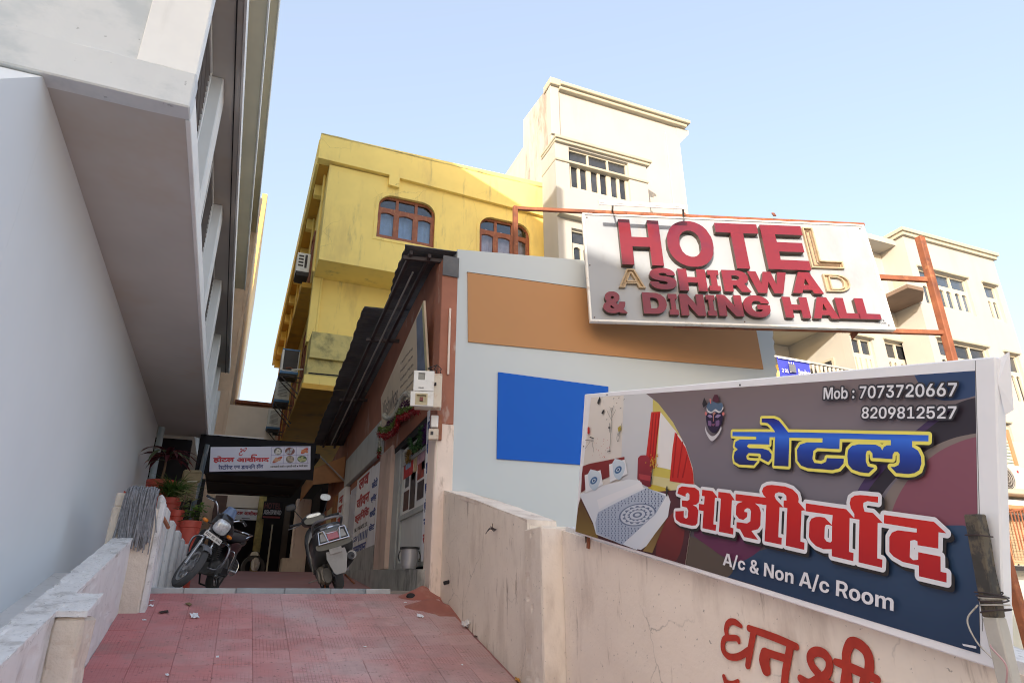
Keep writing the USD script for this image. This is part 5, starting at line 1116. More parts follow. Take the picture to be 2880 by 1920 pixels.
def wheel_parts(add, at, R, w, rim_m, spokes=6, hubr=.06, tyre_m=None):
    tp = [(R - .085, -w * .36), (R - .05, -w * .5), (R - .018, -w * .45), (R, -w * .2), (R, w * .2), (R - .018, w * .45), (R - .05, w * .5), (R - .085, w * .36)]
    T = add('tyre', ring_lathe(tp), tyre_m or M_tyre, at, 40)
    rp = [(R - .085, -w * .40), (R - .115, -w * .30), (R - .115, w * .30), (R - .085, w * .40)]
    add('rim', ring_lathe(rp), rim_m, at, 30)
    add('hub', ring_lathe([(.012, -w * .6), (hubr, -w * .5), (hubr, w * .5), (.012, w * .6)], 24), rim_m, at, 30)
    for k in range(spokes):
        a = 2 * math.pi * k / spokes
        d_ = np.array([math.cos(a), 0, math.sin(a)]); e = np.array([math.cos(a + .35), 0, math.sin(a + .35)])
        add('spoke', cat(bar(d_ * hubr * .9, d_ * (R - .10), .022, .016, (0, 1, 0))), rim_m, at)

def mtx_from(o, X, Yv, Z):
    m_ = Gf.Matrix4d(1)
    for i, v in enumerate((X, Yv, Z, o)): m_.SetRow3(i, Gf.Vec3d(*map(float, v)))
    return m_
def vehicle_axes(fwd, lean):
    f_ = np.array([fwd[0], fwd[1], 0.]); f_ /= np.linalg.norm(f_); l_ = np.cross([0, 0, 1.], f_)
    z_ = math.cos(lean) * np.array([0, 0, 1.]) + math.sin(lean) * l_
    return f_, np.cross(z_, f_), z_

# --- motorcycle
zf = ZL + .02
Fc = P(500, 1655, Y=9.15); Rc = np.array([Fc[0] + .33, Fc[1] + 1.04])
ax = vehicle_axes((Fc[0] - Rc[0], Fc[1] - Rc[1]), math.radians(18))
mb = thing('motorcycle', 'black motorcycle leaning on its stand at the top of the ramp', 'motorcycle', mtx=mtx_from((Rc[0], Rc[1], zf), *[.88 * a_ for a_ in ax]))
HEAD = np.array([.90, 0, .95]); AX = np.array([1.235, 0, .30])
sax = HEAD - np.array([1.19, 0, .33]); sax /= np.linalg.norm(sax)
STE = 40.
def addm(name, mesh, m_, at=(0, 0, 0), smooth=False, label=None, steer=False, parent=None):
    t = move(mesh, at)
    if steer: t = turn(t, sax, STE, HEAD)
    return part(parent or mb, name, t, m_, smooth, label)
st_ = lambda n_, me, m_, at=(0, 0, 0), smooth=False, label=None: addm(n_, me, m_, at, smooth, label, True)
wheel_parts(lambda n_, me, m_, at, sm=False: addm(n_ if n_ != 'tyre' else 'rear_tyre', me, m_, at, sm), (0, 0, .30), .30, .10, M_alloy, 6)
wheel_parts(lambda n_, me, m_, at, sm=False: st_(n_ if n_ != 'tyre' else 'front_tyre', me, m_, at, sm), AX, .30, .092, M_alloy, 6, .065)
st_('brake_drum', ring_lathe([(.02, -.06), (.085, -.055), (.085, .0), (.02, .0)], 28), M_alloy, AX, 30)
for s_ in (-1, 1):
    lo = AX + np.array([0, s_ * .085, 0]); up = HEAD + np.array([.07, s_ * .085, .03]); mid = lo + (up - lo) * .48
    st_('fork_slider', tube([lo, lo + (mid - lo) * .92, mid], [.024, .024, .027], 12), M_alloy, smooth=40)
    st_('fork_tube', tube([mid, up], .0165, 12), M_chrome, smooth=40)
    st_('fork_cover', tube([lo + (up - lo) * .78, up], .026, 12), M_black, smooth=40)
fa = [math.radians(a) for a in np.linspace(-12, 128, 15)]
fen = []
for rr2, ww in ((.325, .068), (.318, .068)): pass
def fender(R, w, a0, a1, lip=.02, n=18):
    v = []; f = []
    prof = [(R - lip * 1.6, -w), (R - lip * .3, -w * .93), (R + .004, -w * .5), (R + .008, 0), (R + .004, w * .5), (R - lip * .3, w * .93), (R - lip * 1.6, w)]
    for a in np.linspace(math.radians(a0), math.radians(a1), n):
        for r_, y in prof: v.append((r_ * math.cos(a), y, r_ * math.sin(a)))
    k = len(prof)
    for i in range(n - 1):
        for j in range(k - 1):
            a = i * k + j; f += [(a, a + 1, a + k + 1), (a, a + k + 1, a + k)]
    v = np.array(v); inn = v * [.985, .96, .985]
    return trimesh.Trimesh(np.vstack([v, inn]), np.vstack([np.array(f), np.array(f)[:, ::-1] + len(v)]), process=False)
st_('front_fender', fender(.325, .066, 58, 168), M_steelgrey, AX, 40)
# headlamp cowl, built about the head
hc = HEAD + np.array([.14, 0, .0])
st_('headlamp_cowl', loft(rings([(-.10, 0, .02, .10, .11), (-.02, 0, .0, .135, .155), (.07, 0, -.01, .125, .15), (.125, 0, -.02, .09, .10)])), M_black, hc, 40)
st_('headlamp', loft([(.09, 0, .0, .112, .105, 3.2), (.125, 0, -.005, .105, .098, 3.2), (.148, 0, -.01, .075, .068, 2.6), (.155, 0, -.012, .02, .02)]), M_lens, hc + [0, 0, -.03], 40)
vis = []
u_ = np.linspace(-1, 1, 9); w_ = np.linspace(0, 1, 5)
vv = np.array([(.10 - .10 * t - .05 * u * u, .115 * u * (1 - .35 * t), .085 + .17 * t - .02 * u * u) for t in w_ for u in u_]); ff = []
for i in range(4):
    for j in range(8): a = i * 9 + j; ff += [(a, a + 1, a + 10), (a, a + 10, a + 9)]
st_('visor', trimesh.Trimesh(np.vstack([vv, vv - [.004, 0, 0]]), np.vstack([ff, np.array(ff)[:, ::-1] + len(vv)]), process=False), M_blueglass, hc, 40)
st_('speedometer', loft([(-.06, 0, .12, .08, .035), (.0, 0, .14, .08, .03)]), M_blackplastic, hc, 40)
fr_ = Frame(hc + [.105, .0, -.205], (0, 1, 0), (.96, 0, .22))
pl_ = st_('number_plate', bake(ext(rounded(-.135, -.032, .135, .032, .008).buffer(.004), .006), fr_), M_plate)
for k, (t, a, b) in enumerate((('RJ27', -.125, -.045), ('SC', -.025, .025), ('8143', .05, .125))):
    tm = turn(bake(ext(fit(text(t, 'latin', 700), a, -.017, b, .017), .002, at=.0062), fr_), sax, STE, HEAD)
    part(pl_, 'lettering', tm, M_inkdark)
for s_ in (-1, 1):
    st_('indicator', loft(rings([(-.03, 0, 0, .012, .012), (0, 0, 0, .042, .026), (.03, 0, 0, .036, .022), (.05, 0, 0, .012, .01)])), M_amber, hc + [-.02, s_ * .215, -.085], 40)
    st_('indicator_stem', tube([hc + [-.02, s_ * .12, -.08], hc + [-.02, s_ * .18, -.085]], .011, 8), M_blackplastic)
hb = [HEAD + np.array(p_) for p_ in ((.02, 0, .06), (.03, .10, .075), (.03, .20, .16), (-.02, .27, .185), (-.10, .37, .175))]
for s_ in (-1, 1):
    st_('handlebar', tube(curve([p_ * [1, s_, 1] for p_ in hb], 5), .0115, 10), M_chrome, smooth=40)
    a, b = hb[3] * [1, s_, 1], hb[4] * [1, s_, 1]
    st_('grip', tube([a + (b - a) * .1, b], .0175, 10), M_blackplastic, smooth=40)
    st_('lever', tube(curve([a + [.03, 0, -.01], a + (b - a) * .3 + [.06, 0, -.015], b + [.055, s_ * -.02, -.02]], 4), [.007] * 9, 8), M_alloy, smooth=40)
    st_('switch_box', bx(-.03, .03, -.03, .03, -.022, .022, .01), M_blackplastic, a)
# body
addm('fuel_tank', loft(rings([(.40, 0, .80, .09, .05), (.46, 0, .83, .115, .09), (.62, 0, .87, .15, .125), (.78, 0, .87, .14, .12), (.88, 0, .85, .09, .08), (.90, 0, .84, .03, .03)])), M_black, smooth=40)
addm('tank_stripe', loft(rings([(.50, 0, .80, .135, .04), (.62, 0, .82, .154, .045), (.76, 0, .82, .146, .04)])), M_maroon, smooth=40)
addm('seat', loft(rings([(.45, 0, .80, .11, .05), (.30, 0, .795, .14, .055), (.0, 0, .82, .155, .05), (-.25, 0, .855, .14, .045), (-.38, 0, .86, .10, .03)])), M_seat, smooth=40)
addm('tail', loft(rings([(-.05, 0, .74, .12, .06), (-.25, 0, .77, .12, .06), (-.45, 0, .80, .075, .04)])), M_black, smooth=40)
for s_ in (-1, 1):
    addm('side_panel', loft(rings([(.36, s_ * .115, .62, .02, .10), (.20, s_ * .13, .64, .025, .12), (.02, s_ * .13, .67, .022, .09), (-.12, s_ * .12, .70, .012, .04)])), M_maroon, smooth=40)
    addm('rear_shock', tube([(-.02, s_ * .13, .36), (-.0, s_ * .13, .5), (.04, s_ * .13, .70)], [.022, .03, .024], 10), M_engine, smooth=40)
    addm('swing_arm', bar((.42, s_ * .10, .34), (-.03, s_ * .10, .30), .03, .04), M_blackplastic)
    addm('frame_tube', tube(curve([(.88, s_ * .02, .90), (.74, s_ * .06, .62), (.66, s_ * .07, .30), (.40, s_ * .09, .24)], 4), .015, 8), M_blackplastic, smooth=40)
    addm('frame_tube', tube(curve([(.86, s_ * .02, .82), (.45, s_ * .09, .70), (.0, s_ * .11, .72), (-.3, s_ * .10, .77)], 4), .014, 8), M_blackplastic, smooth=40)
    addm('foot_peg', tube([(.50, s_ * .12, .28), (.50, s_ * .29, .29)], .016, 10), M_blackplastic)
    addm('pillion_peg', tube([(.12, s_ * .16, .36), (.10, s_ * .27, .36)], .014, 10), M_alloy)
    addm('grab_rail', tube(curve([(-.10, s_ * .145, .845), (-.18, s_ * .165, .90), (-.32, s_ * .15, .925), (-.43, s_ * .07, .92), (-.445, 0, .92)], 5), .014, 8), M_chrome, smooth=40)
    addm('crash_guard', tube(curve([(.76, s_ * .04, .70), (.80, s_ * .22, .695), (.82, s_ * .285, .62), (.80, s_ * .27, .45), (.76, s_ * .20, .345), (.70, s_ * .06, .33)], 5), .0145, 8), M_chrome, smooth=40)
addm('engine_case', loft(rings([(.34, 0, .33, .09, .09), (.44, 0, .35, .14, .125), (.58, 0, .34, .145, .12), (.68, 0, .32, .10, .08)])), M_engine, smooth=40)
addm('engine_cover', ring_lathe([(.01, -.03), (.10, -.025), (.11, .0), (.10, .02), (.01, .03)], 26), M_engine, (.50, .15, .33), 30)
addm('engine_cover', ring_lathe([(.01, -.03), (.10, -.025), (.11, .0), (.10, .02), (.01, .03)], 26), M_engine, (.50, -.15, .33), 30)
for k in range(7): addm('cylinder_fin', bx(.52, .72, -.085, .085, .45 + .026 * k, .462 + .026 * k, .004), M_engine)
addm('cylinder', bx(.545, .70, -.065, .065, .42, .66, .01), M_blackplastic)
addm('exhaust_pipe', tube(curve([(.70, -.06, .58), (.80, -.08, .50), (.78, -.12, .30), (.60, -.15, .20), (.35, -.16, .22)], 5), .02, 10), M_chrome, smooth=40)
addm('muffler', tube([(.36, -.165, .22), (.30, -.17, .225), (-.30, -.18, .33), (-.34, -.18, .335)], [.022, .045, .048, .03], 14), M_chrome, smooth=30)
addm('chain_case', loft([(.46, .105, .33, .012, .06), (.2, .11, .32, .015, .055), (-.05, .11, .30, .015, .06), (-.10, .11, .30, .01, .03)]), M_blackplastic, smooth=40)
addm('rear_fender', fender(.335, .07, 25, 165), M_blackplastic, (0, 0, .32), 40)
addm('tail_lamp', loft(rings([(-.44, 0, .80, .05, .03), (-.48, 0, .79, .045, .028)])), M_redlens, smooth=40)
for k in range(7): addm('guard_wire', tube([(.26 - .06 * k, .20, .60 - .02 * k), (.24 - .06 * k, .205, .33)], .0035, 6), M_steelgrey)
addm('saree_guard', tube(curve([(.28, .13, .62), (.27, .20, .60), (.26, .205, .36), (.10, .205, .30), (-.12, .205, .32), (-.16, .20, .45), (-.14, .14, .52)], 4), .0075, 8), M_chrome, smooth=40)
addm('kick_lever', tube(curve([(.42, -.16, .34), (.40, -.22, .38), (.36, -.24, .52)], 4), .010, 8), M_alloy, smooth=40)
addm('gear_lever', tube(curve([(.46, .17, .27), (.62, .18, .25), (.66, .20, .27)], 4), .008, 8), M_alloy, smooth=40)
addm('side_stand', tube([(.40, .10, .24), (.36, .24, .055), (.34, .255, .055)], .012, 8), M_blackplastic)
addm('centre_stand', cat(tube([(.32, -.14, .22), (.12, -.15, .06)], .013, 8), tube([(.32, .14, .22), (.12, .15, .06)], .013, 8), tube([(.12, -.15, .06), (.12, .15, .06)], .012, 8)), M_blackplastic)
addm('leg_shield_cloth', loft(rings([(.80, -.16, .75, .05, .05), (.74, -.20, .62, .07, .16), (.72, -.20, .45, .06, .13), (.74, -.18, .34, .03, .05)])), M_blackplastic, smooth=40, label='black bag strapped to the crash guard')

# --- scooter
Rs = P(956, 1655, Y=9.15)
axs = vehicle_axes((.0, 1.0), math.radians(18))
sc_ = thing('scooter', 'dark grey scooter seen from behind, parked beside the shop plinth', 'scooter', mtx=mtx_from((Rs[0], Rs[1], ZL + .015), *axs))
def adds(name, mesh, m_, at=(0, 0, 0), smooth=False, label=None): return part(sc_, name, move(mesh, at), m_, smooth, label)
wheel_parts(lambda n_, me, m_, at, sm=False: adds(n_ if n_ != 'tyre' else 'rear_tyre', me, m_, at, sm), (0, 0, .225), .225, .105, M_alloy, 5, .05, M_tyre)
wheel_parts(lambda n_, me, m_, at, sm=False: adds(n_ if n_ != 'tyre' else 'front_tyre', me, m_, at, sm), (1.24, 0, .225), .225, .09, M_alloy, 5, .05, M_tyre)
adds('rear_body', loft(rings([(-.36, 0, .70, .13, .05), (-.31, 0, .675, .20, .10), (-.15, 0, .62, .245, .145), (.10, 0, .57, .25, .17), (.34, 0, .54, .18, .17), (.46, 0, .52, .14, .17)]), p=3.0), M_scoot, smooth=40)
adds('body_skirt', loft(rings([(-.35, 0, .56, .225, .05), (-.22, 0, .51, .25, .075), (.0, 0, .44, .25, .085), (.25, 0, .38, .22, .09), (.42, 0, .36, .16, .08)]), p=3.2), M_scoot, smooth=40)
adds('seat', loft(rings([(-.26, 0, .775, .12, .03), (-.20, 0, .79, .15, .042), (.05, 0, .775, .165, .05), (.35, 0, .755, .145, .045), (.48, 0, .74, .09, .03)])), M_seat, smooth=40)
# tail lamp cluster on the back face
frt = Frame((-.372, 0, .655), (0, -1, 0), (-.9, 0, .42))
adds('lamp_housing', bake(ext(Polygon([(-.165, -.055), (.165, -.055), (.15, .06), (-.15, .06)]).buffer(.012), .03, at=-.025), frt), M_blackplastic)
adds('indicator_lens', bake(ext(Polygon([(-.16, -.05), (-.075, -.05), (-.07, .045), (-.145, .05)]), .018), frt), M_flap, label='clear left indicator lens')
adds('indicator_lens', bake(ext(Polygon([(.16, -.05), (.075, -.05), (.07, .045), (.145, .05)]), .018), frt), M_flap, label='clear right indicator lens')
adds('tail_lamp', bake(ext(Polygon([(-.07, -.05), (.07, -.05), (.065, .048), (-.065, .048)]), .022), frt), M_redlens)
adds('emblem_plate', bake(ext(Point(0, .105).buffer(.05).union(sbox(-.11, .09, .11, .125)).buffer(.01), .02, at=-.01), frt), M_steelgrey)
adds('round_badge', bake(ext(affinity.scale(Point(0, .105).buffer(.032), 1.3, .8), .006, at=.011), frt), M_chrome)
gr = [(-.39, s_, z) for s_, z in ((.185, .60), (.17, .735), (.10, .69), (.07, .60))]
for s_ in (-1, 1):
    adds('lamp_guard', tube([(-.41, s_ * .185, .59), (-.385, s_ * .165, .735)], .0075, 8), M_chrome)
    adds('lamp_guard', tube([(-.415, s_ * .07, .59), (-.385, s_ * .10, .735)], .0075, 8), M_chrome)
adds('lamp_guard', tube([(-.412, -.19, .59), (-.412, .19, .59)], .0085, 8), M_chrome)
adds('lamp_guard', tube(curve([(-.385, -.165, .735), (-.385, -.10, .735), (-.375, -.06, .70), (-.375, .06, .70), (-.385, .10, .735), (-.385, .165, .735)], 3), .0075, 8), M_chrome)
adds('grab_rail', tube(curve([(-.02, -.175, .77), (-.16, -.185, .83), (-.30, -.165, .865), (-.37, -.08, .875), (-.385, 0, .877), (-.37, .08, .875), (-.30, .165, .865), (-.16, .185, .83), (-.02, .175, .77)], 5), .016, 10), M_steelgrey, smooth=40)
adds('plate_bracket', bake(ext(Polygon([(-.11, .10), (.11, .10), (.12, .02), (.07, -.16), (.05, -.18), (-.05, -.18), (-.07, -.16), (-.12, .02)]).buffer(.006), .016), Frame((-.345, 0, .375), (0, -1, 0), (-1, 0, .10))), M_flap, label='blank pale grey rear plate holder and mudflap')
adds('plate_lip', bake(ext(sbox(-.07, .07, .07, .125).buffer(.006), .02, at=.014), Frame((-.345, 0, .375), (0, -1, 0), (-1, 0, .10))), M_flap)
adds('variator_cover', loft(rings([(-.07, .15, .23, .04, .08), (.02, .165, .235, .055, .115), (.20, .16, .24, .05, .10), (.40, .15, .26, .04, .08)])), M_castmetal, smooth=40)
adds('variator_rib', ring_lathe([(.02, -.01), (.085, -.01), (.085, .01), (.02, .01)], 20), M_castmetal, (.0, .222, .235), 30)
adds('belt_housing', loft(rings([(-.09, .12, .22, .05, .09), (.0, .12, .22, .06, .12), (.2, .12, .25, .06, .13)])), M_engine, smooth=40)
adds('engine', loft(rings([(.0, .0, .33, .09, .08), (.2, .0, .34, .12, .12), (.42, .0, .33, .10, .10)])), M_engine, smooth=40)
adds('muffler', tube([(.32, -.15, .26), (.22, -.16, .28), (-.22, -.185, .36), (-.25, -.187, .365)], [.03, .058, .062, .045], 16), M_blackplastic, smooth=30)
adds('muffler_cover', tube([(-.10, -.19, .345), (-.245, -.20, .372)], [.058, .058], 14), M_flap, smooth=30, label='pale metal muffler end with a dark outlet')
adds('outlet', tube([(-.246, -.20, .355), (-.252, -.20, .356)], .018, 12), M_dark)
for s_ in (-1, 1): adds('rear_shock', tube([(-.02, s_ * .12, .26), (.06, s_ * .12, .52)], .028, 10), M_engine, smooth=40)
adds('floor_board', bx(.42, .86, -.17, .17, .27, .31, .015), M_blackplastic)
adds('front_apron', loft(rings([(.84, 0, .30, .17, .03), (.90, 0, .55, .20, .28), (.98, 0, .62, .17, .30), (1.06, 0, .60, .09, .20)]), p=2.8), M_scoot, smooth=40)
adds('front_fender', fender(.245, .07, 20, 160), M_scoot, (1.24, 0, .225), 40)
adds('fork', cat(tube([(1.24, .08, .225), (1.05, .05, .75)], .02, 8), tube([(1.24, -.08, .225), (1.05, -.05, .75)], .02, 8)), M_blackplastic)
adds('handlebar_cowl', loft(rings([(.86, 0, 1.0, .14, .05), (.92, 0, 1.01, .17, .075), (1.0, 0, 1.0, .16, .08), (1.07, 0, .99, .09, .06)])), M_scoot, smooth=40)
adds('speedometer_glass', loft(rings([(.84, .0, 1.06, .10, .02), (.90, .0, 1.085, .09, .012), (.95, .0, 1.085, .06, .01)])), M_lens, smooth=40)
for s_ in (-1, 1):
    adds('grip', tube([(.90, s_ * .17, 1.0), (.84, s_ * .345, .995)], .0175, 10), M_blackplastic, smooth=40)
    adds('brake_lever', tube(curve([(.93, s_ * .19, .985), (.96, s_ * .27, .97), (.90, s_ * .36, .965)], 4), .007, 8), M_alloy, smooth=40)
    adds('mirror_stem', tube(curve([(.92, s_ * .15, 1.05), (.93, s_ * .20, 1.15), (.91, s_ * .25, 1.24)], 4), .006, 8), M_blackplastic)
adds('mirror', loft(rings([(-.022, 0, 0, .05, .03), (-.01, 0, 0, .075, .048), (.02, 0, 0, .05, .03), (.03, 0, 0, .02, .02)])), M_blackplastic, (.91, .27, 1.25), 40)
mirr = adds('mirror', turn(turn(loft(rings([(-.022, 0, 0, .05, .03), (-.01, 0, 0, .078, .05), (.02, 0, 0, .05, .03), (.03, 0, 0, .02, .02)])), (1, 0, 0), 24), (0, 0, 1), 0), M_blackplastic, (.90, -.22, 1.27), 40)
part(mirr, 'mirror_glass', move(turn(loft([(-.0245, 0, 0, .072, .046), (-.021, 0, 0, .072, .046)]), (1, 0, 0), 24), (.90, -.22, 1.27)), mat('pale_mirror_glass', (.62, .68, .70), .3, .3, 20., 0))
adds('rear_shade', bx(-.05, .4, -.16, .16, .40, .52, .03), M_blackplastic)
adds('foot_step', bx(.30, .46, .19, .30, .19, .205, .006), M_flap)
adds('centre_stand', cat(tube([(.15, .13, .16), (-.02, .19, .02)], .013, 8), tube([(.15, -.13, .16), (-.02, -.19, .02)], .013, 8)), M_rust)
# ------------------------------------------------------------------ black canopy, its sign and the back of the court
M_canvas = mat('black_canopy_cloth', (.007, .0065, .009), .9, .2, 2., .15, 30, .004)
M_post = mat('blue_black_post', (.10, .13, .15), .5, .2, 5., .05, dirt=(.45, .43, .40), da=.7, ds=(20, 20, 2), dlo=.5, dhi=.6)
bc = thing('black_canopy', 'black flat canopy across the court above the restaurant sign', 'canopy')
YC = 14.0; zc1 = P(700, 1232, Y=YC)[2]
cl, crx = P(573, 1232, Y=YC)[0], P(892, 1231, Y=YC)[0]
zbk = P(700, 1393, Y=20.6)[2]; part(bc, 'roof', ext(Polygon([(YC + .02, zc1 - .30), (20.6, zbk), (20.6, zbk + .1), (YC + .02, zc1 - .2)]), crx + .1 - cl, 'yz', cl), M_canvas)
part(bc, 'front_valance', rough(bx(cl - .06, crx, YC - .02, YC + .018, P(700, 1330, Y=YC)[2] - .06, zc1), .1, .01, 4, 71), M_canvas)
part(bc, 'top_strip', bx(cl + .15, cl + 1.1, YC - .03, YC + .05, zc1 + .002, zc1 + .02), M_trim)
part(bc, 'post', tube([P(583, 1250, Y=YC - .06), P(538, 1450, Y=YC - .06), [P(538, 1450, Y=YC - .06)[0], YC - .06, 2.1]], .045, 10), M_post)
for y in (16, 18, 20): part(bc, 'cross_bar', bx(cl, crx, y, y + .04, zc1 - .34 + (zbk - zc1 + .30) * (y - YC) / 6.6, zc1 - .305 + (zbk - zc1 + .30) * (y - YC) / 6.6), M_purlin)
frs_ = YF(YC - .04); sgn = [P(x, y, Y=YC - .05)[[0, 2]] for x, y in ((593, 1256), (877, 1256), (873, 1320), (588, 1326))]
fR = Frame((sgn[3][0], YC - .05, sgn[3][1]), (sgn[2][0] - sgn[3][0], 0, sgn[2][1] - sgn[3][1]), (0, -1, 0))
WR, HR = np.linalg.norm(sgn[2] - sgn[3]), sgn[0][1] - sgn[3][1]
rs = thing('restaurant_sign', 'pale lilac sign with Hindi lettering and six food pictures under the black canopy', 'sign', frame=fR)
part(rs, 'panel', bx(0, WR, 0, HR, -.03, 0, .004), mat('pale_lilac_panel', (.70, .70, .82), .4, .03, 1.5, 0))
Q = lambda x, y: ((x - 195) / 1985 * WR + (y - 660) / 470 * .035 * WR * .25, (655 - y) / 470 * HR)
M_sred = flat('sign_red_ink', (.50, .012, .03), .4); M_sblue = flat('sign_navy_ink', (.035, .045, .20), .4); M_slines = flat('sign_grid_ink', (.28, .25, .48), .4)
def put(name, g_, m_, o=1): return part(rs, name, ext(g_, .002, at=.0005 * o), m_)
def word(t, x0, y0, x1, y1, m_, st=4, kind='hindi', w=700):
    a, b = Q(x0, y1), Q(x1, y0); return put('lettering', fit(text(t, kind, w, stroke=st), a[0], a[1], b[0], b[1]), m_)
word('होटल', 262, 360, 672, 492, M_sred, 8); word('आशीवाद', 710, 375, 1350, 488, M_sred, 8)
put('lettering', LineString(curve([Q(1000, 392), Q(1010, 352), Q(1050, 345), Q(1095, 352)])).buffer(.012), M_sred)
word('रे{स}टोरे{न}ट', 365, 520, 640, 618, M_sblue, 5); word('ए{ण}ड', 655, 545, 780, 618, M_sblue, 5); word('डायनिंग', 800, 520, 1075, 618, M_sblue, 5); word('हॉल', 1092, 515, 1230, 618, M_sblue, 5)
word('राज{स}थानी थाली', 1395, 555, 1640, 600, M_inkdark, 4); word('गुजराती थाली', 1690, 552, 1890, 610, M_inkdark, 4); word('पंजाबी खाना', 1940, 548, 2125, 598, M_inkdark, 4)
for x in (1382, 1662, 1915): put('bullet', Point(Q(x, 582)).buffer(.012), M_inkdark)
put('flourish', unary_union([LineString(curve([Q(*p) for p in ((780, 235), (800, 225), (815, 250), (800, 285), (765, 310), (760, 340), (790, 352), (818, 335))])).buffer(.008), LineString(curve([Q(*p) for p in ((780, 268), (840, 255), (850, 230), (850, 280), (885, 250), (898, 215), (870, 212))])).buffer(.007)]), M_sred)
gx_, gy_ = (1392, 1648, 1898, 2142), (200, 360, 525)
put('grid', unary_union([LineString([Q(x - (y_ - 200) * .04, y_) for y_ in (200, 525)]).buffer(.004) for x in gx_] + [LineString([Q(1392, y), Q(2142, y)]).buffer(.004) for y in gy_]), M_slines)
foods = [(1522, 280, 82, 72, (.10, .10, .10), (.65, .63, .58)), (1765, 282, 100, 74, (.17, .035, .03), (.40, .42, .48)), (2065, 278, 80, 72, (.52, .03, .015), (.62, .18, .05)), (1510, 448, 100, 60, (.42, .05, .02), (.58, .30, .16)), (1765, 442, 84, 74, (.20, .17, .14), (.46, .36, .27)), (2012, 440, 98, 66, (.025, .085, .025), (.42, .46, .20))]
for k, (x, y, rx, ry, c1_, c2_) in enumerate(foods):
    n = 24; ang = .5 if k in (2, 3) else 0
    pts = [(x + rx * math.cos(t) * (1 if k not in (2,) else .95), y - ry * math.sin(t) * (1 if k not in (2, 3) else .62) - (ang * rx * math.cos(t) if k in (2, 3) else 0)) for t in np.linspace(0, 2 * math.pi, n, endpoint=False)]
    dish = put('food_picture', Polygon([Q(*p) for p in pts]).buffer(0), mat(f'food_print_{k}', c1_, .4, .4, 30., 0), 2)
    r_ = random.Random(k); blobs = unary_union([Point(Q(x + r_.uniform(-.62, .62) * rx, y + r_.uniform(-.55, .55) * ry * (.6 if k in (2, 3) else 1))).buffer(.017 + .012 * r_.random(), 3) for _ in range(9)])
    part(dish, 'garnish', ext(blobs, .002, at=.0025), flat(f'garnish_print_{k}', c2_, .4))

cw = thing('court_back_building', 'dim back of the court with a pale lit wall and dark open entrance', 'building')
M_courtwall = mat('court_cream_wall', (.88, .78, .67), .8, .08, 1.5, .1)
YB = 22.5
b = lambda x, y, Y=YB: P(x, y, Y=Y)
part(cw, 'pale_wall', bx(b(575, 1400)[0], b(742, 1400)[0], YB, YB + .2, b(700, 1428)[2], b(700, 1100)[2] - .5), M_courtwall)
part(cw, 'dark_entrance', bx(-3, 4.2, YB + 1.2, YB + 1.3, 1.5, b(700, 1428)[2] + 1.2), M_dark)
part(cw, 'brown_screen', bx(b(606, 1400)[0], b(640, 1400)[0], YB - .2, YB - .15, 2, b(620, 1395)[2]), mat('brown_curtain', (.16, .10, .08), .8, .2, 4., .1))
part(cw, 'pillar', bx(b(722, 1450)[0], b(742, 1450)[0], YB - .5, YB - .1, 2., b(735, 1392)[2]), M_yellowdirty)
for x0_, x1_, c_ in ((795, 812, (.12, .085, .06)), (826, 850, (.15, .11, .075))):
    part(cw, 'door_leaf', bx(b(x0_, 1500)[0], b(x1_, 1500)[0], YB + .2, YB + .3, 2., b(820, 1420)[2]), mat(f'court_door_{x0_}', c_, .6, .2, 4., .1))
part(cw, 'thin_post', bx(b(758, 1500)[0], b(762, 1500)[0], YB - .6, YB - .55, 2., b(762, 1480)[2]), M_creamtrim)
part(cw, 'counter', bx(b(772, 1580)[0], b(822, 1580)[0], YB - 3, YB - 2.4, 1.9, b(800, 1568, YB - 3)[2]), M_tan)
part(cw, 'side_wall_left', bx(-3.2, b(606, 1400)[0] - .3, 20.9, 21.1, 1.9, 5.2), M_dark)
part(cw, 'upper_wall', bx(-.5, 1.6, 30., 30.2, 2, P(720, 1140, Y=30)[2]), mat('pinkish_back_wall', (.62, .46, .40), .8, .06, 1., .1))
part(cw, 'roof_edge', bx(-.55, 1.65, 29.8, 30.3, P(720, 1140, Y=30)[2] + .0, P(720, 1132, Y=30)[2]), M_brownwood)
zt = P(700, 1190, Y=29.9)[2]
wbk = part(cw, 'window', ext(sbox(P(672, 1200, Y=29.9)[0], zt - 1.3, P(745, 1200, Y=29.9)[0], zt).difference(unary_union([sbox(P(676 + 24 * k, 1200, Y=29.9)[0], zt - .52, P(694 + 24 * k, 1200, Y=29.9)[0], zt - .12) for k in range(3)] + [sbox(P(675 + 17 * k, 1200, Y=29.9)[0], zt - 1.2, P(683 + 17 * k, 1200, Y=29.9)[0], zt - .62) for k in range(4)])), .1, 'xz', 29.88), M_brownwood)
part(wbk, 'pane', bx(P(672, 1200, Y=29.9)[0], P(745, 1200, Y=29.9)[0], 29.95, 29.97, zt - 1.3, zt), M_pane)
Fc2 = Frame((b(648, 1462)[0], YB - .25, b(648, 1462)[2]), (1, 0, 0), (0, -1, 0)); w_, h_ = b(728, 1462)[0] - b(648, 1462)[0], b(690, 1432)[2] - b(690, 1462)[2]
cs = thing('court_sign', 'small white sign with red Hindi lettering on the back wall of the court', 'sign', frame=Fc2)
part(cs, 'panel', bx(0, w_, 0, h_, -.03, 0), M_signwhite)
part(cs, 'lettering', ext(fit(text('होटल', 'hindi', stroke=8), w_ * .06, h_ * .42, w_ * .40, h_ * .85), .004), M_inkred)
part(cs, 'lettering', ext(fit(text('आशीवाद', 'hindi', stroke=8), w_ * .44, h_ * .42, w_ * .96, h_ * .85), .004), M_inkred)
part(cs, 'small_line', ext(sbox(w_ * .38, h_ * .10, w_ * .66, h_ * .17), .004), M_inkdark)
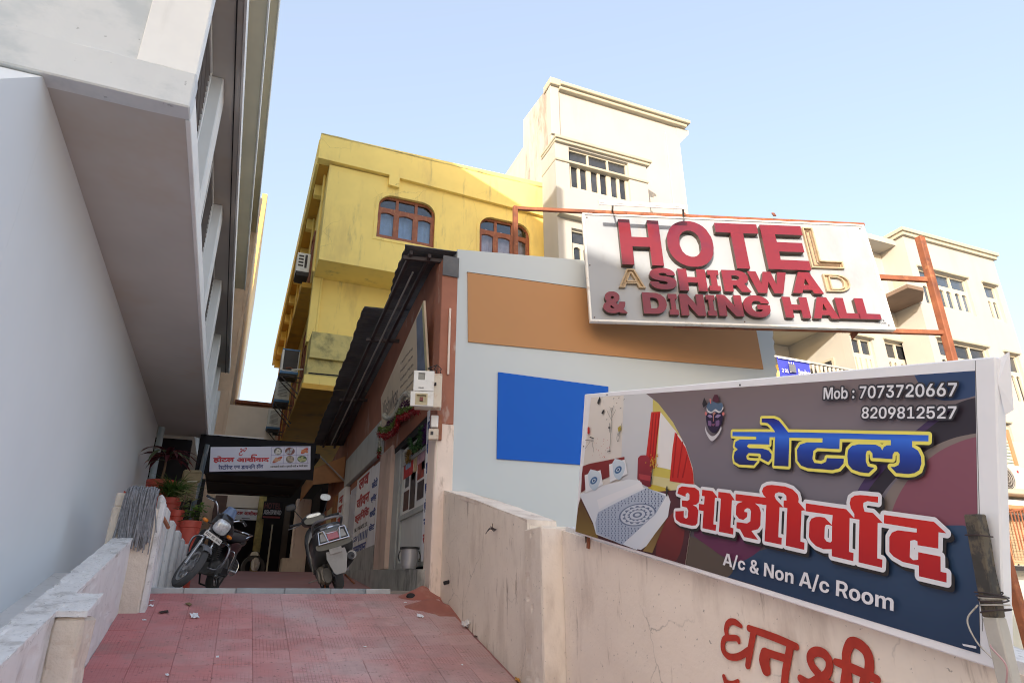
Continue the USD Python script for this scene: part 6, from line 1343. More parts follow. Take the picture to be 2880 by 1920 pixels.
Fd = Frame((b(737, 1455, 21.8)[0], 21.8, b(737, 1458, 21.8)[2]), (1, 0, 0), (0, -1, 0)); w_, h_ = b(792, 1455, 21.8)[0] - b(737, 1455, 21.8)[0], b(760, 1408, 21.8)[2] - b(760, 1458, 21.8)[2]
ds_ = thing('dark_hotel_board', 'dark board lettered HOTEL ASHIRWAD hanging in the shade of the court', 'sign', frame=Fd)
part(ds_, 'panel', bx(0, w_, 0, h_, -.03, 0), M_canvas)
part(ds_, 'lettering', ext(fit(text('HOTEL', 'latin', 700), w_ * .05, h_ * .58, w_ * .90, h_ * .92), .004), flat('dull_red_letter', (.12, .02, .02), .5))
part(ds_, 'lettering', ext(fit(text('ASHIRWAD', 'latin', 700), w_ * .05, h_ * .25, w_ * .95, h_ * .52), .004), flat('pale_board_letter', (.50, .50, .52), .5))
part(ds_, 'red_line', ext(sbox(w_ * .04, h_ * .06, w_ * .92, h_ * .16), .004), flat('board_red_band', (.25, .04, .04), .5))
wheel2 = thing('parked_motorbike', 'dim motorbike standing far back in the shaded court', 'motorcycle', loc=(b(712, 1590, 19.5)[0], 19.5, 2.465))
part(wheel2, 'tyre', move(ring_lathe([(.2, -.05), (.28, -.05), (.30, 0), (.28, .05), (.2, .05)]), (0, 0, .30)), M_tyre, 40)
part(wheel2, 'shield', turn(loft(rings([(-.10, -.05, .40, .05, .12), (.0, -.05, .38, .11, .17), (.1, -.05, .36, .06, .12)])), (0, 0, 1), 90), M_signwhite, 40)
part(wheel2, 'body', turn(loft(rings([(.1, 0, .6, .1, .1), (.5, 0, .6, .16, .14), (1.1, 0, .6, .1, .1)])), (0, 0, 1), 90), M_black, 40)

# ------------------------------------------------------------------ plants in red pots beside the stair slabs
M_terra = mat('red_painted_pot', (.56, .085, .055), .5, .08, 3., .08, dirt=(.45, .07, .05), da=.4, ds=(4, 4, 4))
M_soil = mat('dark_soil', (.04, .03, .022), .95, .3, 9., .5)
def pot(label, x, y, xl, xr, ytop, Y, bottom=1.7):
    a, b_ = P(xl, ytop, Y=Y), P(xr, ytop, Y=Y); r = (b_[0] - a[0]) / 2; c = (a + b_) / 2; H = c[2] - bottom
    t = thing('plant_pot', label, 'plant pot', loc=(c[0], Y + r * .5, bottom))
    prof = [(0, 0), (r * .80, 0), (r * .85, H * .5), (r * .92, H - .10), (r * 1.0, H - .09), (r * 1.02, H), (r * .93, H + .004), (r * .90, H - .06), (0, H - .06)]
    part(t, 'body', lathe(prof, 28), M_terra, 30)
    part(t, 'soil', lathe([(0, H - .045), (r * .89, H - .05)], 20), M_soil)
    return t, np.array([c[0], Y + r * .5, bottom + H - .05]), r
steps = structure('planter_steps')
_, p1, r1 = pot('tallest red pot, holding the dark red dracaena', 0, 0, 410, 497, 1349, 11.9)
_, p2, r2 = pot('second red pot, holding the fine green grass bush', 0, 0, 462, 511, 1399, 11.6)
_, p3, r3 = pot('third red pot, holding the pale variegated plant', 0, 0, 478, 520, 1434, 11.3)
_, p4, r4 = pot('lowest red pot, holding the small bright green plant', 0, 0, 508, 568, 1464, 11.0)
for k, (p_, r_) in enumerate(((p1, r1), (p2, r2), (p3, r3), (p4, r4))):
    part(steps, 'step', bx(-2.2, p_[0] + r_ * .9, p_[1] - .35, p_[1] + .35, 1.5, 1.699), M_terra)
part(steps, 'red_wall', rough(ext(Polygon([(-1.6, 1.5), (p4[0] + .12, 1.5), (p4[0] + .10, p4[2] - .15), (p3[0], p4[2] + .0), (p2[0], p3[2] - .0), (p1[0] - .1, p2[2] - .1), (-1.6, p1[2] - .2)]), .10, 'xz', 11.15), .12, .008, 3, 81), M_terra)
def leaf(base, d, L, w, droop=.4, n=5, twist=0.):
    """A strap leaf that starts along d and bends down."""
    d = np.asarray(d, float) / np.linalg.norm(d); s_ = np.cross(d, [0, 0, 1.]); ns = np.linalg.norm(s_); s_ = s_ / ns if ns > 1e-3 else np.array([1., 0, 0])
    v = []; p_ = np.asarray(base, float).copy(); dd = d.copy()
    for i in range(n + 1):
        t = i / n; ww = w * (math.sin(math.pi * min(1, .12 + .88 * t)) ** .7) * .5
        if i == n: ww = .0005
        up = np.cross(s_, dd)
        v += [p_ - s_ * ww + up * ww * .3, p_, p_ + s_ * ww + up * ww * .3]
        dd = dd + np.array([0, 0, -droop / n]); dd /= np.linalg.norm(dd); p_ = p_ + dd * L / n
    f = []
    for i in range(n):
        for j in (0, 1): a = i * 3 + j; f += [(a, a + 1, a + 4), (a, a + 4, a + 3)]
    return trimesh.Trimesh(np.array(v), np.array(f), process=False)
M_leafdark = leafmat('dark_maroon_leaf', (.15, .03, .04), .3); M_leafgreen = leafmat('fresh_green_leaf', (.15, .28, .06)); M_leafpale = leafmat('variegated_leaf', (.52, .54, .24)); M_leafbright = leafmat('bright_green_leaf', (.26, .44, .08)); M_leafpink = leafmat('pink_leaf', (.36, .03, .06)); M_stem = mat('plant_stem', (.16, .10, .06), .8, .2, 9., .1)
M_leafpalegreen = leafmat('grey_green_leaf', (.22, .27, .15))
R_ = random.Random(5)
def rdir(up=.3, spread=1.): a = R_.uniform(0, 2 * math.pi); return np.array([math.cos(a) * spread, math.sin(a) * spread, up + R_.uniform(-.25, .35)])
dr = thing('dracaena_plant', 'tall dark red dracaena with drooping strap leaves in the tallest pot', 'plant', loc=p1)
top = P(470, 1272, Y=11.9) - p1
st0 = np.array([-.02, 0, 0]); stem = curve([st0, st0 + [.02, 0, top[2] * .35], [top[0] * .8, 0, top[2] * .75], [top[0], 0, top[2]]], 6)
part(dr, 'stem', tube(stem, np.linspace(.022, .014, len(stem)), 8), M_stem, 40)
for k in range(26):
    a = stem[-1 - (k % 7)]
    part(dr, 'leaf', leaf(a, rdir(.75), R_.uniform(.36, .60), R_.uniform(.07, .10), R_.uniform(1.0, 1.9), 6), M_leafpink if k in (3, 9) else (M_leafpalegreen if k % 6 == 1 else M_leafdark), True)
gb_ = thing('grass_bush', 'bushy fine leaved green plant behind the tall pots', 'plant', loc=p2 + [-.02, .1, 0])
fol = cat([leaf(np.array([R_.gauss(0, .05), R_.gauss(0, .05), .05 + R_.random() * .15]), rdir(.9, .8), R_.uniform(.2, .5), .014, R_.uniform(.6, 1.5), 4) for _ in range(420)])
part(gb_, 'foliage', fol, M_leafgreen, kind='stuff')
part(gb_, 'stem', cat([tube([(0, 0, -.05), (R_.gauss(0, .04), R_.gauss(0, .04), .2)], .008, 6) for _ in range(5)]), M_stem, kind='stuff')
vp = thing('variegated_plant', 'pale cream and green variegated leafy plant in the third pot', 'plant', loc=p3 + [.05, 0, 0])
for k in range(46):
    h = R_.uniform(.0, .34); part(vp, 'leaf', leaf(np.array([R_.gauss(.03, .05), R_.gauss(0, .05), h]), rdir(.5), R_.uniform(.09, .16), R_.uniform(.035, .055), .5, 3), M_leafpale if h > .12 else M_leafpalegreen, True)
part(vp, 'stem', tube([(0, 0, -.05), (.03, 0, .34)], .009, 6), M_stem)
gp_ = thing('small_green_plant', 'small bright green leafy plant in the lowest pot', 'plant', loc=p4)
for k in range(70):
    h = R_.uniform(.0, .30); part(gp_, 'leaf', leaf(np.array([R_.gauss(.02, .08), R_.gauss(0, .08), h]), rdir(.4), R_.uniform(.07, .13), R_.uniform(.04, .06), .6, 3), M_leafbright if h > .17 else M_leafgreen, True)
part(gp_, 'stem', tube([(0, 0, -.05), (.02, 0, .30)], .009, 6), M_stem)
js = thing('reed_blind', 'folded straw coloured reed blind hanging behind the plants', 'blind')
M_reed = mat('straw_reed', (.30, .235, .13), .8, .2, 3., .3, 60, .004, dirt=(.14, .10, .055), da=.6, ds=(2, 2, 26))
x0_, x1_ = P(512, 1340, Y=13.2)[0], P(566, 1340, Y=13.2)[0]
part(js, 'upper_fold', rough(bx(x0_, x1_, 13.2, 13.3, P(540, 1355, Y=13.2)[2], P(540, 1320, Y=13.2)[2], .03), .08, .012, 6, 82), M_reed)
part(js, 'lower_fold', rough(bx(x0_ - .05, x1_ - .04, 13.15, 13.3, P(540, 1405, Y=13.2)[2], P(540, 1354, Y=13.2)[2] , .03), .08, .012, 6, 83), M_reed)
part(js, 'cord', tube([(x0_ + .1, 13.14, P(540, 1356, Y=13.2)[2]), (x1_ - .05, 13.14, P(540, 1354, Y=13.2)[2])], .012, 6), M_creamtrim)
# ------------------------------------------------------------------ mop on the pillar
mp_ = thing('mop_head', 'grey stringy mop head draped over the top of the gate pillar', 'mop')
M_mop = mat('grey_mop_yarn', (.23, .23, .245), .95, .35, 30., .4, 120, .004, dirt=(.42, .42, .44), da=.6, ds=(60, 60, 4))
strands = {0: [], 1: [], 2: []}
for k in range(150):
    x = R_.uniform(-1.03, -.735); zt_ = 2.90 + R_.uniform(-.01, .03) - 1.6 * max(0, abs(x + .88) - .10) ** 1.3; L = R_.uniform(.42, .62); yy = 7.845 - R_.uniform(.0, .05)
    sway = R_.gauss(0, .018)
    pts = [(x + R_.gauss(0, .01), 7.97 + R_.uniform(-.03, .05), zt_ - .02), (x, 7.90, zt_ + .012), (x + sway * .3, yy + .005, zt_ - .05), (x + sway, yy, zt_ - L * .55), (x + sway * 1.6 + R_.gauss(0, .008), yy + .004, zt_ - L)]
    strands[k % 3].append(tube(curve(pts, 4), R_.uniform(.0045, .008), 5))
for k in range(3): part(mp_, 'yarn', cat(strands[k]), M_mop, True, kind='stuff')
part(mp_, 'clamp', bx(-1.0, -.76, 7.93, 8.01, 2.865, 2.92, .01), M_brownwood)
rd = thing('iron_rod', 'short rusty iron rod sticking out of the stair slabs', 'rod')
part(rd, 'rod', bar(P(455, 1447, Y=8.1), P(474, 1484, Y=7.95), .03), M_rust)
# ------------------------------------------------------------------ things on and beside the near pillar
M_meter = mat('white_meter_case', (.72, .71, .68), .4, .05, 4., .03, dirt=(.45, .36, .26), da=.5, ds=(5, 5, 3), dlo=.55, dhi=.7)
M_meterside = mat('beige_meter_case', (.62, .54, .44), .5, .06, 4., .05, dirt=(.42, .20, .09), da=.8, ds=(7, 7, 3), dlo=.5, dhi=.66)
mt0 = P(1160, 1140, Y=8.10)
fm_ = Frame(mt0, (math.sin(math.radians(104)), math.cos(math.radians(104)), 0), (-.3, -.95, 0))
em_px = lambda x, y: fm_.px(x, y)
mtb = thing('electric_meter_box', 'white electric meter box with two windows on the near shop pillar', 'meter box', frame=fm_)
tl_, br_ = em_px(1161, 1039), em_px(1214, 1140); wm, hm = br_[0] - tl_[0], tl_[1] - br_[1]
zsplit = em_px(1180, 1099)[1]
part(mtb, 'case', bx(.02, em_px(1243, 1100)[0] , .0, hm - .01, -.20, -.05, .01), M_meterside)
up = part(mtb, 'upper_door', ext(sbox(.0, zsplit + .006, wm, hm).difference(sbox(*em_px(1176, 1067), *em_px(1196, 1048))), .05, at=-.05), M_meter)
part(up, 'window', ext(sbox(*em_px(1176, 1067), *em_px(1196, 1048)).buffer(.004), .01, at=-.03), mat('meter_window', (.16, .17, .16), .15, .2, 6., 0))
part(up, 'lettering', ext(fit(text('20106250', 'latin', 700), *em_px(1177, 1092), *em_px(1192, 1088)), .002, at=.0005), M_inkdark)
lo_ = part(mtb, 'lower_door', ext(sbox(-.03, .0, wm, zsplit - .006).difference(sbox(*em_px(1168, 1136), *em_px(1202, 1108))), .05, at=-.045), M_meter)
part(lo_, 'window_frame', ext(sbox(*em_px(1167, 1137), *em_px(1203, 1107)).difference(sbox(*em_px(1171, 1132), *em_px(1199, 1111))), .012, at=.004), mat('yellowed_plastic', (.50, .42, .26), .5, .1, 5., .05))
part(lo_, 'window', ext(sbox(*em_px(1170, 1133), *em_px(1200, 1110)), .01, at=-.03), mat('yellowed_window', (.46, .40, .24), .3, .2, 6., 0))
part(lo_, 'red_switch', ext(sbox(*em_px(1180, 1126), *em_px(1190, 1116)), .02, at=-.02), mat('brown_red_switch', (.16, .025, .02), .5, .1, 5., .05))
part(mtb, 'latch', bx(wm + .004, wm + .03, hm * .62, hm * .68, -.05, .0), M_dark)
for k in range(3): part(mtb, 'wire', tube(curve([(.24 + .06 * k, hm + .0, -.12), (.24 + .05 * k, hm + .05, -.10), (.18 + .09 * k, hm + .09, -.16), (.3, hm + .16, -.2)], 5), .006, 6), M_dark, True)
sw0 = P(1205, 1236, Y=8.30)
fw_ = Frame(sw0, (math.sin(math.radians(104)), math.cos(math.radians(104)), 0), (-.3, -.95, 0)); q = fw_.px
swb = thing('switch_boxes', 'two small white switch boxes on a brown board below the meter', 'switch box', frame=fw_)
part(swb, 'board', bx(q(1216, 1200)[0], q(1244, 1200)[0], q(1230, 1232)[1], q(1230, 1162)[1], -.12, -.06, .004), M_brownwood)
part(swb, 'box', bx(q(1211, 1200)[0], q(1232, 1200)[0], q(1220, 1201)[1], q(1220, 1168)[1], -.06, .02, .008), M_meter)
part(swb, 'box', bx(q(1205, 1220)[0], q(1233, 1220)[0], q(1220, 1236)[1], q(1220, 1206)[1], -.06, .03, .008), M_meterside)
part(swb, 'dial', bx(q(1210, 1226)[0], q(1218, 1226)[0], q(1214, 1224)[1], q(1214, 1214)[1], .03, .036), M_inkdark)
part(swb, 'wire', tube(curve([(*q(1228, 1236), -.03), (*q(1230, 1290), -.04), (*q(1224, 1350), -.03)], 5), .005, 6), M_creamtrim, True)
bk = thing('steel_bucket', 'grey metal bucket with a dark rim standing on the plinth by the shop door', 'bucket', loc=(0, 0, 0))
b0, b1 = P(1126, 1606, Y=9.2), P(1167, 1606, Y=9.2); rb_ = (b1[0] - b0[0]) / 2; hb_ = P(1150, 1548, Y=9.2)[2] - b0[2]; cb_ = (b0 + b1) / 2
zb_ = slope(9.2) + .004
prof = [(0, 0), (rb_ * .95, 0), (rb_ * 1.0, hb_ * .12), (rb_ * 1.03, hb_ * .13), (rb_ * 1.18, hb_ * .93), (rb_ * 1.30, hb_ * .94), (rb_ * 1.32, hb_), (rb_ * 1.22, hb_), (rb_ * 1.15, hb_ * .9), (rb_ * .95, .02), (0, .02)]
bc_ = np.array([2.28, 9.15, zb_])
part(bk, 'body', move(lathe(prof, 32), bc_), mat('dull_bucket_metal', (.36, .36, .38), .38, .06, 5., .05, metal=.4, dirt=(.2, .2, .21), da=.5, ds=(6, 6, 3)), 30)
part(bk, 'rim', move(lathe([(rb_ * 1.16, hb_ * .92), (rb_ * 1.33, hb_ * .93), (rb_ * 1.34, hb_ * 1.03), (rb_ * 1.15, hb_ * 1.04), (rb_ * 1.14, hb_ * .93)], 32), bc_), M_blackplastic, 30)
for s_ in (-1, 1): part(bk, 'handle', move(tube(curve([(s_ * rb_ * 1.28, 0, hb_ * .88), (s_ * rb_ * 1.5, 0, hb_ * .6), (s_ * rb_ * 1.32, 0, hb_ * .35)], 5), .008, 8), bc_), M_blackplastic, True)
# garland
gl = thing('flower_garland', 'garland of white, green and red flowers swagged over the shop door', 'garland')
def gp3(x, y): return P(1000 + x * .255, 1000 + y * .255, X=2.20)
M_petw = leafmat('white_petals', (.86, .85, .74), .2); M_petr = leafmat('red_petals', (.46, .02, .03), .2); M_petg = leafmat('green_fringe', (.20, .33, .07), .2); M_petp = leafmat('purple_petals', (.13, .03, .12), .2)
def tuft(c, r, n, m_name, acc):
    for _ in range(n):
        d_ = np.array([R_.gauss(0, 1), R_.gauss(0, 1), R_.gauss(0, 1)]); d_ /= np.linalg.norm(d_); acc.append(leaf(c + d_ * r * .3, d_ + [0, 0, .15], r * R_.uniform(.7, 1.2), r * .6, .2, 2))
rope = curve([gp3(600, 420), gp3(540, 430), gp3(500, 500), (gp3(460, 600)), gp3(400, 680), gp3(345, 690), gp3(318, 655)], 8)
acc = []; [tuft(c, .045, 12, 0, acc) for c in rope]; acc.append(tube(rope, .042, 8)); part(gl, 'white_rope', cat(acc), M_petw, kind='stuff')
lower = curve([gp3(690, 600), gp3(600, 640), gp3(520, 680), gp3(470, 690), gp3(460, 780), gp3(400, 860), gp3(330, 890), gp3(250, 860)], 7)
acc = []; [tuft(c, .055, 12, 0, acc) for c in lower]; acc.append(tube(lower, .03, 8)); part(gl, 'red_fringe', cat(acc), M_petr, kind='stuff')
mid = lower + (curve([gp3(640, 560), gp3(560, 600), gp3(520, 620), gp3(480, 620), gp3(430, 740), gp3(370, 800), gp3(300, 820), gp3(260, 810)], 7) - lower)
acc = []; [tuft(c, .05, 12, 0, acc) for c in mid]; acc.append(tube(mid, .03, 8)); part(gl, 'green_fringe', cat(acc), M_petg, kind='stuff')
acc = []; [tuft(c, .05, 10, 0, acc) for c in curve([gp3(580, 520), gp3(530, 540), gp3(420, 720), gp3(350, 760)], 5)]; part(gl, 'purple_cluster', cat(acc), M_petp, kind='stuff')
tail = curve([gp3(270, 760), gp3(262, 880), gp3(268, 1000), gp3(255, 1100)], 8)
acc = []; [tuft(c, .038, 10, 0, acc) for c in tail[:-6]]; part(gl, 'white_tail', cat(acc), M_petw, kind='stuff')
acc = []; [tuft(c, .045, 12, 0, acc) for c in tail[-8:-3]]; part(gl, 'green_tassel', cat(acc), M_petg, kind='stuff')
acc = []; [tuft(c, .05, 12, 0, acc) for c in tail[-3:]]; part(gl, 'red_tassel', cat(acc), M_petr, kind='stuff')
# festoon on the door
fz = thing('door_festoon', 'green tinsel zigzag hung across the shop door with a purple end', 'garland')
def gd3(x, y): return P(1000 + x * .255, 1000 + y * .255, X=2.40)
for nm, pts, m_ in (('green_tinsel', [(600, 920), (620, 1010), (650, 1035), (680, 1000), (700, 930), (725, 840), (735, 810), (745, 900), (740, 990)], leafmat('green_tinsel', (.09, .24, .08), .2)), ('purple_tinsel', [(770, 780), (765, 880), (768, 970)], leafmat('purple_tinsel', (.12, .04, .20), .2)), ('yellow_tinsel', [(590, 1060), (578, 1120), (580, 1160)], leafmat('yellow_tinsel', (.45, .30, .08), .2))):
    acc = []; [tuft(c, .05, 12, 0, acc) for c in curve([gd3(*p) for p in pts], 5)]; part(fz, nm, cat(acc), m_, kind='stuff')
# ------------------------------------------------------------------ red cement mound and litter on the ramp
M_mound = mat('red_cement_lump', (.33, .115, .085), .85, .15, 4., .4, 30, .01, dirt=(.44, .22, .17), da=.6, ds=(4, 4, 4))
v = []; nx, ny = 44, 36
X_, Y_ = np.meshgrid(np.linspace(1.72, 2.50, nx), np.linspace(7.45, 8.60, ny))
hgt = .135 * np.exp(-(((X_ - 2.26) / .20) ** 2 + ((Y_ - 8.42) / .11) ** 2)) + .085 * np.exp(-(((X_ - 2.26) / .24) ** 2 + ((Y_ - 8.02) / .14) ** 2)) + .035 * np.exp(-(((X_ - 2.45) / .3) ** 2 + ((Y_ - 7.8) / .25) ** 2))
hgt = hgt * (.8 + .5 * fbm(np.c_[X_.ravel(), Y_.ravel(), 0 * X_.ravel()] * 7, 3, 4).reshape(X_.shape)) - .02
hgt -= .07 * np.exp(-(((Y_ - 8.18 - .05 * np.sin(X_ * 6)) / .03) ** 2)) * np.clip((X_ - 1.95) * 4, 0, 1)
gz = ramp_z(Y_) + hgt; vv = np.c_[X_.ravel(), Y_.ravel(), gz.ravel()]; ff = []
for i in range(ny - 1):
    for j in range(nx - 1): a = i * nx + j; ff += [(a, a + 1, a + nx + 1), (a, a + nx + 1, a + nx)]
mo = thing('cement_mound', 'lump of red cement with a dark drain hole at the foot of the near pillar', 'mound')
part(mo, 'lump', trimesh.Trimesh(vv, np.array(ff), process=False), M_mound, True)
best = min(range(len(vv)), key=lambda i: -1e9 if False else (lambda d: abs((1440 + F * (d @ cr) / (d @ cf)) - 1153) + abs((960 - F * (d @ cu) / (d @ cf)) - 1676) + (0 if vv[i][1] < 8.45 else 50))(vv[i] - EYE))
part(mo, 'hole', move(turn(hull([(.052 * math.cos(t), .032 * math.sin(t), k) for t in np.linspace(0, 6.28, 18) for k in (-.03, .006)]), (1, 0, 0), 62), vv[best] + [0, 0, .012]), M_dark)
def scrap(x, y, size, label, m_, seed, Yref=None, tall=.4, cat_='litter'):
    # a crumpled piece lying on the ramp where the line of sight meets it
    d = ray(x, y); t = (ramp_z(0) - EYE[2]) / (d[2] - .285 * d[1]); p_ = EYE + d * t
    size *= .72; n = 7; g_ = np.array([(i / (n - 1) - .5, j / (n - 1) - .5, 0) for i in range(n) for j in range(n)])
    rr = np.random.default_rng(seed); g_[:, 2] = (fbm(g_ * 5 + seed, 3, seed) - .3) * tall; g_[:, :2] += rr.normal(0, .05, (n * n, 2)); f = []
    for i in range(n - 1):
        for j in range(n - 1): a = i * n + j; f += [(a, a + 1, a + n + 1), (a, a + n + 1, a + n)]
    m = trimesh.Trimesh(g_ * [size, size * .6, size], np.array(f), process=False)
    m = turn(m, (0, 0, 1), rr.uniform(0, 360)); m.vertices[:, 2] += .285 * m.vertices[:, 1] + .012
    m.vertices += p_; w = m.vertices - [0, 0, .0012]
    solo('litter', trimesh.Trimesh(np.vstack([m.vertices, w]), np.vstack([m.faces, m.faces[:, ::-1] + n * n]), process=False), m_, label, cat_, smooth=False)
M_paper = mat('white_scrap_paper', (.78, .78, .80), .7, .06, 9., 0); M_plastic = mat('grey_white_plastic', (.62, .60, .60), .4, .15, 9., .1); M_drya = mat('dry_leaf_scrap', (.22, .16, .08), .8, .3, 9., 0); M_dkscrap = mat('dark_scrap', (.06, .035, .03), .8, .3, 9., 0)
for k, (x, y, s_, lab, m_) in enumerate([(546, 1736, .17, 'long white paper scrap in the middle left of the ramp', M_paper), (424, 1707, .06, 'small crumpled white ball near the gate pillar', M_paper), (530, 1702, .11, 'dry olive scrap below the slate step', M_drya), (427, 1691, .06, 'little dark grey scrap at the top of the ramp by the pillar', M_plastic), (1182, 1735, .14, 'flat white torn paper below the red cement lump', M_paper), (1320, 1765, .24, 'crumpled translucent plastic bag against the beige wall', M_plastic), (1453, 1882, .09, 'white paper twist at the wall foot near the corner pillar', M_paper), (1456, 1914, .11, 'red and yellow wrapper lying at the bottom by the corner pillar', mat('red_yellow_wrapper', (.55, .25, .03), .4, .8, 14., 0)), (1300, 1872, .035, 'tiny white chip in the lower middle of the ramp', M_paper), (1026, 1821, .04, 'tiny pale chip near the centre of the ramp', M_paper), (611, 1850, .05, 'small white flake low on the left side of the ramp', M_paper), (460, 1724, .12, 'dark crumbly dirt patch beside the white scraps', M_dkscrap), (1337, 1794, .05, 'dark twig fragment right of the plastic bag', M_dkscrap), (405, 1746, .05, 'white chip close to the parapet foot', M_paper), (470, 1901, .05, 'pale flake at the lower left edge of the ramp', M_paper), (1140, 1696, .05, 'white curl of paper on the red cement lump', M_paper)]):
    scrap(x, y, s_, lab, m_, 100 + k, tall=.9 if 'ball' in lab or 'bag' in lab or 'twist' in lab else .35)
# ------------------------------------------------------------------ window air conditioners on the yellow building
M_acw = mat('cream_ac_case', (.80, .78, .72), .5, .06, 4., .05, dirt=(.40, .36, .30), da=.5, ds=(5, 5, 2)); M_acblue = mat('blue_ac_tray', (.07, .18, .34), .5, .1, 4., .05); M_acdark = mat('dark_ac_underside', (.06, .05, .045), .7, .2, 4., .1)
def ac(label, x0, y0, x1, y1, Y, kind, brack=True):
    """A window unit seen from the street side: px box of its front end, on the alley face of the yellow building."""
    a, b_ = P(x0, y1, Y=Y), P(x1, y0, Y=Y); w, h = b_[0] - a[0], b_[2] - a[2]
    t = thing('air_conditioner', label, 'air conditioner', loc=(a[0], Y, a[2]), group=None)
    part(t, 'case', bx(0, w, .02, .62, .1 * h, h, .012), M_acw)
    part(t, 'tray', bx(-.012, w + .012, -.015, .64, .0, .10 * h + .0, .006) if kind != 'grey' else bx(0, w, 0, .62, 0, .1 * h), M_acblue if kind != 'grey' else M_acdark)
    if kind == 'open':
        part(t, 'opening', bx(.12 * w, .94 * w, .0, .019, .16 * h, .96 * h), M_acdark)
        part(t, 'side_post', bx(.0, .11 * w, -.01, .019, .12 * h, h), M_acw); part(t, 'top_rim', bx(0, w, -.012, .03, .96 * h + .001, h + .01), M_acblue)
        part(t, 'inner_pipe', tube([(.3 * w, -.004, .22 * h), (.55 * w, -.004, .25 * h), (.7 * w, -.004, .2 * h)], .02, 8), M_rust)
    elif kind == 'grille':
        part(t, 'grille_panel', bx(.18 * w, .80 * w, .008, .0195, .26 * h, .92 * h), M_acdark)
        for k in range(11): part(t, 'slat', bx(.16 * w, .82 * w, -.006, .008, (.27 + .06 * k) * h, (.312 + .06 * k) * h), M_acw)
    else:
        for k in range(4): part(t, 'vent', bx(.12 * w, .50 * w, .008, .0195, (.35 + .15 * k) * h, (.42 + .15 * k) * h), M_acdark)
        part(t, 'vent', bx(.60 * w, .78 * w, .008, .0195, .30 * h, .92 * h), M_acdark)
    part(t, 'underside', bx(.02, w - .02, .02, .60, -.05, -.001), M_acdark)
    if brack:
        for y_ in (.06, .50):
            part(t, 'bracket', cat(bar((.0, y_, -.07), (w + .12, y_, -.07), .03), bar((.05, y_, -.08), (w + .14, y_, -.62), .03)), M_acdark)
    return t
ac('grey window air conditioner high on the yellow wall', 831, 714, 875, 766, 18.4, 'grey', False)
ac('open fronted air conditioner in a blue tray, nearest of the bracketed units', 787, 986, 845, 1048, 18.9, 'open')
ac('air conditioner with a slatted grille below the open fronted one', 771, 1066, 820, 1128, 20.3, 'grille')
ac('third bracketed air conditioner down the yellow wall', 749, 1150, 793, 1204, 22.2, 'grille')
ac('lowest air conditioner, half hidden by the black canopy', 734, 1216, 775, 1262, 24.0, 'grille')
wp = thing('white_drain_pipe', 'short white pipe poking out below the open fronted air conditioner', 'pipe')
part(wp, 'tube', tube([P(820, 1040, Y=18.7), P(852, 1038, Y=18.75)], .022, 8), M_trim)
# ------------------------------------------------------------------ right hand edge: flats, outdoor unit, shutters seen past the banner
YQ = 11.0
qb = lambda x, y, Y=YQ: P(x, y, Y=Y)
op = thing('outdoor_unit', 'white outdoor air conditioner unit past the right end of the banner', 'air conditioner')
x0_, z0_ = qb(2818, 1372)[[0, 2]]; x1_, z1_ = qb(2872, 1318)[[0, 2]]
M_acout = mat('white_outdoor_case', (.50, .475, .42), .5, .05, 4., .05)
part(op, 'case', bx(x0_ - .3, x1_, YQ, YQ + .35, z0_, z1_ + .08, .02), M_acout)
cx_, cz_ = qb(2833, 1345)[[0, 2]]
part(op, 'fan_guard', cat([tube(np.c_[cx_ + r_ * np.cos(t_), np.full(24, YQ - .012), cz_ + r_ * 1.1 * np.sin(t_)], .008, 6, closed=True) for r_ in (.08, .15, .22, .28) for t_ in [np.linspace(0, 2 * math.pi, 24, endpoint=False)]]), M_louvre, kind='stuff')
part(op, 'fan_recess', move(turn(lathe([(0, 0), (.27, 0)], 24), (1, 0, 0), 90), (cx_, YQ - .004, cz_)), M_acdark)
part(op, 'badge', move(turn(lathe([(0, 0), (.04, 0)], 16), (1, 0, 0), 90), (qb(2862, 1326)[0], YQ - .005, qb(2862, 1326)[2])), M_sred)
part(op, 'shelf', bx(x0_ - .35, x1_ + .9, YQ - .1, YQ + .5, z0_ - .14, z0_ - .02, .02), M_cornice)
part(op, 'second_case', bx(qb(2872, 1345)[0] + .12, qb(2872, 1345)[0] + .9, YQ + .05, YQ + .35, z0_, z1_ + .06, .02), M_acout)
sf_ = thing('street_shop_front', 'sunlit shop front with orange framed blind and shutters past the banner end', 'shop')
M_orangef = mat('orange_brown_frame', (.46, .20, .09), .6, .1, 4., .1); M_blind = mat('pale_green_blind', (.36, .42, .36), .6, .06, 3., 0); M_shut = mat('tan_shutter', (.46, .32, .19), .6, .1, 4., .1)
YZ = 11.6
rx = lambda x0, y0, x1, y1, Y=YZ: (P(x0, y1, Y=Y)[0], P(x0, y1, Y=Y)[2], P(x1, y0, Y=Y)[0], P(x1, y0, Y=Y)[2])
wx0, wz0, wx1, wz1 = rx(2816, 1316, 2868, 1205)
part(sf_, 'wall', bx(wx0 - 2.5, wx1 + 6, YZ + .12, YZ + .3, 0, wz1 + .8), M_tower)
part(sf_, 'window_frame', ext(sbox(wx0 - .3, wz0, wx1, wz1).difference(unary_union([sbox(wx0 - .16, wz0 + .08, wx1 - .14, wz1 - .55), sbox(wx0 - .1, wz1 - .42, wx0 + .22, wz1 - .15), sbox(wx0 + .34, wz1 - .35, wx0 + .46, wz1 - .22)])), .12, 'xz', YZ), M_orangef)
nb_ = 18
for k in range(nb_): part(sf_, 'blind_slat', bx(wx0 - .16, wx1 - .14, YZ + .03, YZ + .07, wz0 + .08 + (wz1 - wz0 - .63) * k / nb_, wz0 + .08 + (wz1 - wz0 - .63) * (k + .8) / nb_), M_blind)
bx0_, bz0_, bx1_, bz1_ = rx(2818, 1448, 2882, 1402, 11.2)
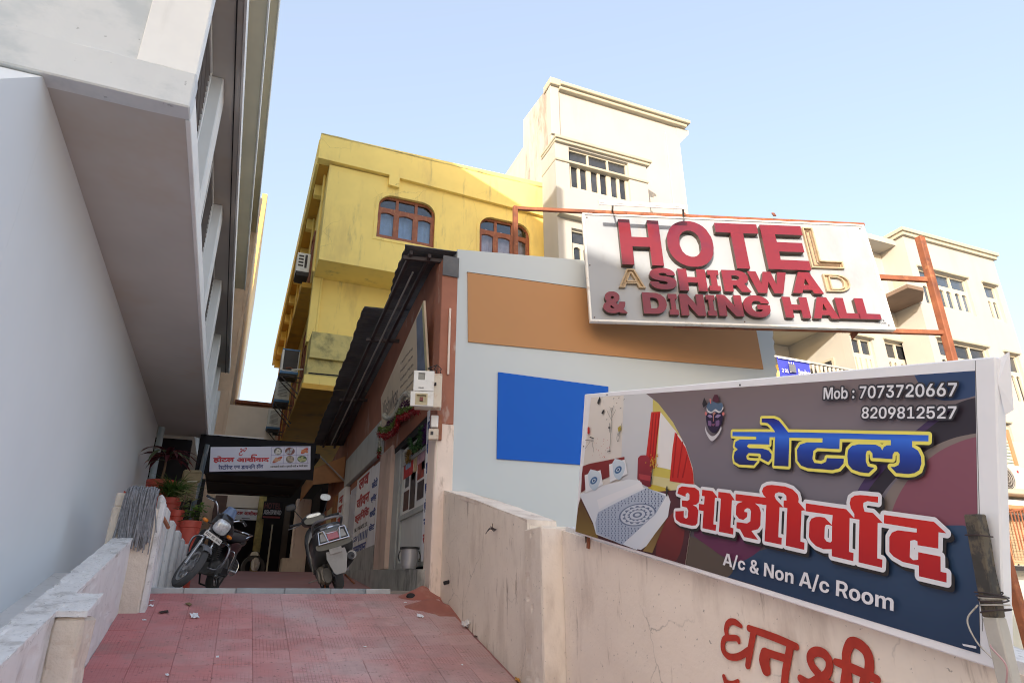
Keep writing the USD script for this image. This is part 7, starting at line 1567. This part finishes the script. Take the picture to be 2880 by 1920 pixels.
part(sf_, 'hood', bx(bx0_ - 1, bx1_ + 3, 10.8, 11.3, bz1_ + .05, bz1_ + .16, .02), M_orangef)
part(sf_, 'white_board', bx(bx0_ - 1, bx1_ + 3, 11.2, 11.23, bz0_, bz1_), M_trim)
for k in range(2): part(sf_, 'lettering', ext(fit(text(('Ladies', 'STORE')[k], 'latin', 700), bx0_ + .1, bz1_ - .22 - .2 * k, bx0_ + 1.0, bz1_ - .08 - .2 * k), .01, 'xz', 11.185), M_inkblue) if False else None
sx0, sz0, sx1, sz1 = rx(2822, 1590, 2885, 1462, 11.4)
for k in range(16): part(sf_, 'shutter_slat', bx(sx0 - 1, sx1 + 3, 11.40 + .01 * (k % 2), 11.44, sz0 + (sz1 - sz0) * k / 16, sz0 + (sz1 - sz0) * (k + .93) / 16), M_shut)
part(sf_, 'lean_plank', bar(P(2828, 1480, Y=11.2), P(2848, 1590, Y=11.2), .12, .05), M_orangef)
gate = thing('iron_grille', 'rusty iron grille standing before the tan shutter at the right edge', 'grille')
for k in range(7): part(gate, 'rod', bar(P(2842 + 9 * k, 1440 - 2 * k, Y=10.8), P(2868 + 9 * k, 1545, Y=10.8), .025), M_rust)
part(gate, 'rail', bar(P(2838, 1438, Y=10.8), P(2910, 1424, Y=10.8), .04), M_rust)
aw2 = thing('street_awning', 'cream sheet awning with dark ribs below the tan shutter at the right edge', 'awning')
ax0, az0, ax1, az1 = rx(2826, 1655, 2890, 1590, 10.6)
part(aw2, 'sheet', hull([(ax0 - .5, 10.6, az0), (ax1 + 2, 10.6, az0), (ax0 - .6, 11.3, az1), (ax1 + 2, 11.3, az1), (ax0 - .5, 10.6, az0 + .02), (ax1 + 2, 10.6, az0 + .02), (ax0 - .6, 11.3, az1 + .02), (ax1 + 2, 11.3, az1 + .02)]), M_tower)
for k in range(5): part(aw2, 'rib', bar((ax0 + .05 + .45 * k, 10.58, az0 + .04), (ax0 - .05 + .45 * k, 11.3, az1 + .04), .03), M_dark)
part(aw2, 'edge', bx(ax0 - .5, ax1 + 2, 10.55, 10.6, az0 - .1, az0 + .0), M_dark)
lwz_ = thing('low_street_wall', 'pale grey green wall below the cream awning at the right edge', 'wall')
part(lwz_, 'wall', bx(ax0 - .8, ax1 + 4, 11.0, 11.2, 0, az0 - .15), mat('pale_green_grey_wall', (.44, .47, .44), .8, .06, 1., .1, dirt=(.6, .6, .56), da=.5, ds=(3, 3, .5)))
# blue cloth banner and balusters on the porch
M_banblue = mat('blue_cloth_banner', (.05, .06, .42), .6, .1, 2., .05)
A_, B_ = P(2184, 1003, Y=YI - .5), P(2275, 1018, Y=YI - .5); hbn = .62
pb_ = thing('blue_cloth_banner', 'small blue cloth banner with white writing hung on the porch railing', 'banner')
uu = np.linspace(0, 1, 24); vq = np.linspace(0, 1, 8)
vv = np.array([(A_[0] + (B_[0] - A_[0]) * u - .0, YI - .5 - .03 * math.sin(9 * u + 3 * t) * (1 - t), A_[2] + (B_[2] - A_[2]) * u - hbn * (1 - t)) for t in vq for u in uu]); ff = []
for i in range(7):
    for j in range(23): a = i * 24 + j; ff += [(a, a + 1, a + 25), (a, a + 25, a + 24)]
part(pb_, 'cloth', trimesh.Trimesh(np.vstack([vv, vv + [0, .004, 0]]), np.vstack([ff, np.array(ff)[:, ::-1] + len(vv)]), process=False), M_banblue, True)
Fp = Frame((A_[0], YI - .545, A_[2] - hbn), (B_[0] - A_[0], 0, B_[2] - A_[2]), (0, -1, 0)); Wp = np.linalg.norm(B_ - A_)
for nm, g_ in (('top_hem', sbox(0, hbn - .05, Wp, hbn)), ('lettering', fit(text('Services', 'latin', 700), Wp * .56, .16, Wp * .95, .34)), ('lettering', fit(text('2 21 -', 'latin', 700), Wp * .06, .18, Wp * .34, .28)), ('crown_mark', unary_union([Polygon([(Wp * (.30 + .07 * k), .46), (Wp * (.33 + .07 * k), .46), (Wp * (.315 + .07 * k), .52)]) for k in range(3)])), ('bottom_line', sbox(Wp * .05, .04, Wp * .6, .06))):
    part(pb_, nm, bake(ext(g_, .004), Fp), M_signwhite)
part(pb_, 'grey_print', bake(ext(sbox(Wp * .30, .22, Wp * .50, .45), .003), Fp), M_steelgrey)
rl = thing('porch_railing', 'cream porch railing with turned balusters beside the blue banner', 'railing')
C_ = P(2385, 1035, Y=YI - .4); zr = A_[2]
part(rl, 'top_rail', bar((A_[0] - 2.0, YI - .42, A_[2] + .05), (XB0, YI - .42, A_[2] - .0), .10, .06), M_tower)
part(rl, 'floor', bx(A_[0] - 3, XB0, YI - .55, YI + 5, A_[2] - 1.05, A_[2] - .86), M_tower)
nbal = 16
bal = lathe([(.045, 0), (.045, .06), (.022, .10), (.05, .26), (.03, .45), (.022, .60), (.045, .72), (.045, .80)], 10)
for k in range(nbal): part(rl, 'baluster', move(bal, (B_[0] + .05 + (XB0 - B_[0] - .1) * k / (nbal - 1), YI - .42, A_[2] - .83)), M_tower, 40)
# ------------------------------------------------------------------ wooden post tied to the banner
wp_ = thing('wooden_post', 'burnt wooden post with a pale lower end leaning on the banner end', 'post')
pa, pb_2 = P(2741, 1445, X=2.555), P(2795, 1735, X=2.555); pc = P(2838, 1955, X=2.57)
M_burnt = mat('burnt_wood', (.05, .045, .04), .7, .3, 14., .4, 60, .004, dirt=(.15, .12, .08), da=.7, ds=(14, 14, 9), dlo=.48, dhi=.56)
M_greypost = mat('whitewashed_wood', (.50, .47, .42), .8, .1, 8., .3, 60, .004, dirt=(.15, .12, .10), da=.6, ds=(16, 16, 5), dlo=.58, dhi=.66)
part(wp_, 'upper_part', rough(bar(pb_2, pa, .055, .05, (1, 0, 0)), .03, .004, 9, 91), M_burnt)
part(wp_, 'lower_part', rough(bar(pc - [0, 0, 1.2], pb_2, .056, .05, (1, 0, 0)), .05, .004, 9, 92), M_greypost)
tw_ = thing('tied_wire', 'loops of twisted wire tied round the wooden post', 'wire')
c0 = P(2784, 1700, X=2.53)
for k in range(7):
    rr2 = R_.uniform(.035, .05); t_ = np.linspace(0, 2 * math.pi, 16, endpoint=False); zz = c0[2] + R_.uniform(-.03, .03); sl_ = R_.uniform(-.4, .4)
    part(tw_, 'loop', tube(np.c_[2.555 + rr2 * np.cos(t_) * .9, c0[1] + rr2 * np.sin(t_), zz + sl_ * rr2 * np.sin(t_ + k)], .0028, 6, closed=True), M_greypost if k % 2 else M_purlin, True)
part(tw_, 'loose_end', tube(curve([c0 + [-.02, .03, 0], c0 + [-.03, .075, -.05], c0 + [-.03, .06, -.12], c0 + [-.03, .02, -.17]], 6), .003, 6), M_greypost, True)
part(tw_, 'loose_end', tube(curve([c0 + [-.02, .02, -.13], c0 + [-.045, .0, -.14], c0 + [-.04, -.03, -.19], c0 + [-.035, -.01, -.25]], 6), .003, 6), mat('pink_wire', (.5, .3, .3), .5, .1, 5., 0), True)
for z_, x_ in ((1503, 2752), (1666, 2780)):
    q_ = P(x_, z_, X=2.53); part(tw_, 'loop', tube([q_ + [0, .05, .004], q_ + [-.01, 0, 0], q_ + [0, -.05, -.012]], .0025, 6), M_purlin)
